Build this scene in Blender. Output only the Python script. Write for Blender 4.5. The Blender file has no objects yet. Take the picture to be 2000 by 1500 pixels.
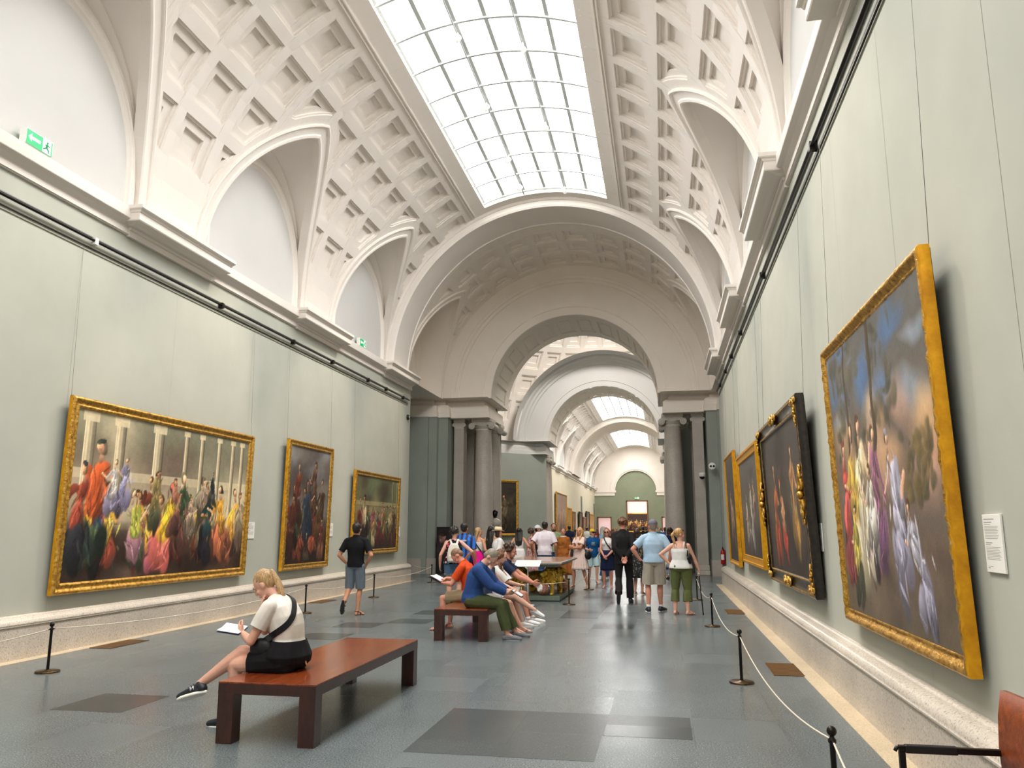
import bpy, bmesh, math, random
from mathutils import Vector, Matrix, noise as mnoise
import numpy as np
PI=math.pi
SC=bpy.context.scene
COL=SC.collection
X0=-3.15          # gallery axis
ZC=6.5            # springing level of the vaults
R0=5.0            # barrel vault radius
rnd=random.Random(7)

# ------------------------------------------------------------------ materials
def lin(c):
    return tuple((v/12.92 if v<=0.04045 else ((v+0.055)/1.055)**2.4) for v in c)
def rgb(r,g,b): return lin((r/255.,g/255.,b/255.))+(1.,)
MATS={}
class NT:
    def __init__(s,name):
        s.m=bpy.data.materials.new(name); s.m.use_nodes=True
        s.t=s.m.node_tree; s.n=s.t.nodes; s.l=s.t.links
        s.b=s.n['Principled BSDF']; s._c=None
        MATS[name]=s.m
    def new(s,t,**k):
        x=s.n.new(t)
        for a,b in k.items(): setattr(x,a,b)
        return x
    def co(s,kind='Object'):
        if s._c is None: s._c=s.new('ShaderNodeTexCoord')
        return s._c.outputs[kind]
    def noise(s,scale,detail=4,rough=.55,vec=None,dist=0):
        x=s.new('ShaderNodeTexNoise'); x.inputs['Scale'].default_value=scale
        x.inputs['Detail'].default_value=detail; x.inputs['Roughness'].default_value=rough
        x.inputs['Distortion'].default_value=dist
        s.l.new(vec or s.co(),x.inputs['Vector']); return x
    def voro(s,scale,vec=None,feat='F1'):
        x=s.new('ShaderNodeTexVoronoi'); x.feature=feat; x.inputs['Scale'].default_value=scale
        s.l.new(vec or s.co(),x.inputs['Vector']); return x
    def ramp(s,fac,stops,interp='LINEAR'):
        x=s.new('ShaderNodeValToRGB'); x.color_ramp.interpolation=interp
        e=x.color_ramp.elements
        while len(e)<len(stops): e.new(.5)
        for el,(p,c) in zip(e,stops): el.position=p; el.color=c
        s.l.new(fac,x.inputs['Fac']); return x.outputs['Color']
    def mix(s,fac,a,b,mode='MIX'):
        x=s.new('ShaderNodeMix',data_type='RGBA',blend_type=mode)
        for i,v in ((0,fac),(6,a),(7,b)):
            if hasattr(v,'links'): s.l.new(v,x.inputs[i])
            else: x.inputs[i].default_value=v
        return x.outputs[2]
    def math(s,op,a,b=None,c=None):
        x=s.new('ShaderNodeMath',operation=op)
        for i,v in enumerate((a,b,c)):
            if v is None: continue
            if hasattr(v,'links'): s.l.new(v,x.inputs[i])
            else: x.inputs[i].default_value=v
        return x.outputs[0]
    def mapping(s,scale=(1,1,1),rot=(0,0,0),loc=(0,0,0),vec=None):
        x=s.new('ShaderNodeMapping'); x.inputs['Scale'].default_value=scale
        x.inputs['Rotation'].default_value=rot; x.inputs['Location'].default_value=loc
        s.l.new(vec or s.co(),x.inputs['Vector']); return x.outputs[0]
    def sep(s,vec=None):
        x=s.new('ShaderNodeSeparateXYZ'); s.l.new(vec or s.co(),x.inputs[0]); return x.outputs
    def set(s,col=None,rough=None,metal=None,spec=None,bump=None,bstr=.2,bdist=.01,**k):
        b=s.b
        def put(nm,v):
            if v is None: return
            if hasattr(v,'links'): s.l.new(v,b.inputs[nm])
            else: b.inputs[nm].default_value=v
        put('Base Color',col); put('Roughness',rough); put('Metallic',metal); put('Specular IOR Level',spec)
        for a,v in k.items(): put(a.replace('_',' '),v)
        if bump is not None:
            x=s.new('ShaderNodeBump'); x.inputs['Strength'].default_value=bstr; x.inputs['Distance'].default_value=bdist
            s.l.new(bump,x.inputs['Height']); s.l.new(x.outputs[0],b.inputs['Normal'])
        return s.m
def flat(name,c,rough=.6,metal=0,spec=.4,**k):
    if name in MATS: return MATS[name]
    return NT(name).set(col=c,rough=rough,metal=metal,spec=spec,**k)
def soft(name,c,c2=None,scale=6,rough=.85,bump=.25,bscale=60,spec=.2):
    """cloth-like: two close tones in noise plus fine bump"""
    if name in MATS: return MATS[name]
    t=NT(name); n=t.noise(scale,3); c2=c2 or tuple(v*.82 for v in c[:3])+(1,)
    col=t.ramp(n.outputs['Fac'],[(.3,c2),(.65,c)])
    return t.set(col=col,rough=rough,spec=spec,bump=t.noise(bscale,2).outputs['Fac'],bstr=bump,bdist=.004)

def m_plaster(name,c,c2):
    t=NT(name); n=t.noise(.9,4); return t.set(col=t.ramp(n.outputs['Fac'],[(.3,c2),(.7,c)]),rough=.72,spec=.25,bump=t.noise(35,3).outputs['Fac'],bstr=.05)
m_plaster('plaster_cream',rgb(229,222,214),rgb(224,216,207))
m_plaster('plaster_white',rgb(203,201,198),rgb(199,197,193))
m_plaster('plaster_stone',rgb(242,233,222),rgb(237,227,215))
t=NT('wall_fabric'); n=t.noise(1.3,3); f=t.noise(240,2)
t.set(col=t.ramp(n.outputs['Fac'],[(.3,rgb(176,177,165)),(.7,rgb(183,184,172))]),rough=.8,spec=.2,bump=f.outputs['Fac'],bstr=.08)
t=NT('wall_far'); n=t.noise(1.0,3); t.set(col=t.ramp(n.outputs['Fac'],[(.3,rgb(206,196,172)),(.7,rgb(212,202,178))]),rough=.8,spec=.2)
t=NT('green_paint'); n=t.noise(1.0,3)
t.set(col=t.ramp(n.outputs['Fac'],[(.3,rgb(146,152,142)),(.7,rgb(153,159,149))]),rough=.6,spec=.3)
t=NT('end_green'); n=t.noise(1.0,3)
t.set(col=t.ramp(n.outputs['Fac'],[(.3,rgb(138,143,118)),(.7,rgb(146,151,126))]),rough=.7,spec=.3)
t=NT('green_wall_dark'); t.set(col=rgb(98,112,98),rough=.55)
def granite(name,base,dark,light,sc=70,rough=.35,spec=.5):
    t=NT(name); a=t.noise(sc,3,.7); v=t.voro(sc*1.6); b=t.noise(1.6,4)
    col=t.ramp(a.outputs['Fac'],[(.32,dark),(.47,base),(.6,base),(.74,light)])
    sp=t.ramp(v.outputs['Distance'],[(.0,(.55,.55,.55,1)),(.25,(1,1,1,1))])
    col=t.mix(.55,col,sp,'MULTIPLY'); big=t.ramp(b.outputs['Fac'],[(.3,(.86,.85,.84,1)),(.7,(1.06,1.05,1.04,1))])
    col=t.mix(1.,col,big,'MULTIPLY')
    return t.set(col=col,rough=rough,spec=spec,bump=a.outputs['Fac'],bstr=.04)
granite('granite_beige',rgb(200,190,177),rgb(142,132,121),rgb(232,224,212),55,.42)
granite('granite_polished_top',rgb(212,202,188),rgb(156,146,134),rgb(240,232,220),60,.22)
granite('granite_curb',rgb(206,188,158),rgb(160,142,114),rgb(230,216,190),60,.4)
granite('granite_grey',rgb(184,176,166),rgb(134,127,120),rgb(216,209,200),60,.4)
granite('granite_column',rgb(196,187,177),rgb(146,138,130),rgb(226,219,210),60,.34)
granite('granite_light',rgb(192,184,172),rgb(160,152,142),rgb(222,216,206),40,.5)
def floor_mat(name,base,dark,light,rough):
    t=NT(name); a=t.noise(85,2,.7); b=t.noise(.6,2); st=t.noise(3.0,4,vec=t.mapping((2.2,.5,1)),dist=.8)
    col=t.ramp(a.outputs['Fac'],[(.30,dark),(.46,base),(.58,base),(.75,light)])
    col=t.mix(1.,col,t.ramp(b.outputs['Fac'],[(.3,(.88,.88,.87,1)),(.7,(1.08,1.08,1.06,1))]),'MULTIPLY')
    col=t.mix(1.,col,t.ramp(st.outputs['Fac'],[(.35,(.96,.96,.96,1)),(.6,(1.02,1.02,1.02,1))]),'MULTIPLY')
    # joints of the slab grid
    s=t.sep()
    def joint(v,off,per,w):
        fr=t.math('FRACT',t.math('DIVIDE',t.math('ADD',v,off),per))
        return t.math('LESS_THAN',t.math('MINIMUM',fr,t.math('SUBTRACT',1.,fr)),w/per)
    # brick offset by column
    colid=t.math('FLOOR',t.math('DIVIDE',t.math('ADD',s[0],-X0-.515+70.5),.705))
    off=t.math('MULTIPLY',t.math('FRACT',t.math('MULTIPLY',colid,.5)),.735)
    jy=joint(t.math('ADD',s[1],off),-5.94+73.5,.735,.0016); jx=joint(s[0],-X0-.515+70.5,.705,.0016)
    j=t.math('MAXIMUM',jx,jy); nn=t.noise(.7,2)
    j=t.math('MULTIPLY',j,t.math('GREATER_THAN',nn.outputs['Fac'],.52))
    col=t.mix(t.math('MULTIPLY',j,.6),col,rgb(62,60,56))
    tid=t.new('ShaderNodeTexWhiteNoise'); tid.noise_dimensions='2D'
    cmb=t.new('ShaderNodeCombineXYZ'); t.l.new(colid,cmb.inputs[0])
    t.l.new(t.math('FLOOR',t.math('DIVIDE',t.math('ADD',t.math('ADD',s[1],off),-5.94+73.5),.735)),cmb.inputs[1])
    t.l.new(cmb.outputs[0],tid.inputs['Vector'])
    col=t.mix(1.,col,t.ramp(tid.outputs['Value'],[(0,(.965,.965,.965,1)),(1,(1.03,1.03,1.03,1))]),'MULTIPLY')
    rr=t.math('ADD',t.math('MULTIPLY',tid.outputs['Value'],.06),rough-.03)
    return t.set(col=col,rough=rr,spec=.5)
floor_mat('floor_granite',rgb(103,111,113),rgb(50,55,57),rgb(172,178,178),.25)
floor_mat('floor_granite_dark',rgb(72,79,80),rgb(38,43,44),rgb(112,119,119),.23)
flat('black_metal',rgb(38,34,32),.35,.7)
t=NT('bronze'); t.set(col=t.ramp(t.noise(25,3).outputs['Fac'],[(.35,rgb(58,46,34)),(.7,rgb(98,78,52))]),rough=.35,metal=.85)
flat('dark_metal',rgb(52,50,48),.4,.8)
flat('white_plastic',rgb(238,236,230),.4)
flat('black_plastic',rgb(22,22,24),.4)
flat('track_grey',rgb(120,124,122),.4,.6)
flat('skylight_bar',rgb(196,200,198),.6)
flat('skylight_curb',rgb(244,240,232),.6)
t=NT('grate_brass'); t.set(col=rgb(150,110,66),rough=.4,metal=.7)
flat('grate_hole',rgb(24,20,16),.8)
t=NT('gold_leaf'); v=t.noise(18,5,.65)
t.set(col=t.ramp(v.outputs['Fac'],[(.28,rgb(118,80,30)),(.46,rgb(192,142,56)),(.62,rgb(222,176,82)),(.8,rgb(250,228,160))]),rough=.38,metal=.72,spec=.6,bump=t.noise(55,4).outputs['Fac'],bstr=.45,bdist=.02)
t=NT('gold_flat'); v=t.noise(6,4,.65,vec=t.mapping((8,1,1)))
t.set(col=t.ramp(v.outputs['Fac'],[(.3,rgb(190,128,8)),(.6,rgb(226,162,16)),(.85,rgb(240,188,48))]),rough=.42,metal=.45,spec=.5)
t=NT('gold_bright'); v=t.noise(9,5)
t.set(col=t.ramp(v.outputs['Fac'],[(.3,rgb(176,128,34)),(.5,rgb(222,176,58)),(.75,rgb(252,226,124))]),rough=.34,metal=.55,bump=t.noise(40,3).outputs['Fac'],bstr=.3,bdist=.02)
t=NT('frame_black'); t.set(col=t.ramp(t.noise(20,3).outputs['Fac'],[(.4,rgb(20,17,14)),(.7,rgb(44,36,28))]),rough=.3)
def wood(name,c1,c2,c3,rough,sc=(14,1.2,14)):
    t=NT(name); v=t.mapping(sc); n=t.noise(1.6,5,.6,vec=v,dist=1.4); w=t.noise(9,3,.6,vec=v)
    col=t.ramp(n.outputs['Fac'],[(.3,c1),(.5,c2),(.72,c3)])
    col=t.mix(.35,col,t.ramp(w.outputs['Fac'],[(.35,c1),(.65,c3)]))
    return t.set(col=col,rough=rough,spec=.5,Coat_Weight=.35,Coat_Roughness=.12)
wood('bench_wood',rgb(88,34,14),rgb(128,54,22),rgb(162,78,34),.22,(6,.8,6))
wood('bench_wood_dark',rgb(40,18,13),rgb(58,26,18),rgb(76,36,24),.3,(5,5,1))
wood('door_wood',rgb(92,54,26),rgb(128,80,42),rgb(150,98,56),.4)
t=NT('leather'); t.set(col=t.ramp(t.noise(30,4).outputs['Fac'],[(.35,rgb(110,48,14)),(.7,rgb(148,70,24))]),rough=.4,bump=t.noise(160,3).outputs['Fac'],bstr=.2)
flat('sign_green',rgb(10,150,90),.4)
flat('sign_white',rgb(240,244,240),.4)
flat('red_enamel',rgb(176,22,30),.25)
flat('print_grey',rgb(150,148,146),.7)
flat('card_white',rgb(238,235,228),.6)
flat('rope_cream',rgb(214,204,186),.8)
flat('wire_grey',rgb(120,122,116),.5,.4)
flat('bright_room',rgb(238,222,222),.9)
t=NT('skylight_glass')
e=t.new('ShaderNodeEmission'); e.inputs['Color'].default_value=(1.0,.992,.985,1); e.inputs['Strength'].default_value=11.4
t.l.new(e.outputs[0],t.n['Material Output'].inputs['Surface'])
def M(*names): return [MATS[n] for n in names]

# ------------------------------------------------------------------ mesh helper
class MB:
    def __init__(s): s.v=[]; s.f=[]; s.mi=[]; s.sm=[]
    def vert(s,p): s.v.append(tuple(p)); return len(s.v)-1
    def face(s,idx,m=0,sm=False): s.f.append(tuple(idx)); s.mi.append(m); s.sm.append(sm)
    def poly(s,pts,m=0,sm=False): s.face([s.vert(p) for p in pts],m,sm)
    def box(s,x0,x1,y0,y1,z0,z1,m=0,M_=None):
        P=[(x0,y0,z0),(x1,y0,z0),(x1,y1,z0),(x0,y1,z0),(x0,y0,z1),(x1,y0,z1),(x1,y1,z1),(x0,y1,z1)]
        if M_ is not None: P=[M_@Vector(p) for p in P]
        b=len(s.v); s.v+= [tuple(p) for p in P]
        for q in ((0,3,2,1),(4,5,6,7),(0,1,5,4),(1,2,6,5),(2,3,7,6),(3,0,4,7)): s.face([b+i for i in q],m)
    def cbox(s,c,d,m=0,M_=None):
        s.box(c[0]-d[0]/2,c[0]+d[0]/2,c[1]-d[1]/2,c[1]+d[1]/2,c[2]-d[2]/2,c[2]+d[2]/2,m,M_)
    def grid(s,rows,m=0,sm=True,closed=False,mfun=None):
        """rows: list of equal-length point lists"""
        n=len(rows[0]); b=len(s.v)
        for r in rows: s.v+=[tuple(p) for p in r]
        for i in range(len(rows)-1):
            for j in range(n if closed else n-1):
                k=(j+1)%n
                s.face((b+i*n+j,b+i*n+k,b+(i+1)*n+k,b+(i+1)*n+j),mfun(i,j) if mfun else m,sm)
    def lathe(s,prof,c=(0,0,0),n=24,m=0,sm=True,M_=None):
        rows=[]
        for r,z in prof:
            row=[Vector((c[0]+r*math.cos(2*PI*i/n),c[1]+r*math.sin(2*PI*i/n),c[2]+z)) for i in range(n)]
            if M_ is not None: row=[M_@p for p in row]
            rows.append(row)
        s.grid(rows,m,sm,True)
    def tube(s,pts,r,n=8,m=0,sm=True,cap=True):
        pts=[Vector(p) for p in pts]; rows=[]; up=None
        for i,p in enumerate(pts):
            d=(pts[min(i+1,len(pts)-1)]-pts[max(i-1,0)]).normalized()
            if up is None: up=d.orthogonal().normalized()
            a=(up-d*up.dot(d)); a=a.normalized() if a.length>1e-6 else d.orthogonal().normalized(); up=a; b=d.cross(a)
            rr=r[i] if isinstance(r,(list,tuple)) else r
            rows.append([p+(a*math.cos(2*PI*k/n)+b*math.sin(2*PI*k/n))*rr for k in range(n)])
        s.grid(rows,m,sm,True)
        if cap:
            b=len(s.v)-n*len(rows); s.face([b+k for k in range(n)][::-1],m); s.face([b+(len(rows)-1)*n+k for k in range(n)],m)
    def sphere(s,c,r,n=16,k=10,m=0,sq=(1,1,1),M_=None):
        rows=[]
        for i in range(k+1):
            a=-PI/2+PI*i/k; rr=math.cos(a)*r if 0<i<k else r*1e-3
            row=[Vector((c[0]+rr*math.cos(2*PI*j/n)*sq[0],c[1]+rr*math.sin(2*PI*j/n)*sq[1],c[2]+r*math.sin(a)*sq[2])) for j in range(n)]
            if M_ is not None: row=[M_@p for p in row]
            rows.append(row)
        s.grid(rows,m,True,True)
    def extrude(s,prof,axis,a,b,m=0,sm=False,closed=False):
        """prof: list of (p,q) ; axis 'y': (x,z) profile swept from y=a to y=b ; 'x': (y,z)"""
        f=(lambda p,t:(p[0],t,p[1])) if axis=='y' else ((lambda p,t:(t,p[0],p[1])) if axis=='x' else (lambda p,t:(p[0],p[1],t)))
        s.grid([[f(p,a) for p in prof],[f(p,b) for p in prof]],m,sm,closed)
    def obj(s,name,mats,parent=None,kind=None,auto=None,bev=None):
        me=bpy.data.meshes.new(name); me.from_pydata(s.v,[],s.f)
        for x in (mats if isinstance(mats,(list,tuple)) else [mats]):
            me.materials.append(MATS[x] if isinstance(x,str) else x)
        me.polygons.foreach_set('material_index',s.mi); me.polygons.foreach_set('use_smooth',s.sm)
        me.update()
        o=bpy.data.objects.new(name,me); COL.objects.link(o)
        if parent is not None: o.parent=parent; o.matrix_parent_inverse=Matrix.Identity(4)
        if kind: o['kind']=kind
        if bev:
            md=o.modifiers.new('Bevel','BEVEL'); md.width=bev; md.segments=2; md.limit_method='ANGLE'; md.angle_limit=.6
        return o
def tag(o,label,cat,group=None,kind=None):
    o['label']=label; o['category']=cat
    if group: o['group']=group
    if kind: o['kind']=kind
    return o
def empty(name,loc=(0,0,0),rz=0,label=None,cat=None,group=None):
    o=bpy.data.objects.new(name,None); COL.objects.link(o); o.location=loc; o.rotation_euler=(0,0,rz); o.empty_display_size=.1
    if label: tag(o,label,cat,group)
    return o
def copy_tree(o,parent=None):
    c=o.copy(); COL.objects.link(c); c.parent=parent
    for ch in list(o.children): copy_tree(ch,c)
    return c
def recalc(o):
    bm=bmesh.new(); bm.from_mesh(o.data); bmesh.ops.remove_doubles(bm,verts=bm.verts,dist=1e-4); bmesh.ops.recalc_face_normals(bm,faces=bm.faces); bm.to_mesh(o.data); bm.free(); return o
# ------------------------------------------------------------------ the building
BAY=5.87; PIER0=11.64          # pier centres at PIER0+k*BAY, lunette centres half a bay on
D2=180/PI
def coffer_field(mb,P,ylines,amin,G,rows,m=0,astep=5.,LV=((0.,.03,.24),(.04,.07,.29),(.19,.135,.45))):
    """P(a,y,h)->point. rows: list of (a0,a1,y0,y1). G(y): largest a kept. depths grow outward."""
    # LV: inset m, depth m, distance kept from the lunette rib m
    inset=lambda x:x/R0*D2
    prof=[]
    def profile(ya,yb):
        """[(a_at_ya,a_at_yb,height of the segment that ends here)]"""
        ym=(ya+yb)/2; segs=[]; cur=(amin,amin)
        cells=sorted(r for r in rows if r[2]-1e-6<=ym<=r[3]+1e-6)
        ga,gb=G(ya),G(yb)
        out=[]
        def push(a,b,h): out.append((min(max(a,amin),ga),min(max(b,amin),gb),h))
        for (a0,a1,y0,y1) in cells:
            lv=[(i,d,k) for (i,d,k) in LV if y0+i-1e-6<=ym<=y1-i+1e-6]
            hi=[]; 
            def bound(g,i,k): return min(a1-inset(i),g-(inset(k) if g<89.9 else 0))
            los=[];his=[]
            for q,(i,d,k) in enumerate(lv):
                la,lb=a0+inset(i),a0+inset(i); ha,hb=bound(ga,i,k),bound(gb,i,k)
                ha=max(ha,la);hb=max(hb,lb)
                if q: 
                    la=min(la,his[-1][0]);lb=min(lb,his[-1][1]); ha=max(la,min(ha,his[-1][0])); hb=max(lb,min(hb,his[-1][1]))
                los.append((la,lb));his.append((ha,hb))
            h=0.
            for (i,d,k),l in zip(lv,los): push(l[0],l[1],h); h=d
            for q in range(len(lv)-1,-1,-1):
                push(his[q][0],his[q][1],h); h=lv[q-1][1] if q else 0.
        out.append((ga,gb,0.))
        return out
    last=None
    for ya,yb in zip(ylines[:-1],ylines[1:]):
        pr=profile(ya,yb); ca=(amin,amin)
        for i,(a,b,h) in enumerate(pr):
            if max(a-ca[0],b-ca[1])>1e-6:
                n=max(1,int(math.ceil(max(a-ca[0],b-ca[1])/astep)))
                r0=[P(ca[0]+(a-ca[0])*q/n,ya,h) for q in range(n+1)]; r1=[P(ca[1]+(b-ca[1])*q/n,yb,h) for q in range(n+1)]
                mb.grid([r0,r1],m,False)
            if i+1<len(pr) and abs(pr[i+1][2]-h)>1e-6:
                mb.poly([P(a,ya,h),P(b,yb,h),P(b,yb,pr[i+1][2]),P(a,ya,pr[i+1][2])],m)
            ca=(a,b)
        if last is not None:
            A=[(x[1],x[2]) for x in last]; B=[(x[0],x[2]) for x in pr]
            bps=sorted(set([round(x[0],6) for x in A+B]+[amin]))
            def hat(L,a):
                for e,h in L:
                    if a<e-1e-9: return h
                return None
            for p,q in zip(bps[:-1],bps[1:]):
                if q-p<1e-5: continue
                h1,h2=hat(A,(p+q)/2),hat(B,(p+q)/2)
                if h1 is None or h2 is None or abs(h1-h2)<1e-6: continue
                n=max(1,int(math.ceil((q-p)/astep)))
                mb.grid([[P(p+(q-p)*k/n,ya,h1) for k in range(n+1)],[P(p+(q-p)*k/n,ya,h2) for k in range(n+1)]],m,False)
        last=pr
def groin(t,d,w):
    """plan line of a lunette rib: distance from the springing line at offset t*w"""
    return d*(1-abs(t)**1.28)
def a_of(xp): return math.asin(min(1,max(0,(R0-xp)/R0)))*D2
OW,OD=2.26,1.46      # outer edge of lunette rib: half width, depth in plan
IW,ID=1.98,1.20      # inner edge
def barrel_P(sgn):
    def P(a,y,h):
        r=R0+h; a=a/D2; return (X0+sgn*r*math.sin(a),y,ZC+r*math.cos(a))
    return P
def lunette_parts(mb,sgn,yc,hw=1.,wallu=5.0,fine=20):
    """rib, reveal, penetration vault and blind arch wall of one lunette"""
    def rib(s,f,h):    # s in -1..1
        w=OW+(IW-OW)*f; d=OD+(ID-OD)*f
        y=yc+s*w*hw; xp=groin(s,d,w); a=math.asin(max(0,min(1,(R0-xp)/R0))); r=R0+h
        return Vector((X0+sgn*r*math.sin(a),y,ZC+r*math.cos(a)))
    ss=[]
    for i in range(-fine,fine+1):
        t=i/fine; ss.append(math.copysign(1-(1-abs(t))**1.6,t))
    prof=[(0,0),(0,-.045),(.10,-.06),(.2,-.045),(.24,-.02),(.72,-.02),(.76,-.05),(.9,-.06),(1,-.045),(1,.16)]
    rows=[[rib(s,f,h) for s in ss] for f,h in prof]
    for k in range(len(rows)-1): mb.grid([rows[k],rows[k+1]],0,False)
    inner=rows[-1]
    # wall arch
    n=len(ss); wa=[]
    Rw=1.98*hw; zs=7.25
    L=[0]
    for i in range(1,n): L.append(L[-1]+(inner[i]-inner[i-1]).length)
    tot=2*(zs-ZC)+PI*Rw*1.05
    def wpt(q,u=wallu,rr=Rw,zz=0):
        d=q*tot
        if d<zs-ZC: return Vector((X0+sgn*u,yc-rr,ZC+d))
        if d>tot-(zs-ZC): return Vector((X0+sgn*u,yc+rr,ZC+tot-d))
        p=(d-(zs-ZC))/(tot-2*(zs-ZC))*PI
        return Vector((X0+sgn*u,yc-rr*math.cos(p),zs+(rr*1.1)*math.sin(p)+zz))
    wall=[wpt(L[i]/L[-1]) for i in range(n)]
    mid=[inner[i].lerp(wall[i],.5) for i in range(n)]
    # a narrow raised band where the penetration meets the wall
    e0=[inner[i].lerp(wall[i],.80) for i in range(n)]
    mb.grid([inner,mid,e0],0,True)
    off=Vector((-sgn*.0,0,-.0))
    e1=[p+Vector((0,(yc-p.y)*.02,-.03)) for p in e0]
    w1=[wpt(L[i]/L[-1],wallu,Rw-.05,-.03) for i in range(n)]
    mb.grid([e0,e1],0,False); mb.grid([e1,w1],0,True)
    # wall with ring mouldings
    u=wallu
    def ring(rr,uu): return [Vector((X0+sgn*uu,p.y*0+yc+(p.y-yc)*rr,ZC+(p.z-ZC)*(.04+.96*rr))) for p in w1]
    pr=[(1.0,u),(.975,u),(.97,u-.02),(.955,u-.025),(.945,u-.01),(.93,u-.01),(.92,u+.02),(.905,u+.05)]
    rr=[ring(a,b) for a,b in pr]
    for k in range(len(rr)-1): mb.grid([rr[k],rr[k+1]],0,False)
    last=rr[-1]; base=[Vector((p.x,p.y,ZC-.05)) for p in last]
    mb.grid([last,base],1,False)
    return
def vault(name,y0,y1,sky,lun,rowspec,ymin_c=None,ymax_c=None,near=True,mats=('plaster_cream','plaster_white'),amin=21.6,wallu=5.0):
    """barrel vault; sky: list of (ya,yb) openings; lun: lunette centres; rowspec: coffer angle rows"""
    for sgn,sd in ((-1,'left'),(1,'right')):
        mb=MB(); P=barrel_P(sgn)
        rows=[]; k0=int(math.floor((y0-10.005)/1.174))
        k=k0
        while True:
            c0=10.005+1.174*k; c1=c0+.925
            if c0>(ymax_c or y1): break
            if c0>=(ymin_c or y0)+.08 and c1<=(ymax_c or y1)-.08:
                for a0,a1 in rowspec: rows.append((a0,a1,c0,c1))
            k+=1
        yl={y0,y1}
        for r in rows:
            for i in (0,.04,.19): yl.add(round(r[2]+i,4)); yl.add(round(r[3]-i,4))
        st=.11 if near else .3
        for c in lun:
            n=int(OW/st)
            for i in range(-n,n+1):
                if y0<c+i*OW/n<y1: yl.add(round(c+i*OW/n,4))
        yl=sorted(yl); L=[yl[0]]
        for v in yl[1:]:
            if v-L[-1]>.004: L.append(v)
        def G(y):
            for c in lun:
                if abs(y-c)<OW-1e-6: return a_of(groin((y-c)/OW,OD,OW))
            return 90.
        # split by skylight opening
        coffer_field(mb,P,L,amin,G,rows,0,5. if near else 7.5)
        # crown strip outside the skylight openings
        segs=[]; cur=y0
        for a,b in sky:
            if a>cur: segs.append((cur,a))
            cur=b
        if cur<y1: segs.append((cur,y1))
        for a,b in segs:
            if amin>0: mb.grid([[P(amin*q/5,a,0) for q in range(6)],[P(amin*q/5,b,0) for q in range(6)]],0,True)
        # moulding beside the skylight
        for f0,f1 in ((26.0,26.35),(26.9,27.15)):
            for a,b in sky:
                ya,yb=a-.05,min(b+.25,y1)
                pr=[(f0,0),(f0,-.03),(f1,-.03),(f1,0)]
                mb.grid([[P(q,ya,h) for q,h in pr],[P(q,yb,h) for q,h in pr]],0,False)
        o=mb.obj('ceiling',M(*mats),kind='structure')
        m2=MB()
        for c in lun: lunette_parts(m2,sgn,c,fine=20 if near else 9,wallu=wallu)
        if lun: m2.obj('ceiling',M(*mats),kind='structure')
ROWS=[(29.6,39.0),(41.6,50.6),(53.6,62.9),(65.6,75.0)]
BAYS=[PIER0+BAY*(k+.5) for k in range(-4,2)]      # lunette centres ... 8.7, 14.57, 20.44
PIERS=[PIER0+BAY*k for k in range(-3,3)]
YB=-7.5
vault('g1',YB,22.8,[(YB+.8,22.08)],[c for c in BAYS if c-OW>YB],ROWS,ymax_c=22.75)

def arch_sweep(mb,prof,zc=ZC,x0=X0,a0=-90,a1=90,n=48,m=0,sm=False,mf=None,axis='y'):
    """prof: list of (radius, position along the axis)"""
    for k in range(len(prof)-1):
        (r,y),(r2,y2)=prof[k],prof[k+1]
        A=[];B=[]
        for i in range(n+1):
            a=(a0+(a1-a0)*i/n)/D2
            A.append((x0+r*math.sin(a),y,zc+r*math.cos(a))); B.append((x0+r2*math.sin(a),y2,zc+r2*math.cos(a)))
        mb.grid([A,B],mf[k] if mf else m,abs(r-r2)<.02 if not sm else True)
# skylights
def skylight(n,ya,yb,cross=1.165,detail=True):
    Rg=5.15; mb=MB()
    def P(a,y,r=Rg): a=a/D2; return (X0+r*math.sin(a),y,ZC+r*math.cos(a))
    N=6
    # curb
    for s in (-1,1):
        mb.grid([[P(s*21.6,ya,R0),P(s*21.6,yb,R0)],[P(s*21.4,ya,Rg+.05),P(s*21.4,yb,Rg+.05)]],1,False)
    for y in (ya,yb):
        mb.grid([[P(-21.6+43.2*i/12,y,R0) for i in range(13)],[P(-21.6+43.2*i/12,y,Rg+.05) for i in range(13)]],1,False)
    w=mb.obj('window_%d'%n,M('skylight_bar','skylight_curb'),kind='structure')
    # panes: one curved sheet of milky glass
    g=MB(); g.grid([[P(-21.6+43.2*i/18,y,Rg+.03) for i in range(19)] for y in (ya,yb)],0,True)
    g.obj('glass',M('skylight_glass'),w)
    b=MB(); wd=.045
    def bar_long(a,wd,dp):
        h=wd/2/Rg*D2; pr=[(a-h,Rg+.03),(a-h,Rg-dp),(a+h,Rg-dp),(a+h,Rg+.03)]
        b.grid([[P(q,ya,r) for q,r in pr],[P(q,yb,r) for q,r in pr]],0,False)
    for k in range(-2,3): bar_long(k*7.0,.085,.02)
    for s in (-1,1): bar_long(s*21.0,.06,.02)
    y=yb-.06; k=0
    while y>ya:
        pr=[(y-.03,Rg+.03),(y-.03,Rg-.06),(y+.03,Rg-.06),(y+.03,Rg+.03)]
        for q in range(3):
            b.grid([[P(-21.4+42.8*i/18,pr[q][0],pr[q][1]) for i in range(19)],[P(-21.4+42.8*i/18,pr[q+1][0],pr[q+1][1]) for i in range(19)]],0,False)
        y-=cross
    b.obj('glazing_bar',M('skylight_bar'),w)
    return w
skylight(1,YB+.8,22.08)

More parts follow.
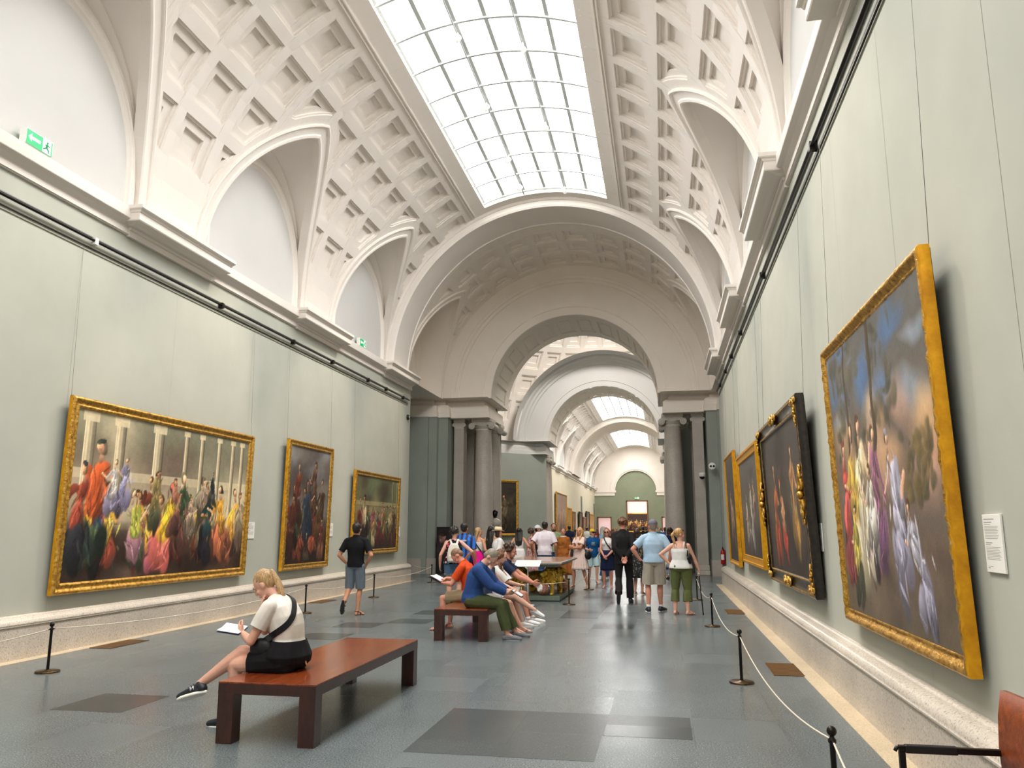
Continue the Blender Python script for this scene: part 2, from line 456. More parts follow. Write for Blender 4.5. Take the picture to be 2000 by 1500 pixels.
# ----- walls of the near gallery
WU=4.95
SEAMS=[-1.9,.1,2.4,4.3,6.2,8.0,9.58,11.9,14.51,16.08,18.41,19.96,23.42]
def gallery_wall(name,sgn,y0,y1,seams,mat='wall_fabric'):
    mb=MB(); u=lambda d:X0+sgn*(WU-d)
    mb.poly([(u(0),y0,.3),(u(0),y1,.3),(u(0),y1,6.16),(u(0),y0,6.16)],0)
    for y in (y0,y1):
        mb.poly([(u(0),y,0),(u(-.6),y,0),(u(-.6),y,6.6),(u(0),y,6.6)],0)
    for s in seams:
        mb.poly([(u(.0015),s-.002,.53),(u(.0015),s+.002,.53),(u(.0015),s+.002,5.55),(u(.0015),s-.002,5.55)],1)
    # upper white wall behind cornice
    mb.poly([(u(-.02),y0,6.1),(u(-.02),y1,6.1),(u(-.02),y1,ZC+.02),(u(-.02),y0,ZC+.02)],2)
    return mb.obj(name,M(mat,'seam_line','plaster_white'),kind='structure')
flat('seam_line',rgb(150,152,138),.8)
gallery_wall('wall_left',-1,YB,24.9,SEAMS); gallery_wall('wall_right',1,YB,24.9,SEAMS)
def plinth(n,sgn,y0,y1):
    u=lambda d:X0+sgn*(WU-d); mb=MB()
    # lower face, groove, rounded polished top member
    prof=[(.15,0),(.15,.405)]
    mb.extrude([(u(d),z) for d,z in prof],'y',y0,y1,0)
    mb.extrude([(u(.15),.405),(u(.165),.408),(u(.165),.42)],'y',y0,y1,2)
    arc=[(u(.165),.42)]
    for i in range(9):
        a=i/8*PI/2; arc.append((u(.05+.115*math.cos(a)),.42+.10*math.sin(a)))
    arc+=[(u(.05),.525),(u(0),.53)]
    mb.extrude(arc,'y',y0,y1,1,True)
    for y in (y0,y1):
        mb.poly([(u(.15),y,0),(u(.15),y,.42),(u(.165),y,.42),(u(.13),y,.49),(u(.05),y,.53),(u(0),y,.53),(u(0),y,0)],0)
    # pale granite floor border at its foot
    mb.box(min(u(.15),u(.33)),max(u(.15),u(.31)),y0,y1,.0,.004,3)
    return mb.obj('baseboard_%s'%n,M('granite_beige','granite_polished_top','granite_light','granite_curb'),kind='structure')
plinth('left',-1,YB,24.9); plinth('right',1,YB,24.9)
def cornice(sgn,y0,y1,piers,n):
    u=lambda d:X0+sgn*(WU-d); mb=MB()
    prof=[(0,6.12),(.03,6.12),(.03,6.135),(.05,6.135),(.05,6.215),(.035,6.22),(.04,6.24),(.10,6.30),(.17,6.325),(.175,6.335),(.175,6.48),(.16,6.485),(.16,6.51),(-.05,6.515)]
    mb.extrude([(u(d),z) for d,z in prof],'y',y0,y1,0)
    o=mb.obj('trim_%d'%n,M('plaster_cream'),kind='structure')
    # projecting pier blocks with mitred return mouldings
    prof=[(0,6.10),(.06,6.10),(.06,6.19),(.09,6.20),(.09,6.24),(.15,6.25),(.2,6.27),(.32,6.285),(.33,6.30),(.33,6.41),(.345,6.42),(.36,6.45),(.385,6.46),(.40,6.475),(.40,6.53),(-.05,6.545)]
    for c in piers:
        h0=max(y0,c-1.14); h1=min(y1,c+1.14)
        b=MB(); rows=[]
        e=.6
        A=[(u(d),h0-d*e+ .0,z) for d,z in prof]; B=[(u(d),h1+d*e,z) for d,z in prof]
        A0=[(u(-.05),p[1],p[2]) for p in A]; B0=[(u(-.05),p[1],p[2]) for p in B]
        b.grid([A0,A,B,B0],0,False)
        # soffit bands
        b.obj('trim_%d'%n,M('plaster_cream'),o)
    return o
cornice(-1,YB,24.9,PIERS,1); cornice(1,YB,24.9,PIERS,2)

# transverse arch that ends the near gallery
mb=MB()
arch_sweep(mb,[(5.3,22.40),(4.98,22.42),(4.93,22.46),(4.93,22.50),(4.80,22.52),(4.75,22.56),(4.75,22.64),(4.78,22.66),(4.78,23.95),(4.75,23.97),(4.75,24.05),(4.8,24.1),(5.3,24.12)],n=64)
for s in (-1,1):
    mb.box(*sorted((X0+s*4.75,X0+s*5.3)),22.5,24.1,6.45,ZC)
mb.obj('ceiling',M('plaster_cream'),kind='structure')

# ----- vestibule (24.1 .. 29) with coffered barrel and side lunettes
vault('vest',24.1,29.05,[],[26.6],[(1.3,10.7),(13.3,22.7),(25.3,34.7),(37.3,46.7),(49.3,58.7),(61.3,70.7)],near=True,mats=('plaster_stone','plaster_stone'),amin=0.,wallu=5.95)
# patch: crown of vestibule coffers between -7.3 and 7.3 is covered by the crown strip of vault()
YA=29.0
mb=MB()
arch_sweep(mb,[(5.3,YA-.12),(4.62,YA-.12),(4.6,YA-.10),(4.5,YA-.10),(4.48,YA-.05),(4.36,YA-.05),(4.34,YA),(3.42,YA),(3.40,YA+.03),(3.12,YA+.03),(3.10,YA+.06)],n=64)
mb.obj('wall_arch_front',M('plaster_stone'),kind='structure')
def soffit(mb,r,ya,yb,dark=False,n=12):
    """panelled arch soffit (square fret panels)"""
    def P(a,y,h): a=(a-90)/D2; return (X0+(r+h)*math.sin(a),y,ZC+(r+h)*math.cos(a))
    rows=[]; st=180./n
    w=(yb-ya)
    for k in range(n): rows.append((k*st+st*.12,k*st+st*.88,ya+w*.2,yb-w*.2))
    yl=sorted({ya,yb,*[ya+w*.2+i for i in (0,.045,.2)],*[yb-w*.2-i for i in (0,.045,.2)]})
    coffer_field(mb,P,yl,0,lambda y:180.,rows,0,5.,((0.,.02,0),(.045,.04,0),(.2,.02,0)))
mb=MB(); soffit(mb,3.1,YA+.06,32.35); mb.obj('ceiling',M('plaster_stone'),kind='structure')

ENT=[(0,5.80),(0,6.02),(.03,6.03),(.03,6.22),(.06,6.24),(.10,6.28),(.16,6.30),(.22,6.32),(.22,6.42),(.25,6.44),(.27,6.50),(.0,6.52)]
def entab(mb,poly,m=0,prof=ENT,outs=None):
    """entablature swept round an open plan polyline (list of (x,y)); offset to the left of travel, mitred"""
    pts=[Vector(p) for p in poly]; n=len(pts); nor=[]
    for i in range(n):
        ds=[]
        if i>0: ds.append((pts[i]-pts[i-1]).normalized())
        if i<n-1: ds.append((pts[i+1]-pts[i]).normalized())
        ns=[Vector((-d.y,d.x)) for d in ds]
        if len(ns)==1: nor.append(ns[0])
        else:
            b=(ns[0]+ns[1]); b.normalize(); nor.append(b/max(.3,b.dot(ns[0])))
    rows=[[(p.x+q.x*d,p.y+q.y*d,z) for p,q in zip(pts,nor)] for d,z in prof]
    for k in range(n-1):
        mb.grid([[r[k],r[k+1]] for r in rows],m,False)
def col_block(y0,y1,sgn,uo=4.72,ui=3.25):
    """entablature block carried by the columns + stepped return to the side wall"""
    u=lambda v:X0+sgn*v
    mb=MB(); pl=[(u(5.6),y0-.55),(u(5.15),y0-.55),(u(5.15),y0-.3),(u(4.72),y0-.3),(u(4.72),y0-.02),(u(ui),y0-.02),(u(ui),y1),(u(5.6),y1)]
    if sgn<0: entab(mb,pl[::-1] if False else pl,0)
    else: entab(mb,pl[::-1],0)
    # soffit and top
    mb.poly([(u(ui),y0,5.8),(u(5.6),y0,5.8),(u(5.6),y1,5.8),(u(ui),y1,5.8)],0)
    mb.poly([(u(ui-.05),y0-.5,6.51),(u(5.6),y0-.5,6.51),(u(5.6),y1,6.51),(u(ui-.05),y1,6.51)],0)
    return mb
nt=3
def check_dir():
    pass
for s in (-1,1):
    mb=col_block(YA+.3,32.2,s); recalc(mb.obj('trim_%d'%nt,M('plaster_stone'),kind='structure')); nt+=1
# green piers behind pilasters, and side walls of the vestibule
for s,nm in ((-1,'left'),(1,'right')):
    u=lambda v:X0+s*v
    mb=MB()
    def wbox(ua,ub,y0,y1,z0,z1,m): mb.box(min(u(ua),u(ub)),max(u(ua),u(ub)),y0,y1,z0,z1,m)
    wbox(4.79,5.6,YA+.05,YA+.9,0.0,5.8,0)      # pier next to pilaster
    wbox(5.15,5.6,YA-.2,YA+.05,0.0,5.8,0)
    wbox(5.45,6.9,YA-.35,YA-.1,0,5.8,0)
    wbox(4.77,5.62,YA+.0,YA+.95,0,.55,1); wbox(5.1,5.62,YA-.25,YA+.0,0,.55,1); wbox(5.62,6.9,YA-.4,YA-.1,0,.55,1)
    mb.obj('wall_pier_%s'%nm,M('green_paint','granite_grey'),kind='structure')
    mb=MB()
    wbox(6.3,6.9,24.85,29.0,0,6.55,0); wbox(4.98,6.9,24.6,24.88,0,6.5,0)
    wbox(6.25,6.3,24.9,26.2,4.9,5.25,2)
    mb.poly([(u(5.0),24.1,6.5),(u(6.9),24.1,6.5),(u(6.9),29,6.5),(u(5.0),29,6.5)],1)
    mb.obj('wall_vestibule_%s'%nm,M('green_paint','plaster_stone','green_wall_dark'),kind='structure')
    mb=MB(); pl=[(u(6.3),24.9),(u(6.3),YA-.35),(u(5.45),YA-.35)]
    entab(mb,pl if s<0 else pl,0,[(d*(1 if s<0 else 1),z) for d,z in ENT]) if s<0 else entab(mb,pl[::-1],0)
    mb.obj('trim_%d'%nt,M('plaster_stone'),kind='structure'); nt+=1

# ----- rotunda
RC=(X0,38.5); RR=7.3
mb=MB()
for s in (-1,1):
    A=[];
    for i in range(25):
        ph=(27+ (153-27)*i/24)/D2
        A.append((X0+s*RR*math.sin(ph),38.5-RR*math.cos(ph)))
    mb.grid([[(x,y,0) for x,y in A],[(x,y,.55) for x,y in A]],1,True)
    mb.grid([[(x,y,.55) for x,y in A],[(x,y,5.8) for x,y in A]],0,True)
    entab(mb,A[::-1] if s>0 else A,2)
recalc(mb.obj('wall_rotunda',M('green_paint','granite_grey','plaster_white'),kind='structure'))
mb=MB()
def domeP(a,az,h):      # a: angle from zenith, az degrees from +y
    a=a/D2; z=az/D2; r=RR+h
    return (X0+r*math.sin(a)*math.sin(z),38.5+r*math.sin(a)*math.cos(z),ZC+r*math.cos(a))
def Gd(az):
    c=abs(math.cos(az/D2)); s2=1-(4.86/RR)**2
    v=math.sqrt(s2)/max(c,1e-6)
    return 90. if v>=1 else 90-math.acos(v)*D2
rows=[]; na=32; zr=[(14,22),(25,33.5),(36.5,45),(48,57),(60,69),(72,81)]
AM=RR/D2          # metres of arc per degree at the foot of the dome
for i in range(na):
    for a0,a1 in zr: rows.append((a0,a1,(i*11.25+1.3)*AM,(i*11.25+9.95)*AM))
yl=set([0.])
for i in range(na):
    y0_=(i*11.25+1.3)*AM; y1_=(i*11.25+9.95)*AM
    for q in (y0_,y0_+.05,y0_+.22,(y0_+y1_)/2,y1_-.22,y1_-.05,y1_,(i+1)*11.25*AM): yl.add(round(q,5))
coffer_field(mb,lambda a,y,h:domeP(a,y/AM,h),sorted(yl),12.,lambda y:Gd(y/AM),rows,0,5.,((0.,.04,0.),(.05,.09,0.),(.22,.16,0.)))
mb.obj('ceiling',M('plaster_cream'),kind='structure')
g=MB(); g.grid([[domeP(12.,a*15.,.05) for a in range(25)],[domeP(.2,a*15.,.3) for a in range(25)]],0,True)
w=g.obj('window_2',M('skylight_glass'),kind='structure')  # unseen glowing oculus, added as a light source for the rotunda
# back of first arch seen from the rotunda, and the far arch
YF=44.5
mb=MB()
arch_sweep(mb,[(3.1,32.35),(3.1,32.4),(4.86,32.4),(4.86,33.3)],n=48)
arch_sweep(mb,[(4.86,43.0),(4.86,YF-.35),(4.74,YF-.36),(4.66,YF-.2),(4.55,YF-.18),(4.5,YF-.08),(4.38,YF-.08),(4.34,YF),(3.42,YF),(3.40,YF+.03),(3.12,YF+.03),(3.1,YF+.06)],n=64)
mb.obj('wall_arch_far',M('plaster_white'),kind='structure')
mb=MB(); soffit(mb,3.1,YF+.06,48.2); mb.obj('ceiling',M('plaster_stone'),kind='structure')
for s,nm in ((-1,'left'),(1,'right')):
    mb=MB()
    u=lambda v:X0+s*v
    pl=[(u(5.6),YF-.1),(u(4.72),YF-.1),(u(4.72),YF+.2),(u(3.25),YF+.2),(u(3.25),47.9),(u(5.6),47.9)]
    entab(mb,pl if s<0 else pl[::-1],0)
    mb.poly([(u(3.25),YF,5.8),(u(5.6),YF,5.8),(u(5.6),48,5.8),(u(3.25),48,5.8)],0)
    mb.poly([(u(3.0),YF-.3,6.51),(u(5.6),YF-.3,6.51),(u(5.6),48,6.51),(u(3.0),48,6.51)],0)
    recalc(mb.obj('trim_%d'%nt,M('plaster_white'),kind='structure')); nt+=1
    mb=MB()
    def wb(ua,ub,y0,y1,z0,z1,m): mb.box(min(u(ua),u(ub)),max(u(ua),u(ub)),y0,y1,z0,z1,m)
    wb(4.79,6.2,YF+.3,YF+1.2,0,5.8,0); wb(4.79,6.2,47.2,48.3,0,6.5,0); wb(6.0,6.2,YF+.3,48.3,0,6.5,0)
    wb(4.77,6.2,YF+.25,YF+1.25,0,.55,1)
    wb(4.79,6.2,31.6,32.3,0,5.8,0); wb(6.4,6.6,29.4,32.3,0,6.5,0)
    mb.obj('wall_pier_%s'%nm,M('green_paint','granite_grey'),kind='structure')

# ----- far gallery
Y2,Y3=48.25,97.5
BAYS2=[97.3-OW-.15-BAY*k for k in range(0,9) if 97.3-OW-.15-BAY*k-OW>Y2]
BAYS2=[b for b in BAYS2 if not (69.5<b<79.5)]
vault('g2',Y2,Y3,[(49.5,70.6),(78.2,95.4)],BAYS2,ROWS,near=False,mats=('plaster_cream','plaster_white'))
skylight(3,49.5,70.6,1.165); skylight(4,78.2,95.4,1.165)
mb=MB(); 
arch_sweep(mb,[(5.05,71.2),(4.7,71.22),(4.6,71.3),(4.6,77.4),(4.7,77.5),(5.05,77.52)],n=40)
mb.obj('ceiling',M('plaster_stone'),kind='structure')
gallery_wall('wall_left',-1,Y2,Y3,[],'wall_far'); gallery_wall('wall_right',1,Y2,Y3,[],'wall_far')
plinth('left',-1,Y2,Y3); plinth('right',1,Y2,Y3)
P2=[b+BAY/2 for b in BAYS2]+[min(BAYS2)-BAY/2]
cornice(-1,Y2,Y3,P2,nt); cornice(1,Y2,Y3,P2,nt+1); nt+=2
# end wall: green field with a blind arch
mb=MB(); ye=Y3
arch_sweep(mb,[(5.6,ye-.05),(3.12,ye-.05),(3.10,ye-.12),(2.9,ye-.14),(2.6,ye-.12),(2.58,ye-.04),(2.45,ye-.04),(2.45,ye+.25)],zc=6.15,n=40,mf=[0]*7)
mb.poly([(X0-5.1,ye-.05,6.15),(X0-2.45,ye-.05,6.15),(X0-2.45,ye-.05,6.6),(X0-5.1,ye-.05,6.6)],0)
mb.poly([(X0-5.1,ye+.22,6.0),(X0+5.1,ye+.22,6.0),(X0+5.1,ye+.22,9),(X0-5.1,ye+.22,9)],1)
for s in (-1,1):
    mb.box(*sorted((X0+s*2.62,X0+s*5.1)),ye-.075,ye+.1,6.1,6.75,0); mb.box(*sorted((X0+s*2.35,X0+s*5.0)),ye-.18,ye,5.98,6.22,0); mb.box(*sorted((X0+s*2.5,X0+s*5.0)),ye-.10,ye,5.62,5.98,0)
# lower wall with the three door openings cut out
ops=[(-4.66,-2.96,0,3.08),(-1.16,1.40,0,5.02),(2.96,4.66,0,3.08)]
xs=-4.95
for a,b,z0,z1 in ops:
    mb.box(X0+xs,X0+a,ye,ye+.2,0,6.1,1); mb.box(X0+a,X0+b,ye,ye+.2,z1,6.1,1); xs=b
mb.box(X0+xs,X0+4.95,ye,ye+.2,0,6.1,1)
me=mb.obj('wall_end',M('plaster_stone','end_green'),kind='structure')
# ------------------------------------------------------------------ floor, end rooms, doors, columns
mb=MB()
us=[-7.5,-4.95]; u=.515-.705*7
while u<4.95:
    if u>-4.95: us.append(u)
    u+=.705
us+=[4.95,7.5]
DARK=[(1.22,1.92,6.67,7.41),(1.92,2.62,6.67,7.41),(1.22,1.92,5.94,6.67),(1.92,2.62,5.94,6.67),(2.62,3.32,6.67,7.41),
      (1.22,1.92,15.0,16.5),(1.93,2.62,13.55,14.26),(-1.64,-.93,15.13,15.9),(-1.64,-.93,13.66,14.39),(-2.35,-1.64,12.93,13.66),(-2.35,-1.64,11.46,12.19),
      (-2.35,-1.64,6.67,7.41),(1.22,1.92,19.4,20.2),(1.92,2.62,18.0,18.8),(1.92,2.62,20.9,21.7),(1.22,1.92,22.6,23.4),(-1.64,-.93,17.4,18.1),(2.62,3.3,24.5,25.2),(.5,1.2,26.,26.8),(1.2,1.9,28.2,29.)]
mb.poly([(X0-7.5,YB,0),(X0+7.5,YB,0),(X0+7.5,105,0),(X0-7.5,105,0)],0)
for a,b,c,d in DARK: mb.poly([(X0+a+.001,c+.001,.0012),(X0+b-.001,c+.001,.0012),(X0+b-.001,d-.001,.0012),(X0+a+.001,d-.001,.0012)],1)
mb.obj('floor',M('floor_granite','floor_granite_dark'),kind='structure')
mb=MB(); mb.box(X0-5.3,X0+5.3,YB-.2,YB,0,11.8,0)
mb.obj('wall_back',M('plaster_cream'),kind='structure')
# rooms beyond the end wall
mb=MB(); y0,y1=97.7,103.
for a,b,h in ((-4.9,-2.7,3.6),(-1.9,2.2,6.0),(2.7,4.9,3.6)):
    for f in (((a,y1,0),(b,y1,0),(b,y1,h),(a,y1,h)),((a,y0,0),(a,y1,0),(a,y1,h),(a,y0,h)),((b,y0,0),(b,y1,0),(b,y1,h),(b,y0,h)),((a,y0,h),(b,y0,h),(b,y1,h),(a,y1,h))):
        mb.poly([(X0+p[0],p[1],p[2]) for p in f],0)
mb.obj('wall_end_rooms',M('bright_room'),kind='structure')
for i,(a,b,h) in enumerate(((-4.66,-2.96,3.08),(-1.16,1.40,5.02),(2.96,4.66,3.08))):
    mb=MB(); w=.13
    mb.box(X0+a,X0+a+w,97.35,97.75,0,h,0); mb.box(X0+b-w,X0+b,97.35,97.75,0,h,0); mb.box(X0+a,X0+b,97.35,97.75,h-w,h,0)
    mb.obj('door_%d'%(i+1),M('door_wood'),kind='structure')
# dark doorway reveals on the side wall of the far gallery
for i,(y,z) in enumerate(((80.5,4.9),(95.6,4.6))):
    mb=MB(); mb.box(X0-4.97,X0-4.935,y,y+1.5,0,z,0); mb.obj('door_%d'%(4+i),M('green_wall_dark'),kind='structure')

def column_parts(parent,mat,h=5.8,rb=.36,rt=.295,pil=False,w=.37,d=.5):
    zb=.42; zt=h-.38
    b=MB(); b.box(-rb*1.32,rb*1.32,-rb*1.32,rb*1.32,0,.16,0)
    b.lathe([(rb*1.28,.16),(rb*1.32,.20),(rb*1.3,.25),(rb*1.15,.27),(rb*1.10,.31),(rb*1.18,.34),(rb*1.18,.37),(rb*1.04,.39),(rb,.42)],n=28,m=0)
    b.obj('base',M('granite_light'),parent)
    s=MB(); s.lathe([(rb,zb),(rb*.995,zb+1.6),(rb*.965,zb+2.8),(rb*.9,zb+4.0),(rt,zt-.08),(rt*1.06,zt-.06),(rt*1.06,zt),(rt,zt)],n=32,m=0)
    s.obj('shaft',M(mat),parent)
    c=MB(); c.lathe([(rt,zt),(rt*1.25,zt+.10),(rt*1.3,zt+.14),(rt,zt+.16)],n=28)
    a=rt*1.32
    c.box(-a*1.02,a*1.02,-a*1.02,a*1.02,zt+.27,h,0)
    c.box(-a*.98,a*.98,-a*.95,a*.95,zt+.14,zt+.27,0)
    for sx in (-1,1):      # volutes: scrolls hanging at the two sides
        for k,(r,dd) in enumerate(((.125,.0),(.085,.02),(.045,.04))):
            cx,cz=sx*(a+.005),zt+.10
            L=a*1.0+dd
            rows=[]
            for yy in (-L,L): rows.append([(cx+r*math.cos(2*PI*q/18),yy,cz+r*math.sin(2*PI*q/18)) for q in range(18)])
            c.grid(rows,0,True,True)
            for rw in rows: c.poly(rw,0)
    c.obj('capital',M('granite_light'),parent)
def pil_parts(parent,mat,h,w,d):
    b=MB(); b.box(-w*.62,w*.62,-d*.62,d*.62,0,.16,0); b.box(-w*.58,w*.58,-d*.58,d*.58,.16,.34,0); b.obj('base',M('granite_light'),parent,bev=.02)
    s=MB(); s.box(-w/2,w/2,-d/2,d/2,.34,h-.38,0); s.obj('shaft',M(mat),parent)
    c=MB(); c.box(-w*.6,w*.6,-d*.55,d*.55,h-.12,h,0); c.box(-w*.5,w*.5,-d*.52,d*.52,h-.38,h-.12,0)
    for sx in (-1,1):
        rows=[[(sx*w*.5+.08*math.cos(2*PI*q/16),yy,h-.22+.08*math.sin(2*PI*q/16)) for q in range(16)] for yy in (-d*.56,d*.56)]
        c.grid(rows,0,True,True); [c.poly(r,0) for r in rows]
    c.obj('capital',M('granite_light'),parent)
def where(s): return 'left' if s<0 else 'right'
for yy,grp,txt in ((29.98,'columns of the near arch','front row of the near arch'),(31.72,'columns of the near arch','rear row of the near arch'),(45.6,'columns of the far arch','front row of the far arch'),(47.1,'columns of the far arch','rear row of the far arch')):
    for s in (-1,1):
        e=empty('stone_column',(X0+s*3.6,yy,0),0,'grey granite column with scrolled capital, %s, %s side of the passage'%(txt,where(s)),'column',grp)
        column_parts(e,'granite_column')
        e=empty('stone_pilaster',(X0+s*4.5,yy-.1,0),0,'square grey granite pilaster beside the %s column of the %s'%(where(s),txt),'pilaster','pilasters of the arches')
        pil_parts(e,'granite_grey',5.8,.38,.5)

# ------------------------------------------------------------------ camera and light
F_PX=1550.; VPX,VPY=1296.-1000,1034.-750
pit=math.atan2(VPY,F_PX)
DZ=Vector((0,-math.cos(pit),math.sin(pit))); DY=Vector((VPX,VPY,F_PX)).normalized(); DX=DY.cross(DZ)
CAMLOC=Vector((0,0,1.6))
def px_ray(x,y):
    d=Vector((x-1000,y-750,F_PX)); return Vector((d.dot(DX),d.dot(DY),d.dot(DZ)))
def on_floor(x,y,z=0.):
    r=px_ray(x,y); t=(z-CAMLOC.z)/r.z; return CAMLOC+r*t
def at_depth(x,y,Y):
    r=px_ray(x,y); return CAMLOC+r*(Y/r.y)
def on_x(x,y,X):
    r=px_ray(x,y); return CAMLOC+r*(X/r.x)
cd=bpy.data.cameras.new('camera'); cam=bpy.data.objects.new('camera',cd); COL.objects.link(cam)
right=Vector((DX.x,DY.x,DZ.x)); up=-Vector((DX.y,DY.y,DZ.y)); fwd=Vector((DX.z,DY.z,DZ.z))
mw=Matrix((right,up,-fwd)).transposed().to_4x4(); mw.translation=CAMLOC; cam.matrix_world=mw
cd.sensor_width=36; cd.lens=36*F_PX/2000; cd.clip_end=300; cd.clip_start=.05
SC.camera=cam
w=bpy.data.worlds.new('world'); SC.world=w; w.use_nodes=True
bg=w.node_tree.nodes['Background']; bg.inputs[0].default_value=(1,.95,.88,1); bg.inputs[1].default_value=.3
def spot(name,loc,tgt,power,size,blend=.6,col=(1,.86,.69),rad=.06):
    l=bpy.data.lights.new(name,'SPOT'); l.energy=power; l.spot_size=size; l.spot_blend=blend; l.color=col; l.shadow_soft_size=rad
    o=bpy.data.objects.new(name,l); COL.objects.link(o); o.location=loc
    o.rotation_euler=(Vector(tgt)-Vector(loc)).to_track_quat('-Z','Y').to_euler(); return o
def area(name,loc,size,power,col=(1,.95,.88),rot=(0,0,0),sy=None):
    l=bpy.data.lights.new(name,'AREA'); l.energy=power; l.size=size; l.color=col
    if sy: l.shape='RECTANGLE'; l.size_y=sy
    else: l.shape='DISK'
    o=bpy.data.objects.new(name,l); COL.objects.link(o); o.location=loc; o.rotation_euler=rot; return o
area('rotunda_fill',(X0,38.5,13.4),2.6,900)  # added fill lamp below the dome top, brightens the rotunda
for x,p in ((X0-3.8,90),(X0+.1,230),(X0+3.8,90)): area('room_fill',(x,100.2,3.5 if p<200 else 5.9),1.4,p)  # unseen fill lamps, added so the end rooms look bright through the doors
# picture spotlights on the skylight tracks
def wash(s,yt,zt,power,dy=3.6,size=.62):
    loc=(X0+s*.66,yt+dy,11.0); spot('picture_light',loc,(X0+s*4.95,yt,zt),power,size)
for y,p in ((12.0,1500),(17.2,1300),(21.8,1300),(8.0,900),(3.5,700)): wash(-1,y,2.2,p)
for y,p in ((6.7,1300),(11.7,1200),(16.5,1100),(20.7,1000),(2.6,500)): wash(1,y,2.2,p)
SC.view_settings.view_transform='Standard'; SC.view_settings.look='None'; SC.view_settings.gamma=1; SC.view_settings.exposure=0.0
SC.view_settings.use_curve_mapping=False
cy=SC.cycles
cy.max_bounces=8; cy.diffuse_bounces=5; cy.glossy_bounces=3; cy.transmission_bounces=3; cy.transparent_max_bounces=4
cy.caustics_reflective=False; cy.caustics_refractive=False; cy.sample_clamp_indirect=6
cy.use_denoising=True; cy.use_adaptive_sampling=True; cy.adaptive_threshold=.035
try: cy.denoiser='OPENIMAGEDENOISE'
except Exception: pass
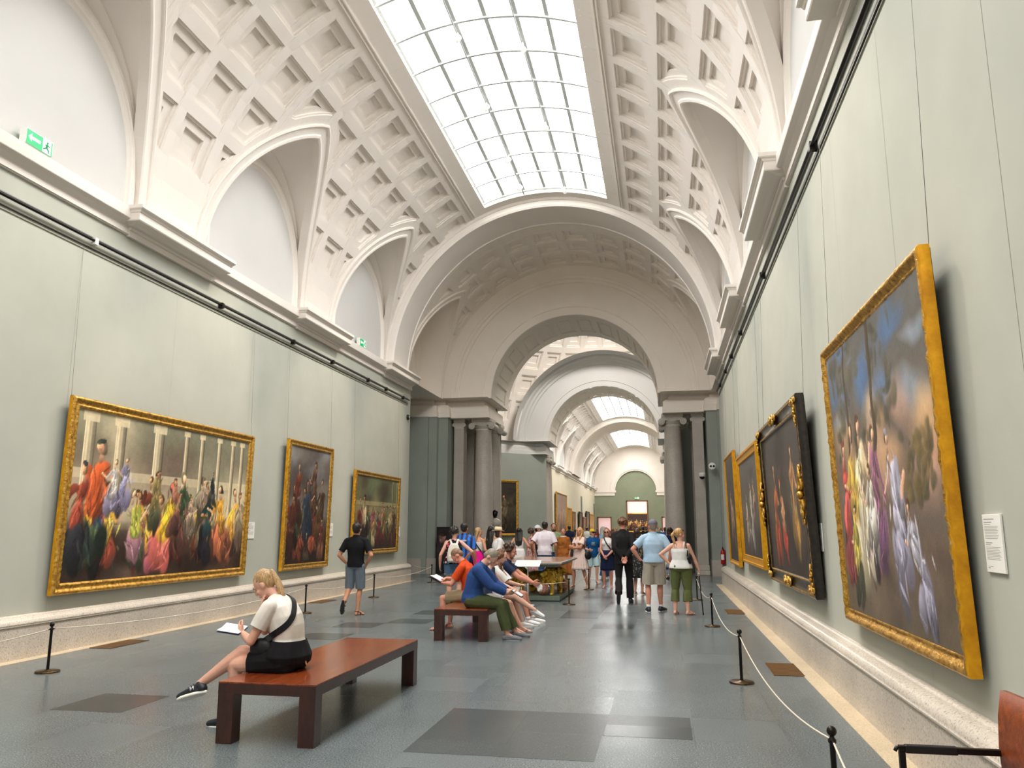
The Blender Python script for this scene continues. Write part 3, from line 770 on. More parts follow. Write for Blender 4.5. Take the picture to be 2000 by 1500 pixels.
# ------------------------------------------------------------------ pictures
t=NT('canvas_paint'); a=t.new('ShaderNodeVertexColor'); a.layer_name='paint'
n=t.noise(7,5); br=t.noise(160,2,vec=t.mapping((1,.35,1)))
col=t.mix(1.,a.outputs['Color'],t.ramp(n.outputs['Fac'],[(.25,(.86,.86,.86,1)),(.75,(1.1,1.1,1.1,1))]),'MULTIPLY')
t.set(col=col,rough=.45,spec=.3,bump=br.outputs['Fac'],bstr=.15)
def hx(s): return np.array([int(s[i:i+2],16)/255. for i in (0,2,4)])
class Paint:
    """a generic picture made of brush strokes on an nx x ny colour grid (aspect in metres)"""
    def __init__(s,w,h,nx,seed):
        s.w,s.h=w,h; s.nx=nx; s.ny=max(8,int(nx*h/w)); s.r=np.random.RandomState(seed)
        s.X0,s.Y0=np.meshgrid(np.linspace(0,w,s.nx),np.linspace(0,h,s.ny)); s.c=np.zeros((s.ny,s.nx,3))
        s.X=s.X0.copy(); s.Y=s.Y0.copy()
        for k in range(26):      # irregular brushwork: warp the drawing space
            f=h*0+2*PI*s.r.uniform(1.2,9)/2.6; a=.008/(1+f*.03); th=s.r.uniform(0,2*PI); ph=s.r.uniform(0,6.3,2); d=s.X0*math.cos(th)*f+s.Y0*math.sin(th)*f
            s.X=s.X+a*np.sin(d+ph[0]); s.Y=s.Y+a*np.sin(d*1.1+ph[1])
    def fill(s,top,bot,mid=None):
        f=(s.Y/s.h)[...,None]; a=hx(top); b=hx(bot)
        s.c=b*(1-f)+a*f
        if mid: m=hx(mid); k=np.clip(1-abs(f-.5)*3,0,1); s.c=s.c*(1-k)+m*k
    def el(s,x,y,rx,ry,rot,col,al=.9,shade=.35,hard=6.,raw=False):
        c,sn=math.cos(rot),math.sin(rot); m=max(rx,ry)*1.25
        ix=slice(max(0,int((x-m)/s.w*s.nx)),min(s.nx,int((x+m)/s.w*s.nx)+2)); iy=slice(max(0,int((y-m)/s.h*s.ny)),min(s.ny,int((y+m)/s.h*s.ny)+2))
        X=(s.X0 if raw else s.X)[iy,ix]-x; Y=(s.Y0 if raw else s.Y)[iy,ix]-y
        if X.size==0: return
        u=(X*c+Y*sn)/rx; v=(-X*sn+Y*c)/ry; d=np.sqrt(u*u+v*v)
        k=np.clip((1.08-d)*hard,0,1)[...,None]*al
        col=hx(col) if isinstance(col,str) else np.asarray(col)
        sh=np.clip(1+shade*(X*-.6+Y*.7)/max(rx,ry),.35,1.6)[...,None]
        s.c[iy,ix]=s.c[iy,ix]*(1-k)+np.clip(col*sh,0,1)*k
    def line(s,x0,y0,x1,y1,wd,col,al=.9,shade=.2):
        n=int(math.hypot(x1-x0,y1-y0)/max(wd*.7,.01))+2
        for i in range(n):
            f=i/(n-1.); s.el(x0+(x1-x0)*f,y0+(y1-y0)*f,wd,wd,0,col,al,shade)
    def clouds(s,cols,n,y0,y1,r0,r1,al=.35):
        for i in range(n):
            s.el(s.r.uniform(0,s.w),s.r.uniform(y0,y1)*s.h,s.r.uniform(r0,r1),s.r.uniform(r0,r1)*.6,s.r.uniform(-.5,.5),cols[s.r.randint(len(cols))],al,.3,1.4)
    def figure(s,x,y,h,robe,robe2,skin='c89872',lean=0.,hair='3a2818'):
        """a generic draped figure of height h, feet at x,y"""
        r=s.r; L=lambda f:x+lean*h*.5*f*f
        dk=np.clip(hx(robe2)*.45,0,1)
        for k in range(7): s.el(x+r.uniform(-.14,.14)*h,y+h*r.uniform(.08,.3),h*r.uniform(.05,.11),h*r.uniform(.12,.24),r.uniform(-.25,.25)-lean*.5,dk if k<2 else hx(robe2)*r.uniform(.7,1.1),.85,.5,4)
        for k in range(7): f=r.uniform(.36,.74); s.el(L(f)+r.uniform(-.09,.09)*h*(1.2-f),y+h*f,h*r.uniform(.05,.09),h*r.uniform(.07,.14),r.uniform(-.4,.4)-lean,hx(robe)*r.uniform(.75,1.1),.85,.5,4)
        for k in range(34):      # folds
            f=r.uniform(.03,.72); fx=L(f)+r.normal(0,.075+.05*(1-f))*h; cc=hx(robe if f>.38 else robe2)*r.choice([.4,.55,.75,1.15,1.3,1.5])
            s.el(fx,y+h*f,h*r.uniform(.006,.018),h*r.uniform(.04,.13),r.uniform(-.7,.7)-lean,np.clip(cc,0,1),.6,.1,2.5)
        sd=r.choice([-1,1]); hxp=L(.9)
        sx0=L(.7)+sd*h*.08; ex,ey=sx0+sd*h*r.uniform(.05,.12),y+h*r.uniform(.52,.62); hx2,hy2=ex+r.uniform(-.05,.12)*sd*h,ey+r.uniform(-.02,.12)*h
        s.line(sx0,y+h*.72,ex,ey,h*.034,np.clip(hx(robe)*.85,0,1)); s.line(ex,ey,hx2,hy2,h*.018,skin); s.el(hx2,hy2,h*.022,h*.022,0,skin)
        s.el(hxp,y+h*.80,h*.022,h*.05,0,np.clip(hx(skin)*.75,0,1)); s.el(hxp-sd*h*.006,y+h*.895,h*.046,h*.058,lean,hair); s.el(hxp+sd*h*.012,y+h*.88,h*.032,h*.046,lean*.5,skin,.9,.6)
        s.el(hxp+sd*h*.02,y+h*.86,h*.016,h*.01,0,np.clip(hx(skin)*.6,0,1),.5)
        if r.rand()<.5: s.el(hxp,y+h*.925,h*.045,h*.025,lean,[hair,robe2][r.randint(2)],.9)
    def rect(s,x0,x1,y0,y1,col,al=.9):
        k=((s.X0>x0)&(s.X0<x1)&(s.Y0>y0)&(s.Y0<y1))[...,None]*al; s.c=s.c*(1-k)+hx(col)*k
    def column(s,x,w,y0,y1,col):
        c=hx(col); u=(s.X0-x)/(w*.5); k=((abs(u)<1)&(s.Y0>y0)&(s.Y0<y1))[...,None]*.92
        sh=(np.clip(1.0-.45*np.clip(u,-1,1)-.15*np.clip(u,-1,1)**2,.4,1.3)*(1+.10*np.sin(u*11)))[...,None]
        s.c=s.c*(1-k)+np.clip(c*sh*.85,0,1)*k
        for yy,hh in ((y1,.3),(y0,.28)): s.rect(x-w*.72,x+w*.72,yy-w*hh,yy+w*hh,col,.85)
    def done(s,gain=1.0):
        s.c=np.clip(s.c*gain+s.r.normal(0,.012,s.c.shape),0,1); return s
def canvas_mesh(name,p,parent,z,sx=0,sy=0):
    nx,ny=p.nx,p.ny
    v=np.stack([p.X0-p.w/2+sx,p.Y0+sy,np.full_like(p.X0,z)],-1).reshape(-1,3)
    i=np.arange(nx*ny).reshape(ny,nx); f=np.stack([i[:-1,:-1],i[:-1,1:],i[1:,1:],i[1:,:-1]],-1).reshape(-1,4)
    me=bpy.data.meshes.new(name); me.vertices.add(len(v)); me.vertices.foreach_set('co',v.ravel())
    me.loops.add(f.size); me.loops.foreach_set('vertex_index',f.ravel().astype(np.int32))
    me.polygons.add(len(f)); me.polygons.foreach_set('loop_start',np.arange(0,f.size,4,dtype=np.int32))
    me.update(calc_edges=True); me.validate()
    at=me.color_attributes.new('paint','FLOAT_COLOR','POINT')
    c=p.c.reshape(-1,3); c=np.where(c<=.04045,c/12.92,((c+.055)/1.055)**2.4)
    at.data.foreach_set('color',np.concatenate([c,np.ones((len(c),1))],1).astype(np.float32).ravel())
    me.materials.append(MATS['canvas_paint'])
    o=bpy.data.objects.new(name,me); COL.objects.link(o); o.parent=parent; return o
def frame_mesh(W,H,prof,carve=0.,step=.05,mfun=None,seed=1):
    """mitred rectangular frame; prof: (inset, height); local x right, y up, z out of the wall"""
    mb=MB(); r=random.Random(seed)
    cor=[(-W/2,0,1,1),(W/2,0,-1,1),(W/2,H,-1,-1),(-W/2,H,1,-1)]
    for k in range(4):
        a=cor[k]; b=cor[(k+1)%4]; L=math.hypot(b[0]-a[0],b[1]-a[1]); n=max(1,int(L/step)) if carve else 1
        rows=[]
        for q in range(n+1):
            f=q/n; row=[]
            for j,(i,z) in enumerate(prof):
                pa=(a[0]+a[2]*i,a[1]+a[3]*i); pb=(b[0]+b[2]*i,b[1]+b[3]*i)
                dz=0; di=0
                if carve and 0<q<n and 0<j<len(prof)-1:
                    dz=carve*(math.sin(f*L/.055*PI)*.5+mnoise.noise((f*L*14+k*7,j*3.1,seed))*.9)
                row.append((pa[0]+(pb[0]-pa[0])*f,pa[1]+(pb[1]-pa[1])*f,z+dz))
            rows.append(row)
        mb.grid(rows,0,bool(carve),False,(lambda i,j:mfun(j)) if mfun else None)
    return mb
ACANTHUS=[(0,0),(0,.05),(.012,.075),(.03,.085),(.05,.08),(.065,.06),(.075,.052),(.10,.05),(.115,.062),(.13,.066),(.145,.05),(.155,.03)]
def picture(side,y0,y1,z0,z1,xb,tilt,P,label,group=None,prof=ACANTHUS,mats=('gold_leaf','gold_flat'),carve=.010,wires=True,name='painting',mf=None,deep=0.,cat='painting'):
    """hang a framed picture on a long wall. side -1 left wall, 1 right wall; xb gap at the foot; top leans out by tilt"""
    W=abs(y1-y0); H=z1-z0; ym=(y0+y1)/2
    e=empty(name,(X0+side*(WU-xb),ym,z0),0,label,cat,group)
    ang=math.atan2(tilt,H)
    # local x along the wall to the viewer's right, y up, z into the room
    zx=Vector((-side,0,0)); xx=Vector((0,1,0)).cross(Vector((0,0,0))) 
    xx=Vector((0,side*-1.,0)); yy=Vector((0,0,1))
    m=Matrix((xx,yy,zx)).transposed(); m=m@Matrix.Rotation(ang,3,'X')
    e.rotation_euler=m.to_euler()
    fr=frame_mesh(W,H,prof,carve,mfun=mf or (lambda j:1 if j<1 else 0),seed=int(abs(ym)*7)+1).obj('frame',M(*mats),e)
    bk=MB(); bk.box(-W/2+.02,W/2-.02,.02,H-.02,-.01,.012,0); bk.obj('backing',M('frame_black'),e)
    canvas_mesh('canvas',P,e,prof[-1][1]+.002,0,prof[-1][0]-.0)
    if wires:
        for s in (-1,1):
            w=MB(); p0=Vector((s*(W/2-.03),H-.06,-.005)); wp=m@p0+Vector(e.location); tp=Vector((X0+side*(WU-.035),wp.y,5.62))
            w.tube([p0,m.inverted()@(tp-Vector(e.location))],.0022,5); w.obj('hanging_wire',M('wire_grey'),e)
    return e
def inner(y0,y1,z0,z1,prof): return abs(y1-y0)-2*prof[-1][0],z1-z0-2*prof[-1][0]
R_=random.Random(3)
ROB=['7a3a2c','a8553a','46543a','28302e','b98a34','8a4a52','3c4a5c','c08068','5c3020','d0a040','6a6a42']
def crowd_scene(w,h,nx,seed,bg,cols,base,figs,dark='241a14',colx=None,gain=1.):
    p=Paint(w,h,nx,seed); p.fill(*bg); r=p.r
    p.clouds([bg[0],bg[1],base],26,.35,1.0,.15*h,.4*h)
    if colx:
        p.rect(0,w,.60*h,.66*h,base,.7); p.rect(0,w,.30*h,.60*h,base,.35)
        for cx in colx: p.column(cx*w,(.05 if cx<.5 else .026)*w,.30*h,.97*h,base)
    p.clouds([dark,dark,'3a2a20'],34,0,.30,.1*h,.32*h,.62)
    for q in range(max(6,int(w*3.2))): p.figure(r.uniform(.03,.97)*w,r.uniform(.0,.22)*h,r.uniform(.38,.55)*h,ROB[r.randint(11)],ROB[r.randint(11)],'b88860',r.uniform(-.25,.25))
    for (fx,fy,fh,c1,c2,ln) in figs:
        p.figure(fx*w,fy*h,fh*h,c1,c2,['c89872','b07c58','d8ac84'][r.randint(3)],ln,['2a1c12','4a3420','6a5a48'][r.randint(3)])
    return p.done(gain)
LW,LH=inner(9.52,14.54,.73,3.43,ACANTHUS)
P1=crowd_scene(LW,LH,270,11,('6e6c58','54443a','a0937a'),None,'c0b090',
  [(.10,.03,.86,'b8542c','28322c',.1),(.24,.42,.36,'8c88a0','6a6478',.1),(.33,.05,.55,'9a9a46','b07f88',-.35),(.47,.03,.62,'d2a832','c8665a',.25),(.57,.12,.60,'3a4a32','5a3a30',-.1),
   (.68,.20,.50,'7a6a5a','5a5040',.1),(.74,.06,.58,'20383a','1c1c22',.15),(.83,.08,.60,'c08a34','b86a48',-.12),(.91,.07,.58,'d09a3c','7a4a34',.1),(.76,.48,.26,'22262a','30302c',0.),(.04,.10,.62,'8a4030','2c2c30',.1),(.18,.40,.34,'b8b0a8','7c7488',.1),(.40,.30,.4,'7a6a40','4a4a34',.1),(.52,.25,.42,'8a5a48','5c3c34',-.1),(.62,.22,.34,'a08a70','6c6050',0),(.96,.12,.5,'8a7a60','5a4a3c',0)],colx=[.06,.20,.40,.56,.66,.78,.88,.95],gain=1.18)
LP1=picture(-1,9.52,14.54,.73,3.43,.04,.05,P1,'very wide gilt-framed painting of robed figures, behind the seated woman')
PR2=[(0,0),(0,.06),(.01,.08),(.03,.085),(.05,.07),(.07,.06),(.09,.06),(.105,.075),(.12,.07),(.13,.04)]
w_,h_=inner(16.05,18.45,.725,3.56,PR2)
P2_=crowd_scene(w_,h_,120,23,('8c8e94','3a2a20','5a4a40'),None,'b0a898',
  [(.22,.36,.50,'7a3a28','4a2a20',.1),(.60,.40,.52,'5a3c28','6a4430',.12),(.48,.25,.50,'2e4258','26303e',-.1),(.82,.18,.60,'4a3420','5c4024',0),(.14,.03,.60,'5c2c1c','3c2018',0),(.85,.03,.38,'6a2c38','8c5c44',.1),(.5,.0,.28,'3c2c24','5a4838',0)],gain=.92)
LP2=picture(-1,16.05,18.45,.725,3.56,.04,.05,P2_,'tall narrow gilt-framed painting between the two wider ones on the left wall',prof=PR2)
w_,h_=inner(19.95,23.65,.93,3.17,PR2)
P3_=crowd_scene(w_,h_,150,31,('687050','3c2c20','5a5a40'),None,'b0a070',
  [(.10,.10,.62,'7a3228','201c1c',.05),(.22,.12,.64,'d0b088','221c1c',-.1),(.42,.05,.5,'a07a50','b0a078',.15),(.55,.02,.52,'7c2a2c','5c2024',-.1),(.66,.04,.58,'8a6a34','5a2a24',0),(.80,.04,.60,'b0a070','4a3020',.1),(.92,.05,.62,'3c2a20','5c3020',-.05)],colx=[.86,.97])
LP3=picture(-1,19.95,23.65,.93,3.17,.04,.05,P3_,'gilt-framed painting in front of the walking man, last one on the left wall',prof=PR2)
# right wall
PR=[(0,0),(0,.066),(.015,.078),(.04,.082),(.06,.06),(.075,.045),(.085,.045),(.10,.055),(.11,.045)]
w_,h_=inner(5.155,8.34,.76,3.37,PR)
P=Paint(w_,h_,210,41); P.fill('5c5a56','5c5040','6a5a50')
P.clouds(['4c6a94','5a7298','8c98a8'],14,.66,1.,.12,.5,.6); P.clouds(['c89a80','c8a070','b88a78'],12,.45,.72,.2,.5,.55)
for i in range(70): P.el(P.r.uniform(.05,.75)*w_,P.r.uniform(.55,1.)*h_,P.r.uniform(.03,.13),P.r.uniform(.03,.13),0,['3a3a2c','4a4434','5a5240'][P.r.randint(3)],.6,.3,2)
for i in range(60): P.el(P.r.uniform(.75,.95)*w_,P.r.uniform(.4,.58)*h_,P.r.uniform(.03,.09),P.r.uniform(.03,.09),0,['4a4430','5a4c30','6a5a38'][P.r.randint(3)],.7,.3,2)
P.line(.2*w_,.5*h_,.24*w_,1.*h_,.04,'4c4034'); P.line(.5*w_,.5*h_,.54*w_,1.*h_,.05,'4a3e32')
P.clouds(['5c4c40','4a3e34','6a5a4a'],20,0,.3,.2,.6,.6)
for a in ((.10,.12,.56,'b8504a','7a3a3c',.05,),(.22,.10,.62,'c8a44c','b0903c',.05),(.32,.13,.62,'dcc49c','c8bca4',.0),(.46,.16,.52,'8c5c74','6a4a64',.1),(.40,.20,.36,'c8c0b4','a8a098',0),(.17,.04,.36,'a89a4c','3a3a2c',.3),(.66,.10,.56,'a8a4b4','8c8898',-.25),(.80,.03,.40,'b4b0bc','8a8696',-.5)):
    P.figure(a[0]*w_,a[1]*h_,a[2]*h_,a[3],a[4],'d8a888',a[5],'4a3424')
RP1=picture(1,5.155,8.34,.76,3.37,.04,.058,P.done(1.15),'largest gilt-framed painting on the right wall, nearest the camera',prof=PR,mats=('gold_leaf','gold_flat'),mf=lambda j:1 if j<2 else 0)
PB=[(0,0),(0,.09),(.02,.10),(.045,.10),(.06,.085),(.16,.07),(.175,.085),(.195,.08),(.205,.05)]
w_,h_=inner(9.76,13.7,.816,3.2,PB)
def dark_figures(w,h,nx,seed,figs,bg=('4a4440','3a322c','5a5048'),n=16):
    p=Paint(w,h,nx,seed); p.fill(*bg); p.clouds([bg[0],bg[1],'2c2420'],n,0,1,.1*h,.4*h,.5)
    for (fx,fy,fh,c1,c2,ln) in figs: p.figure(fx*w,fy*h,fh*h,c1,c2,'d8a078',ln,'3a2418')
    return p.done()
P=dark_figures(w_,h_,130,51,[(.25,.1,.72,'b86a44','a04c30',.1),(.45,.08,.6,'d89468','c04838',-.3),(.72,.12,.78,'c8905c','a88044',.12),(.88,.05,.5,'5a4a3c','3c3028',0)])
RP2=picture(1,9.76,13.7,.816,3.2,.03,.09,P,'painting in a black frame with gilt scrolls at corners and sides',prof=PB,mats=('frame_black','frame_black','gold_leaf'),carve=.004,mf=lambda j:2 if j in (2,6) else 0)
# carved gilt scrollwork on the black frame
def scroll(c,rx,ry,turns,th,flip=1):
    return [(c[0]+flip*rx*(1-.75*i/22)*math.cos(turns*2*PI*i/22),c[1]+ry*(1-.75*i/22)*math.sin(turns*2*PI*i/22),c[2]) for i in range(23)]
W=3.94; H=2.384
def ornament(cx,cy,sc,rot,name='gilt_ornament'):
    mb=MB(); ca,sa=math.cos(rot),math.sin(rot)
    def T(p): return (cx+(p[0]*ca-p[1]*sa)*sc,cy+(p[0]*sa+p[1]*ca)*sc,.105+p[2]*sc)
    for fl in (-1,1):
        mb.tube([T(p) for p in scroll((fl*.45,0,.05),.32,.3,1.4,.1,fl)],[ .10*sc*(1-.5*i/22) for i in range(23)],7)
        mb.tube([T((fl*(.15+.95*k/8),.12*math.sin(k*.9),.08)) for k in range(9)],[.12*sc*(1-k/9.5) for k in range(9)],7)
        mb.tube([T(p) for p in scroll((fl*1.0,.05,.04),.2,.2,1.2,.1,-fl)],[ .07*sc*(1-.5*i/22) for i in range(23)],6)
    mb.sphere(T((0,0,.1)),.2*sc,10,6,sq=(1,.8,.7))
    o=mb.obj(name,M('gold_leaf'),RP2); return o
for x in (-1,1):
    for y,r in ((.09,0),(H-.09,0)): ornament(x*(W/2-.16),y,.17,0); ornament(x*(W/2-.07),y+(.13 if y<1 else -.13),.15,PI/2)
    ornament(x*(W/2-.10),H/2,.30,PI/2)
for y in (.08,H-.08): ornament(0,y,.26,0)
PF=[(0,0),(0,.085),(.01,.09),(.05,.09),(.06,.07),(.15,.062),(.16,.07),(.17,.04)]
w_,h_=inner(14.6,18.36,.91,3.16,PF)
P=dark_figures(w_,h_,110,61,[(.3,.1,.55,'c8b49c','a8988c',.1),(.55,.08,.7,'d8c4ac','a8a098',-.1),(.68,.3,.5,'c8a888','8c7c70',.2),(.42,.05,.4,'b8a898','6a625c',-.3)],('5a5652','4a4540','625a54'))
RP3=picture(1,14.6,18.36,.91,3.16,.03,.05,P,'flat plain gilt frame around a dark picture of pale figures, right wall',prof=PF,mats=('gold_flat','gold_flat'),carve=0)
w_,h_=inner(19.4,22.0,.74,3.45,PR)
P=dark_figures(w_,h_,90,71,[(.4,.2,.5,'c8a080','8c6a54',.1),(.6,.1,.55,'b89070','6a5448',-.1)],('4a4644','3c3834','524a44'))
RP4=picture(1,19.4,22.0,.74,3.45,.03,.05,P,'slim gilt-framed dark picture farthest along the right wall, nearest the fire extinguisher',prof=PR,mats=('gold_flat','gold_flat'),carve=0)
# far gallery pictures
FP=[(60.6,67.1,1.2,4.45,'tall gilt-framed painting just past the far arch, left wall','gold_leaf',('8a7468','7a4a34','a08878')),(67.5,70.8,.9,3.45,'gilt-framed upright panel beside the tallest far painting','gold_flat',('a87a34','7a5434','b08c50')),(71.2,73.8,.9,3.2,'small brown-framed panel before the dark far doorway','door_wood',('8a5c40','5c3c2c','a07850')),
    (77.3,80.3,.9,3.3,'dark-framed picture first after the dark far doorway','frame_black',('6a5444','4c382c','8c6c54')),(81.2,84.0,.9,2.85,'low brown-framed picture in the far gallery','door_wood',('9a7c58','7a5c40','a88c68')),(84.6,88.2,.9,3.5,'tall dark-framed picture near the end of the far gallery','frame_black',('6c6058','4c4038','8c7c6c')),(88.8,94.2,.9,3.3,'wide gilt-framed picture last before the green end wall','gold_flat',('b08850','8a6034','c8a468'))]
PS=[(0,0),(0,.10),(.03,.12),(.10,.10),(.12,.05)]
for i,(a,b,z0,z1,lb,fm,bg) in enumerate(FP):
    w_,h_=inner(a,b,z0,z1,PS); p=Paint(w_,h_,44,80+i); p.fill(*bg); p.clouds(bg,20,0,1,.2,.6,.4)
    for k in range(3): p.figure(w_*(.25+.25*k),h_*.05,h_*.6,ROB[(i*3+k)%11],ROB[(i+k*2+4)%11])
    picture(-1,a,b,z0,z1,.05,.05,p.done(),lb,'pictures of the far gallery',prof=PS,mats=(fm,fm),carve=0,wires=False)
for i,(a,b,z0,z1,lb) in enumerate(((58.,64.,1.2,4.3,'tall gilt-framed painting on the right wall of the far gallery, beside the granite column'),(76,81,.9,3.3,'gilt-framed picture farther along the right wall of the far gallery'))):
    w_,h_=inner(a,b,z0,z1,PS); p=Paint(w_,h_,40,95+i); p.fill('7a6050','4c3424','8c6c54'); p.clouds(['a07050','5c4030'],20,0,1,.2,.6,.4)
    picture(1,a,b,z0,z1,.05,.05,p.done(),lb,'pictures of the far gallery',prof=PS,mats=('gold_leaf','gold_flat'),carve=0,wires=False)
def picture_at(loc,rz,W,H,P,label,prof,mats,name='painting',cat='painting',group=None):
    e=empty(name,loc,0,label,cat,group); e.rotation_euler=(PI/2,0,rz)
    frame_mesh(W,H,prof).obj('frame',M(*mats),e); canvas_mesh('canvas',P,e,prof[-1][1]+.004,0,prof[-1][0])
    bk=MB(); bk.box(-W/2+.01,W/2-.01,.01,H-.01,0,.02,0); bk.obj('backing',M('frame_black'),e); return e
# picture in the room behind the end door
p=Paint(3.2,2.1,90,101); p.fill('3a302c','241c18','4a3c30'); 
for k in range(13): p.figure(.15+.24*k,.1+.15*(k%3),1.0+.1*(k%2),['c8a050','b08a48','d0b070','5a4030','7a4030'][k%5],['3a2c20','6a4c30'][k%2],'e0b888')
picture_at((X0+.1,102.9,1.28),0,3.5,2.35,p.done(1.1),'large dark picture of golden figures seen through the end doorway',[(0,0),(0,.1),(.06,.12),(.14,.06)],('gold_flat',))
# picture in the rotunda beside the left columns
p=Paint(1.6,2.7,50,111); p.fill('3a342c','2c2620','4c4434'); p.clouds(['5a4c38','2a241e'],14,0,1,.1,.5,.5); p.figure(.8,.2,2.0,'6a5a44','4a3c30')
ph=math.radians(180-48); ang=(math.sin(ph),-math.cos(ph))
picture_at((X0-5.42,43.28,1.25),math.radians(48.5),1.9,3.05,p.done(),'gilt-framed picture hanging in the round hall, seen past the left columns',[(0,0),(0,.08),(.05,.1),(.15,.05)],('gold_leaf',))
# dark portrait panel standing at the left pier
p=Paint(.62,1.6,50,121); p.fill('2a2426','1c1a1e','3a2c30'); p.el(.2,1.25,.13,.17,0,'c08c7c'); p.el(.40,1.05,.10,.14,0,'d0a088'); p.el(.2,1.42,.16,.10,0,'2a1c18'); p.clouds(['5a3a40','30282c'],10,0,1,.08,.2,.5)
picture_at((X0-4.98+.31,28.5,.03),0,.66,1.66,p.done(),'dark portrait panel standing by the green pier, behind the woman with a backpack',[(0,0),(0,.03),(.02,.03),(.02,.02)],('frame_black',),'portrait_panel','panel')

# ------------------------------------------------------------------ wall labels
def wall_label(side,y,z,h,w,label,lines,x_off=.012):
    e=empty('wall_label',(X0+side*(WU-.002),y,z),0,label,'label','printed cards beside the pictures')
    m=Matrix((Vector((0,-side,0)),Vector((0,0,1)),Vector((-side,0,0)))).transposed(); e.rotation_euler=m.to_euler()
    b=MB(); b.box(-w/2,w/2,0,h,0,x_off,0); b.obj('card',M('card_white'),e,bev=.002)
    t_=MB(); rr=random.Random(int(y*10))
    for k,(f0,wd,th) in enumerate(lines):
        yy=h*(1-f0); t_.poly([(-w/2+w*.09,yy,x_off+.0006),(-w/2+w*.09+w*wd,yy,x_off+.0006),(-w/2+w*.09+w*wd,yy+th,x_off+.0006),(-w/2+w*.09,yy+th,x_off+.0006)],0)
    t_.obj('printed_lines',M('print_grey'),e)
LN=[(.09,.56,.004),(.145,.42,.005),(.175,.34,.003)]+[(.21+.026*k,.76-.04*((k*7)%3),.0022) for k in range(9)]+[(.50,.36,.005),(.53,.27,.003)]+[(.57+.026*k,.78-.05*((k*5)%3),.0022) for k in range(9)]+[(.90,.3,.002),(.93,.14,.004)]
wall_label(1,4.88,1.365,.318,.25,'printed card on the right wall, nearest the camera, beside the largest painting',LN)
wall_label(1,9.91,1.35,.32,.25,'printed card on the right wall between the largest and the black-framed painting',LN)
wall_label(1,14.3,1.35,.32,.25,'printed card on the right wall between black-framed and plain gilt painting',LN)
wall_label(1,19.05,1.35,.32,.25,'printed card on the right wall before the farthest slim picture',LN)
wall_label(-1,14.86,1.42,.32,.27,'printed card beside the very wide painting on the left wall',LN)
wall_label(-1,18.77,1.43,.32,.27,'printed card beside the tall narrow painting on the left wall',LN)
wall_label(-1,23.98,1.38,.30,.27,'printed card beside the last painting on the left wall',LN)

# ------------------------------------------------------------------ rails on the walls
for s,y1 in ((-1,24.6),(1,24.6)):
    e=empty('picture_rail',(0,0,0),0,'dark picture hanging rail along the top of the %s wall'%where(s),'rail')
    x=lambda d:X0+s*(WU-d)
    b=MB(); b.tube([(x(.06),YB,5.755),(x(.06),y1,5.755)],.022,8); b.obj('rail',M('black_metal'),e)
    b=MB(); b.box(*sorted((x(0),x(.02))),YB,y1,5.635,5.65,0); b.obj('lower_channel',M('black_metal'),e)
    b=MB(); b.box(*sorted((x(0),x(.015))),YB,y1,5.59,5.60,0); b.obj('lower_strip',M('seam_line'),e)
    b=MB(); b.box(*sorted((x(0),x(.03))),YB,y1,5.80,5.815,0); b.obj('upper_strip',M('track_grey'),e)
    for y in (9.75,16.2,18.4,20.9,22.4,24.0,5.0,13.2) if s<0 else (8.6,13.2,17.2,19.6,21.5,23.6,4.6):
        b=MB(); b.box(*sorted((x(0),x(.085))),y-.035,y+.035,5.70,5.80,0); b.obj('clip',M('white_plastic' if y<10 and s<0 else 'dark_metal'),e)

# ------------------------------------------------------------------ exit signs, devices
def exit_sign(loc,w,h,label,yaxis=True,side=1):
    e=empty('exit_sign',loc,0,label,'sign')
    m=Matrix((Vector((0,1,0)),Vector((0,0,1)),Vector((1,0,0)))).transposed() if yaxis else Matrix((Vector((1,0,0)),Vector((0,0,1)),Vector((0,-1,0)))).transposed()
    e.rotation_euler=m.to_euler(); d=.10
    b=MB(); b.grid([[(-w/2,0,0),(-w/2,0,d*.75),(-w/2,h*.25,d),(-w/2,h,d),(-w/2,h,0)],[(w/2,0,0),(w/2,0,d*.75),(w/2,h*.25,d),(w/2,h,d),(w/2,h,0)]],0,False)
    for x in (-w/2,w/2): b.poly([(x,0,0),(x,0,d*.75),(x,h*.25,d),(x,h,d),(x,h,0)],0)
    b.obj('housing',M('white_plastic'),e)
    f=MB(); f.box(-w*.47,w*.47,h*.12,h*.94,d,d+.004,0); f.obj('green_panel',M('exit_glow'),e)
    a=MB(); q=lambda x,y:(x*w,y*h,d+.006)
    a.poly([q(-.42,.55),q(-.30,.80),q(-.30,.64),q(.02,.64),q(.02,.46),q(-.30,.46),q(-.30,.30)],0)   # arrow
    a.obj('arrow',M('exit_white'),e)
    r=MB(); r.poly([q(.10,.14),q(.42,.14),q(.42,.92),q(.10,.92)],0); r.obj('door_pictogram',M('exit_white'),e)
    g=MB(); z=d+.009
    def bar(x0,y0,x1,y1,t): g.tube([(x0*w,y0*h,z),(x1*w,y1*h,z)],t*h,6)
    g.sphere((.27*w,.78*h,z),.05*h,8,6); bar(.27,.70,.24,.48,.05); bar(.24,.48,.33,.34,.035); bar(.33,.34,.33,.20,.03); bar(.24,.48,.17,.36,.035); bar(.17,.36,.12,.32,.03); bar(.27,.66,.35,.58,.025); bar(.27,.66,.19,.60,.025)
    g.obj('running_figure',M('sign_green'),e); return e
t=NT('exit_glow'); t.set(col=rgb(0,168,100),rough=.3,Emission_Color=rgb(0,190,110),Emission_Strength=.35)
t=NT('exit_white'); t.set(col=rgb(235,250,242),rough=.3,Emission_Color=(.85,1,.93,1),Emission_Strength=.5)
exit_sign((X0-4.985,8.53,6.56),.47,.24,'lit green exit sign on the nearest white lunette wall, upper left')
exit_sign((X0-4.985,20.36,6.56),.46,.24,'lit green exit sign on the last white lunette wall of this hall')
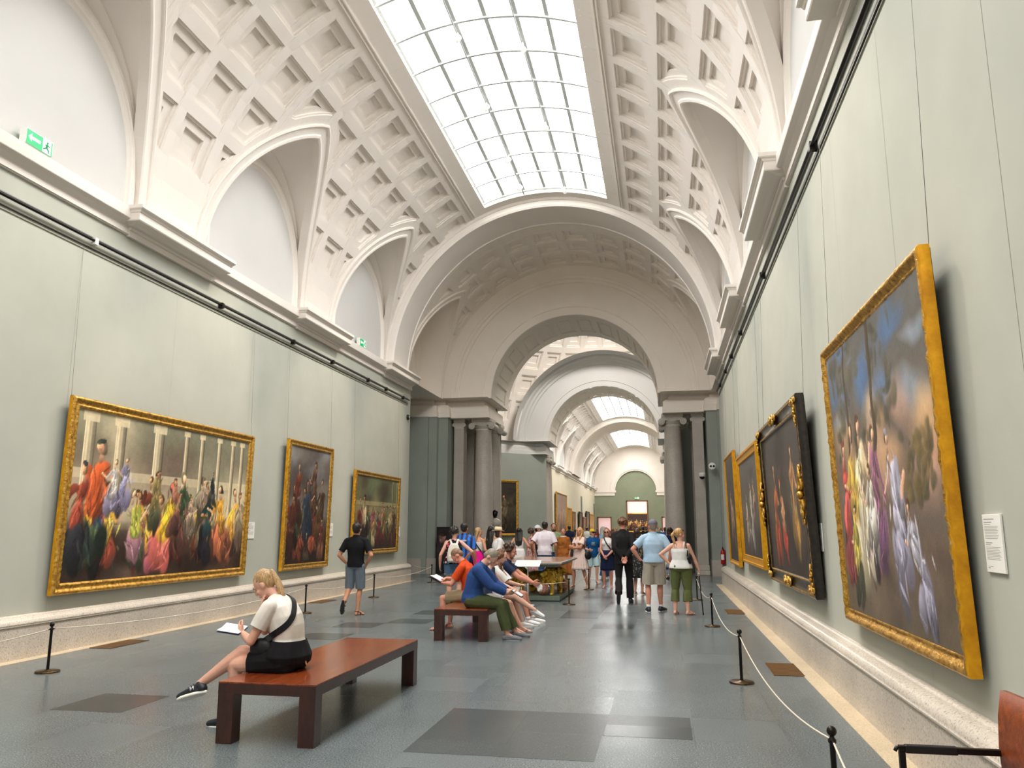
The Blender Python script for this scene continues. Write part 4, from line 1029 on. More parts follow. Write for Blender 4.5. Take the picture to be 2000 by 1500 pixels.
exit_sign((X0+.12,97.44,5.16),.55,.26,'small lit exit sign over the tall doorway in the green end wall',False)
e=empty('fire_extinguisher',(X0+5.12,28.62,.42),0,'red fire extinguisher hanging on the green pier at right','extinguisher')
b=MB(); b.lathe([(.0,0),(.075,.01),(.08,.04),(.08,.40),(.06,.46),(.03,.49),(.03,.52),(0,.52)],n=20); b.obj('cylinder',M('red_enamel'),e)
b=MB(); b.box(-.025,.025,-.07,.05,.52,.54,0); b.tube([(0,0,.50),(.0,0,.58)],.018,8); b.tube([(0,-.05,.545),(0,-.09,.59)],.01,6); b.obj('valve',M('black_metal'),e)
b=MB(); b.tube([(.02,0,.5),(.09,-.02,.45),(.10,-.02,.2),(.09,-.02,.12)],.012,7); b.obj('hose',M('black_plastic'),e)
b=MB(); b.lathe([(.0815,.16),(.0815,.34)],n=20); 
b=MB(); b.grid([[(.0815*math.cos(a),.0815*math.sin(a),z) for a in [(-2.6+1.4*i/6) for i in range(7)]] for z in (.16,.34)],0,True); b.obj('sticker',M('card_white'),e)
e=empty('dome_camera',(X0+4.56,29.05,3.32),0,'black and white dome camera on the right pier','camera')
b=MB(); b.lathe([(0,.26),(.11,.26),(.12,.22),(.12,.13),(.10,.12)],n=20); b.box(-.05,.05,.05,.35,.16,.24,0); b.obj('mount',M('white_plastic'),e)
b=MB(); b.sphere((0,0,.12),.095,18,10); b.obj('dome',M('black_plastic'),e)
e=empty('emergency_light',(X0+4.9,28.72,3.78),0,'round white wall light with two black lamps on the green pier','light')
mr=Matrix.Rotation(PI/2,4,'X')
b=MB(); b.lathe([(0,.06),(.10,.06),(.125,.045),(.13,0)],n=24,M_=mr); b.obj('housing',M('white_plastic'),e)
for s in (-1,1):
    b=MB(); b.lathe([(0,.075),(.035,.075),(.04,.055)],c=(s*.05,.0,0),n=14,M_=mr); b.obj('lamp',M('black_plastic'),e)
e=empty('wall_speaker',(X0-4.95,24.6,5.2),0,'small round black device high at the end of the left wall','speaker')
b=MB(); b.lathe([(0,.07),(.07,.065),(.09,.03),(.09,0)],n=18,M_=Matrix.Rotation(PI/2,4,'Y')); b.obj('body',M('black_plastic'),e)
b=MB(); b.lathe([(.0,.078),(.03,.076),(.03,.06)],n=12,M_=Matrix.Rotation(PI/2,4,'Y')); b.obj('grille',M('white_plastic'),e)

# skylight track spotlights
for k,(u7,ys) in enumerate(((-7.1,(5.3,8.4,14.05,16.75,19.5,21.3)),(7.1,(4.2,7.6,11.1,14.6,17.9,21.7)))):
    e=empty('lighting_track',(0,0,0),0,'lighting track on the %s skylight bar'%('left' if u7<0 else 'right'),'track')
    x=X0+4.98*math.sin(u7/D2); z=ZC+4.98*math.cos(u7/D2)
    b=MB(); b.tube([(x,YB+1,z),(x,22.0,z)],.016,6); b.obj('rod',M('track_grey'),e)
    for y in ys:
        s=empty('spotlight',(x,y,z),0,None); tag(s,'small white spotlight hanging from the %s track under the skylight'%('left' if u7<0 else 'right'),'spotlight','track spotlights')
        b=MB(); b.box(-.03,.03,-.06,.06,-.05,0,0); b.obj('adapter',M('white_plastic'),s)
        b=MB(); d=Vector((-.5 if u7>0 else .5,-.35,-.8)).normalized(); d=Vector((.55 if u7>0 else -.55,-.3,-.8)).normalized()
        b.tube([Vector((0,0,-.10))-d*.07,Vector((0,0,-.10))+d*.09],.06,12); b.obj('head',M('white_plastic'),s)

# ------------------------------------------------------------------ benches
def bench(loc,rz,label,W=.80,L=2.56,H=.45):
    e=empty('wooden_bench',loc,rz,label,'bench','wooden benches')
    b=MB(); b.box(-W/2,W/2,-L/2,L/2,H-.012,H,0); b.obj('seat',M('bench_wood'),e,bev=.002)
    b=MB(); b.box(-W/2+.001,W/2-.001,-L/2+.001,L/2-.001,H-.09,H-.0125,0); b.obj('apron',M('bench_wood_dark'),e,bev=.002)
    w=.13
    for sx in (-1,1):
        for sy in (-1,1):
            b=MB(); cx=sx*(W/2-w/2-.002); cy_=sy*(L/2-w/2-.002); b.box(cx-w/2,cx+w/2,cy_-w/2,cy_+w/2,0,H-.088,0); b.obj('leg',M('bench_wood_dark'),e,bev=.003)
    return e
bench((-3.004,7.17,0),0,'glossy reddish wooden bench in the foreground under the seated woman')
bench((-2.96,12.95,0),0,'wooden bench in the middle of the hall under the seated group')

# ------------------------------------------------------------------ barrier posts and cords
def post(loc,label,h=.55,r=.13,mat='black_metal',grp='low barrier posts'):
    e=empty('barrier_post',loc,0,label,'post',grp)
    b=MB(); b.lathe([(0,.03),(.03,.03),(.034,.022),(r*.95,.020),(r,.014),(r,0)],n=28); b.obj('base',M('bronze' if mat!='x' else mat),e)
    b=MB(); b.lathe([(.0165,.02),(.016,.05),(.0155,h-.09),(.022,h-.085),(.022,h-.07),(.013,h-.06),(.011,h-.045),(.02,h-.04)],n=14); b.obj('pole',M(mat),e)
    b=MB(); b.sphere((0,0,h-.027),.027,14,10); b.obj('finial',M(mat),e)
    b=MB(); b.tube([(0,-.048,h-.078),(0,.048,h-.078)],.006,6); b.obj('cord_hook',M(mat),e)
    return e
def cord(a,b_,label,sag=.10,grp='cream barrier ropes',r=.0055):
    a=Vector(a);b_=Vector(b_); n=20; d=(b_-a).normalized()*.055
    a=a+d; b_=b_-d
    mb=MB(); mb.tube([a.lerp(b_,i/n)-Vector((0,0,sag*4*(i/n)*(1-i/n))) for i in range(n+1)],r,6)
    o=mb.obj('barrier_rope',M('rope_cream')); tag(o,label.replace('cord','rope'),'rope',grp); return o
HP=.472
RPOST=[((.86,4.82,0),'barrier post at the lower right, nearest the camera'),((.76,9.13,0),'second barrier post along the right wall, beside the first floor grate'),((.752,14.17,0),'third barrier post along the right wall, level with the black frame'),((.71,19.33,0),'fourth barrier post along the right wall, beside the woman in green trousers')]
LPOST=[((-6.98,3.0,0),'barrier post'),((-6.95,8.34,0),'barrier post nearest the camera on the left, below the very wide painting'),((-6.88,14.91,0),'barrier post on the left below the tall narrow painting'),((-6.86,18.62,0),'barrier post on the left, right of the walking man'),((-7.02,24.06,0),'last barrier post on the left, by the granite pier base')]
for L,s in ((RPOST,'right'),(LPOST,'left')):
    for i,(p,lb) in enumerate(L):
        if lb!='barrier post': post(p,lb)
    for i in range(len(L)-1):
        cord(L[i][0][:2]+(HP,),L[i+1][0][:2]+(HP,),['cord from the nearest %s post to the next one','second stretch of cord along the %s wall','third stretch of cord along the %s wall','last stretch of cord along the %s wall'][i]%s if not (s=='left' and i==0) else 'cord leaving the frame at left from the nearest left post',.14 if s=='right' else .10)
cord((.86,4.82,HP),(.80,2.6,HP),'cord leaving the frame at lower right below the nearest post',.1)
TP=[((-2.06,17.65,0),'brass-footed post at the front right corner of the lion table'),((-2.03,22.02,0),'post behind the table, at the feet of the woman in pink'),((-3.85,17.5,0),'post at the front left corner of the lion table')]
for p,lb in TP[:2]: post(p,lb,.56,.14,'bronze','low barrier posts')
cord(TP[2][0][:2]+(HP,),TP[0][0][:2]+(HP,),'cord across the front of the gilded lion table',.05)
cord(TP[0][0][:2]+(HP,),TP[1][0][:2]+(HP,),'cord along the right side of the lion table',.16)
cord((-7.02,24.06,HP),(-7.9,24.95,HP),'short cord from the last left post to the wall end',.05)

# ------------------------------------------------------------------ floor grates
for s,y,lb in ((1,10.07,'brass floor grate by the right wall, nearest the camera'),(1,16.72,'brass floor grate by the right wall, farther one'),(-1,10.5,'flat brass grate by the left wall below the very wide painting'),(-1,17.4,'flat brass grate by the left wall behind the walking man')):
    e=empty('floor_grate',(X0+s*4.47,y,.0),0,lb,'grate','floor grates')
    b=MB(); b.box(-.165,.165,-.42,.42,.0005,.003,0); b.obj('pit',M('grate_hole'),e)
    b=MB()
    for k in range(15): yy=-.405+.81*k/14; b.box(-.16,.16,yy-.016,yy+.016,.003,.008,0)
    b.box(-.165,-.15,-.42,.42,.003,.008,0); b.box(.15,.165,-.42,.42,.003,.008,0)
    b.obj('bars',M('grate_brass'),e)

# ------------------------------------------------------------------ leather chair at the lower right edge
e=empty('leather_chair',(1.25,3.72,0),0,'brown leather chair with black tubular arms at the lower right edge','chair')
b=MB()
for y in (4.0,3.42):
    b=MB(); yy=y-3.72; r=.013
    b.box(-.26,.22,yy-.013,yy+.013,.634,.66,0); b.box(-.26,-.234,yy-.013,yy+.013,0,.634,0); b.box(.19,.216,yy-.013,yy+.013,0,.634,0)
    b.box(-.24,.2,yy-.01,yy+.01,.38,.40,0); b.obj('arm_frame',M('black_metal'),e,bev=.003)
    b=MB(); b.box(-.235,-.02,yy-.017,yy+.017,.630,.664,0); b.obj('arm_pad',M('black_plastic'),e,bev=.005)
    b=MB(); b.tube([(-.265,yy+.0,.655),(-.275,yy,.635)],.008,6); b.obj('end_cap',M('black_plastic'),e)
b=MB(); b.box(-.24,.2,-.27,.27,.40,.43,0); b.obj('seat',M('leather'),e,bev=.012)
b=MB()
pf=[(.155,.55),(.15,.66),(.16,.80),(.18,.905),(.205,.905),(.195,.8),(.19,.66),(.195,.55)]
b.grid([[(p[0]+.0,-.285,p[1]) for p in pf],[(p[0]+.02,0,p[1]) for p in pf],[(p[0]+.0,.285,p[1]) for p in pf]],0,True,True)
b.poly([(p[0],-.285,p[1]) for p in pf],0); b.poly([(p[0],.285,p[1]) for p in pf],0); b.obj('backrest',M('leather'),e)
# ------------------------------------------------------------------ blob modelling: closed shapes fused into one skin
JOBS=[]
def V(*a): return Vector(a) if len(a)>1 else Vector(a[0])
def b_loft(mb,rings):
    n=len(rings[0]); b=len(mb.v); mb.grid(rings,0,True,True)
    mb.face([b+i for i in range(n)][::-1]); e=b+n*(len(rings)-1); mb.face([e+i for i in range(n)])
def ring_(c,X,Y,a,b,n=18,sq=2.3):
    out=[]
    for i in range(n):
        t=2*PI*i/n; ct,st=math.cos(t),math.sin(t)
        out.append(c+X*(a*math.copysign(abs(ct)**(2/sq),ct))+Y*(b*math.copysign(abs(st)**(2/sq),st)))
    return out
def b_cap(mb,p0,r0,p1,r1,n=12,flat=None):
    p0,p1=Vector(p0),Vector(p1); d=p1-p0
    if d.length<1e-5: d=Vector((0,0,1e-4))
    d.normalize()
    if flat: A=(flat[0]-d*flat[0].dot(d)).normalized(); fa,fb=1.,flat[1]
    else: A=d.orthogonal().normalized(); fa=fb=1.
    B=d.cross(A); rings=[]
    for k in range(5):
        t=-PI/2+PI/2*k/4; rings.append(ring_(p0+d*(r0*math.sin(t)),A,B,max(r0*math.cos(t),r0*.08)*fa,max(r0*math.cos(t),r0*.08)*fb,n,2))
    for k in range(5):
        t=PI/2*k/4; rings.append(ring_(p1+d*(r1*math.sin(t)),A,B,max(r1*math.cos(t),r1*.08)*fa,max(r1*math.cos(t),r1*.08)*fb,n,2))
    b_loft(mb,rings)
def b_chain(mb,pts,rs,n=12,flat=None):
    for i in range(len(pts)-1): b_cap(mb,pts[i],rs[i],pts[i+1],rs[i+1],n,flat)
def b_ell(mb,c,rx,ry,rz,F=None,n=14,k=9):
    X,Y,Z=F or (V(1,0,0),V(0,1,0),V(0,0,1)); c=Vector(c); rings=[]
    for i in range(k+1):
        t=-PI/2+PI*i/k; ct=max(math.cos(t),.06); rings.append(ring_(c+Z*(rz*math.sin(t)),X,Y,rx*ct,ry*ct,n,2))
    b_loft(mb,rings)
def fuse(name,mb,mat,parent,voxel,smooth=4,cuts=(),disp=None,mats=None,paint=None):
    """union of the closed shapes in mb as one smooth skin. cuts: (point, normal, radius) trims a hem flat"""
    o=mb.obj(name,mats or [mat],parent)
    m=o.modifiers.new('r','REMESH'); m.mode='VOXEL'; m.voxel_size=voxel; m.use_smooth_shade=True
    if smooth: s=o.modifiers.new('s','SMOOTH'); s.factor=.5; s.iterations=smooth
    JOBS.append((o,list(cuts),disp,paint)); return o
def run_jobs():
    dg=bpy.context.evaluated_depsgraph_get()
    news=[]
    for o,cuts,disp,paint in JOBS: news.append(bpy.data.meshes.new_from_object(o.evaluated_get(dg)))
    for (o,cuts,disp,paint),me in zip(JOBS,news):
        old=o.data; o.modifiers.clear()
        if cuts:
            bm=bmesh.new(); bm.from_mesh(me)
            for p,nv,rad in cuts:
                p=Vector(p); nv=Vector(nv).normalized()
                fs=[f for f in bm.faces if (f.calc_center_median()-p).length<rad]
                ge=set(fs)
                for f in fs: ge.update(f.edges); ge.update(f.verts)
                bmesh.ops.bisect_plane(bm,geom=list(ge),plane_co=p,plane_no=nv,clear_outer=True)
            seen=set(); comps=[]
            for f0 in bm.faces:
                if f0 in seen: continue
                st=[f0]; seen.add(f0); c=[]
                while st:
                    f=st.pop(); c.append(f)
                    for e in f.edges:
                        for g in e.link_faces:
                            if g not in seen: seen.add(g); st.append(g)
                comps.append(c)
            if len(comps)>1:
                mx=max(map(len,comps)); dl=[f for c in comps if len(c)<mx for f in c]
                bmesh.ops.delete(bm,geom=dl,context='FACES')
            bm.to_mesh(me); bm.free()
        if disp:
            amp,fr,seed=disp; n=len(me.vertices); co=np.empty(n*3,np.float32); me.vertices.foreach_get('co',co); co=co.reshape(-1,3)
            nr=np.empty(n*3,np.float32); me.vertices.foreach_get('normal',nr) if hasattr(me.vertices[0],'normal') else None; nr=nr.reshape(-1,3)
            d=np.zeros(n,np.float32); rr=np.random.RandomState(seed)
            for k in range(7):
                w=rr.normal(0,1,3)*fr*np.array([1,1,.55]) if fr>0 else rr.normal(0,1,3)*(-fr)*np.array([1.6,1.6,.12]); d+=np.sin(co@w+rr.uniform(0,6.3))
            q=d/7*2; q=np.sign(q)*np.abs(q)**.7
            me.vertices.foreach_set('co',(co+nr*(q*amp)[:,None]).ravel())
        if paint:
            n=len(me.polygons); c=np.empty(n*3,np.float32); me.polygons.foreach_get('center',c); c=c.reshape(-1,3)
            mi=np.zeros(n,np.int32); paint(c,mi); me.polygons.foreach_set('material_index',mi)
        me.polygons.foreach_set('use_smooth',np.ones(len(me.polygons),bool)); me.update()
        nm=old.name; o.data=me; bpy.data.meshes.remove(old); me.name=nm
    JOBS.clear()
    def press(root,z0,zlo,test):
        for c in root.children_recursive:
            if c.type!='MESH': continue
            mw=Matrix.LocRotScale(root.location,root.rotation_euler,root.scale); im=mw.inverted()
            for v in c.data.vertices:
                w=mw@v.co
                if zlo<w.z<z0 and test(w): w.z=z0; v.co=im@w
            c.data.update()
    for f in SEATED: press(f.e,.4535,.30,lambda w:-3.412<w.x<-2.55 and (5.87<w.y<8.46 or 11.66<w.y<14.24))
    for l in LIONS: press(l,.1165,-.1,lambda w:True)
    run_straps()

STRAPS=[]; SEATED=[]; LIONS=[]
def run_straps():
    from mathutils.bvhtree import BVHTree
    cache={}
    for fig,name,mat,parent,pts,w,cen in STRAPS:
        if fig not in cache:
            vs=[];fs=[]
            def rec(o):
                for c in o.children:
                    if c.type=='MESH' and c.name.split('.')[0] not in('hair','hair_tie','shoe','glasses'):
                        b=len(vs); vs.extend([v.co.copy() for v in c.data.vertices]); fs.extend([[b+i for i in p.vertices] for p in c.data.polygons])
            rec(fig.e); cache[fig]=BVHTree.FromPolygons(vs,fs)
        bv=cache[fig]; P=[Vector(p) for p in pts]; cen=Vector(cen)
        for _ in range(3):
            o=[P[0]]
            for a,b in zip(P[:-1],P[1:]): o+=[a.lerp(b,.25),a.lerp(b,.75)]
            P=o+[P[-1]]
        A=[];N=[]
        for i,p in enumerate(P):
            c=Vector((cen.x,cen.y,min(p.z,cen.z))); d=(p-c)
            if d.length<1e-4: d=V(0,0,1)
            d.normalize(); h=bv.ray_cast(p+d*.075,-d,.3)
            q=p
            if h[0] is not None and (h[0]-p).dot(d)>-.05: q=h[0]+d*.006
            A.append(q);N.append(d)
        for _ in range(2): A=[A[0]]+[ (A[i-1]+A[i]*2+A[i+1])/4+N[i]*.0015 for i in range(1,len(A)-1)]+[A[-1]]
        mb=MB(); R=[]
        for i,p in enumerate(A):
            d=(A[min(i+1,len(A)-1)]-A[max(0,i-1)]).normalized(); n=(N[i]-d*N[i].dot(d)).normalized(); s=d.cross(n)
            R.append([p+s*w/2-n*.002,p+s*w/2+n*.004,p-s*w/2+n*.004,p-s*w/2-n*.002])
        mb.grid(R,0,False,True); mb.obj(name,M(mat),parent)
    STRAPS.clear()
# ------------------------------------------------------------------ cloth, skin and hair
def skin(name,c):
    t=NT(name); n=t.noise(9,3)
    return t.set(col=t.ramp(n.outputs['Fac'],[(.3,tuple(v*.88 for v in c[:3])+(1,)),(.7,c)]),rough=.5,spec=.35,Subsurface_Weight=.0)
skin('skin_fair',rgb(226,172,148)); skin('skin_pink',rgb(216,150,126)); skin('skin_tan',rgb(206,148,116)); skin('skin_olive',rgb(188,128,96)); skin('skin_light',rgb(232,184,160))
def hairm(name,a,b):
    t=NT(name); n=t.noise(5,4,.6,vec=t.mapping((26,26,2.5)),dist=.6)
    t.set(col=t.ramp(n.outputs['Fac'],[(.3,a),(.68,b)]),rough=.42,spec=.5,bump=n.outputs['Fac'],bstr=.5,bdist=.008)
hairm('hair_black',rgb(16,14,14),rgb(44,38,36)); hairm('hair_dark',rgb(34,22,16),rgb(78,52,36)); hairm('hair_brown',rgb(70,42,24),rgb(128,82,50))
hairm('hair_blond',rgb(128,90,52),rgb(216,178,126)); hairm('hair_grey',rgb(96,86,74),rgb(168,158,142)); hairm('hair_short',rgb(112,82,62),rgb(150,112,86)); hairm('hair_gold',rgb(150,104,58),rgb(226,184,122))
for nm,c in dict(black=(24,24,27),bluegrey=(118,130,142),suit=(36,34,35),sky=(176,204,226),sand=(190,180,164),white=(238,236,232),olive=(104,112,68),pink=(228,198,184),royal=(20,82,138),paleblue=(178,204,206),jeans=(66,96,140),navy=(28,34,62),orange=(214,76,28),blue=(48,78,134),khaki=(158,140,108),darkolive=(76,84,52),slate=(72,88,118),lilac=(198,190,220),navytee=(44,54,82),magenta=(232,24,138),greentee=(148,166,122),brown=(168,100,44),cream=(228,216,200),greyscarf=(196,192,184),skyblue=(150,186,208),denim=(92,122,152),offwhite=(236,228,216),charcoal=(46,50,60),shirtwhite=(236,226,232),maroon=(120,44,52),teal=(60,110,120),tan=(196,160,120),redtee=(176,52,48),lace=(240,234,230)).items(): soft('cloth_'+nm,rgb(*c))
def print_cloth(name,base,spots,sc=16,thr=.5):
    t=NT(name); v=t.voro(sc); n=t.noise(sc*.7,3)
    wn=t.new('ShaderNodeTexWhiteNoise'); t.l.new(v.outputs['Position'],wn.inputs['Vector'])
    st=[(i/len(spots),c) for i,c in enumerate(spots)]
    col=t.ramp(wn.outputs['Value'],st,'CONSTANT'); m=t.math('LESS_THAN',v.outputs['Distance'],thr)
    t.set(col=t.mix(m,base,col),rough=.85,spec=.2,bump=n.outputs['Fac'],bstr=.1)
print_cloth('cloth_floral',rgb(26,26,36),[rgb(226,70,110),rgb(40,150,130),rgb(240,150,170),rgb(30,30,40),rgb(60,160,180),rgb(220,60,70)],17,.42)
print_cloth('cloth_greenprint',rgb(120,150,96),[rgb(170,190,140),rgb(84,120,70),rgb(200,206,160),rgb(110,140,84)],26,.45)
print_cloth('cloth_roseprint',rgb(196,150,146),[rgb(150,80,84),rgb(230,200,192),rgb(120,60,66),rgb(214,170,160)],26,.45)
print_cloth('cloth_darkprint',rgb(40,40,44),[rgb(96,104,80),rgb(60,60,60),rgb(140,136,110)],26,.4)
t=NT('cloth_stripes'); s_=t.sep(); f=t.math('FRACT',t.math('MULTIPLY',s_[0],9.)); t.set(col=t.mix(t.math('LESS_THAN',f,.5),rgb(24,34,84),rgb(30,110,206)),rough=.7)
t=NT('cloth_rib'); s_=t.sep(); f=t.math('FRACT',t.math('MULTIPLY',s_[0],60.)); t.set(col=t.mix(t.math('LESS_THAN',f,.5),rgb(226,196,184),rgb(240,216,206)),rough=.8)
flat('shoe_black',rgb(30,32,38),.5); flat('shoe_white',rgb(240,238,236),.5); flat('sole_white',rgb(236,232,220),.6); flat('sole_black',rgb(34,36,36),.8); flat('shoe_grey',rgb(120,120,126),.7); flat('sandal_brown',rgb(110,62,40),.6); flat('shoe_navy',rgb(34,38,52),.5); flat('sole_gum',rgb(160,120,84),.7)
flat('eye_white',rgb(235,232,228),.3); flat('eye_dark',rgb(40,28,22),.2); flat('lips',rgb(178,92,84),.45); flat('silver',rgb(210,212,214),.3,.6); flat('lens_dark',rgb(30,26,26),.12); flat('bag_black',rgb(22,22,26),.5); flat('bag_cream',rgb(226,220,204),.7); flat('straw',rgb(226,206,166),.8); flat('paper',rgb(242,240,238),.6); flat('cap_grey',rgb(112,108,124),.8); flat('cap_white',rgb(238,236,232),.8); flat('cap_yellow',rgb(226,190,40),.7); flat('teeth',rgb(244,240,234),.3)

# ------------------------------------------------------------------ the figure
def ik(a,c,l1,l2,hint):
    a,c=Vector(a),Vector(c); d=c-a; L=min(d.length,(l1+l2)*.999); d.normalize()
    x=(l1*l1-l2*l2+L*L)/(2*L); h=math.sqrt(max(l1*l1-x*x,0))
    hv=Vector(hint); hv=hv-d*hv.dot(d); hv=hv.normalized() if hv.length>1e-4 else d.orthogonal()
    return a+d*x+hv*h,a+d*L
def dir_(t,roll=0): return V(math.sin(roll),math.sin(t)*math.cos(roll),math.cos(t)*math.cos(roll)).normalized()
class Fig:
    def __init__(s,label,loc,rz,H=1.72,sex='m',skin='skin_fair',fat=1.,lean=(0,.03,.02,.05),twist=0.,roll=0.,head=(0,0,0),pelvis=None,arms={},legs={},vox=.010,bare=False,group=None,stand='standing',hipscale=1.,cat='person'):
        s.k=k=H/1.75; s.sex=sex; s.vox=vox; s.skin=skin; s.bare=bare; s.f=f=fat; fem=sex=='f'; s.fem=fem
        s.e=empty('person',loc,rz,label,cat,group)
        P=Vector(pelvis) if pelvis else V(0,0,.965*k); s.P=P
        t1,t2,t3,t4=lean
        d1,d2,d3,d4=[dir_(t,roll*r) for t,r in ((t1,.3),(t2,.7),(t3,1),(t4,.6))]
        tw=[0,.15*twist,.6*twist,twist,twist]
        def fr(d,a):
            X=V(math.cos(a),math.sin(a),0); X=(X-d*X.dot(d)).normalized(); return X,d.cross(X),d
        w0=P+d1*(.115*k); w1=w0+d2*(.21*k); w2=w1+d3*(.185*k)
        s.waist,s.chest,s.neck=w0,w1,w2
        s.F=[fr(d1,tw[0]),fr(d1,tw[1]),fr(d2,tw[2]),fr(d3,tw[3])]
        hw=(.172 if fem else .158)*f*hipscale*k; ww=(.128 if fem else .148)*f*k; cw=(.148 if fem else .172)*(1+(f-1)*.6)*k; 
        s.T=[(P-d1*.10*k,s.F[0],hw*.55,.085*f*k),(P-d1*.055*k,s.F[0],hw*.92,.115*f*hipscale*k),(P,s.F[0],hw,.12*f*hipscale*k),(P+d1*.06*k,s.F[1],hw*.9,.112*f*k),(w0+d2*.02*k,s.F[1],ww,.098*f*k),
             (w0+d2*.10*k,s.F[2],(ww+cw)/2,.104*f*k),(w1-d2*.02*k,s.F[2],cw,.115*(1+(f-1)*.6)*k),(w1+d3*.055*k,s.F[3],cw*.99,.106*k),(w1+d3*.10*k,s.F[3],cw*.80,.088*k),(w1+d3*.14*k,s.F[3],cw*.52,.070*k),(w1+d3*.168*k,s.F[3],cw*.37,.060*k),(w2,s.F[3],.054*k,.055*k)]
        sw=(.158 if fem else .183)*(1+(f-1)*.35)*k
        s.sh={}; X3=s.F[3][0]; shc=w1+d3*(.094*k)
        for sd,g in (('L',-1),('R',1)): s.sh[sd]=shc+X3*(g*sw)
        hp,hy,hr=head; s.nd=d4
        s.hc=w2+d4*(.064*k)+dir_(t4+hp*.6)*(.076*k)
        R=Matrix.Rotation(twist+hy,3,'Z')@Matrix.Rotation(-(t4+hp),3,'X')@Matrix.Rotation(hr,3,'Y')
        s.HF=(R@V(1,0,0),R@V(0,1,0),R@V(0,0,1))
        s.hip={};s.kn={};s.an={};s.td={};s.el={};s.wr={};s.hand={}
        for sd,g in (('L',-1),('R',1)):
            s.hip[sd]=P+s.F[0][0]*(g*.092*k*(f*.5+.5)*(1.05 if fem else 1.))-d1*(.045*k)
            L=legs.get(sd,{})
            an=Vector(L['an']) if 'an' in L else V(g*.10*k,0,.08*k)
            kn,an=ik(s.hip[sd],an,.435*k,.42*k,L.get('knee',(g*.12,1,0)))
            s.kn[sd]=kn; s.an[sd]=an
            yaw=L.get('yaw',g*.22); pit=L.get('pitch',0.)     # yaw to the outside, pitch down of the toe
            td=V(math.sin(yaw)*math.cos(pit),math.cos(yaw)*math.cos(pit),-math.sin(pit)); s.td[sd]=Vector(L['toe']).normalized() if 'toe' in L else td
            s.an_up=None
            A=arms.get(sd,{})
            wr=Vector(A['wr'](s) if callable(A['wr']) else A['wr']) if 'wr' in A else s.sh[sd]+V(g*.07*k,.03*k,-.535*k)
            el,wr=ik(s.sh[sd],wr,.30*k,.255*k,A.get('elbow',(g*.5,-1,-.1)))
            s.el[sd]=el;s.wr[sd]=wr
            fd=(wr-el).normalized(); hd=Vector(A['hd']).normalized() if 'hd' in A else fd
            pn=Vector(A.get('palm',(-g,.15,0))); pn=(pn-hd*pn.dot(hd)).normalized()
            s.hand[sd]=(hd,pn,Vector(A.get('thumb',(0,1,.2))),A.get('curl',.45))
        s.body()
    def hand_(s,mb,sd):
        k=s.k*(.94 if s.fem else 1.04); w=s.wr[sd]; d,n,t,curl=s.hand[sd]; q=d.cross(n).normalized()
        if q.dot(t)<0: q=-q          # q points to the thumb side
        b_cap(mb,w,.025*k,w+d*.03*k,.026*k,10,(q,.72))
        for i,(L,r) in enumerate(((.070,.0092),(.078,.0096),(.073,.0092),(.058,.0082))):
            kn=w+d*(.088-.006*abs(i-1))*k+q*((1.5-i)*.0205*k)
            b_cap(mb,w+d*.018*k+q*((1.5-i)*.013*k),.0125*k,kn,.0115*k,8)
            a=kn
            for seg,(fr_,cu) in enumerate(((.45,.55),(.32,1.25),(.25,1.9))):
                an=curl*cu; dd=(d*math.cos(an)+n*math.sin(an)+q*((1.5-i)*.07)).normalized(); b=a+dd*(L*fr_*k)
                b_cap(mb,a,r*k*(1-.08*seg),b,r*k*(.94-.1*seg),8); a=b
        a=w+d*.02*k+q*.022*k; b=a+(d*.62+q*.72+n*.25).normalized()*.045*k; c=b+(d*.9+q*.25+n*.35*(.4+curl)).normalized()*.034*k; e=c+(d*.95+n*.4*(.3+curl)).normalized()*.022*k
        b_chain(mb,[a,b,c,e],[.0150*k,.0115*k,.0105*k,.0085*k],8)
    def head_(s,mb):
        k=s.k*1.06; X,Y,Z=s.HF; c=s.hc; P=lambda x,y,z:c+X*(x*k)+Y*(y*k)+Z*(z*k); F=s.HF
        wd=.95 if s.fem else 1.
        b_ell(mb,P(0,-.010,.027),.075*k*wd,.094*k,.088*k,F); b_ell(mb,P(0,.024,-.035),.060*k*wd,.060*k,.078*k,F)
        b_ell(mb,P(0,.045,-.088),.028*k,.030*k,.024*k,F)
        b_cap(mb,P(0,.086,.012),.009*k,P(0,.104,-.020),.0125*k,8); b_cap(mb,P(-.012,.09,-.022),.008*k,P(.012,.09,-.022),.008*k,8)
        b_cap(mb,P(-.036,.070,.022),.014*k,P(.036,.070,.022),.014*k,8)      # brow
        for g in (-1,1):
            b_ell(mb,P(g*.074*wd,-.012,-.008),.012*k,.020*k,.031*k,F); b_ell(mb,P(g*.040,.058,-.028),.022*k,.022*k,.02*k,F)
        b_cap(mb,P(-.018,.078,-.058),.0085*k,P(.018,.078,-.058),.0085*k,8)
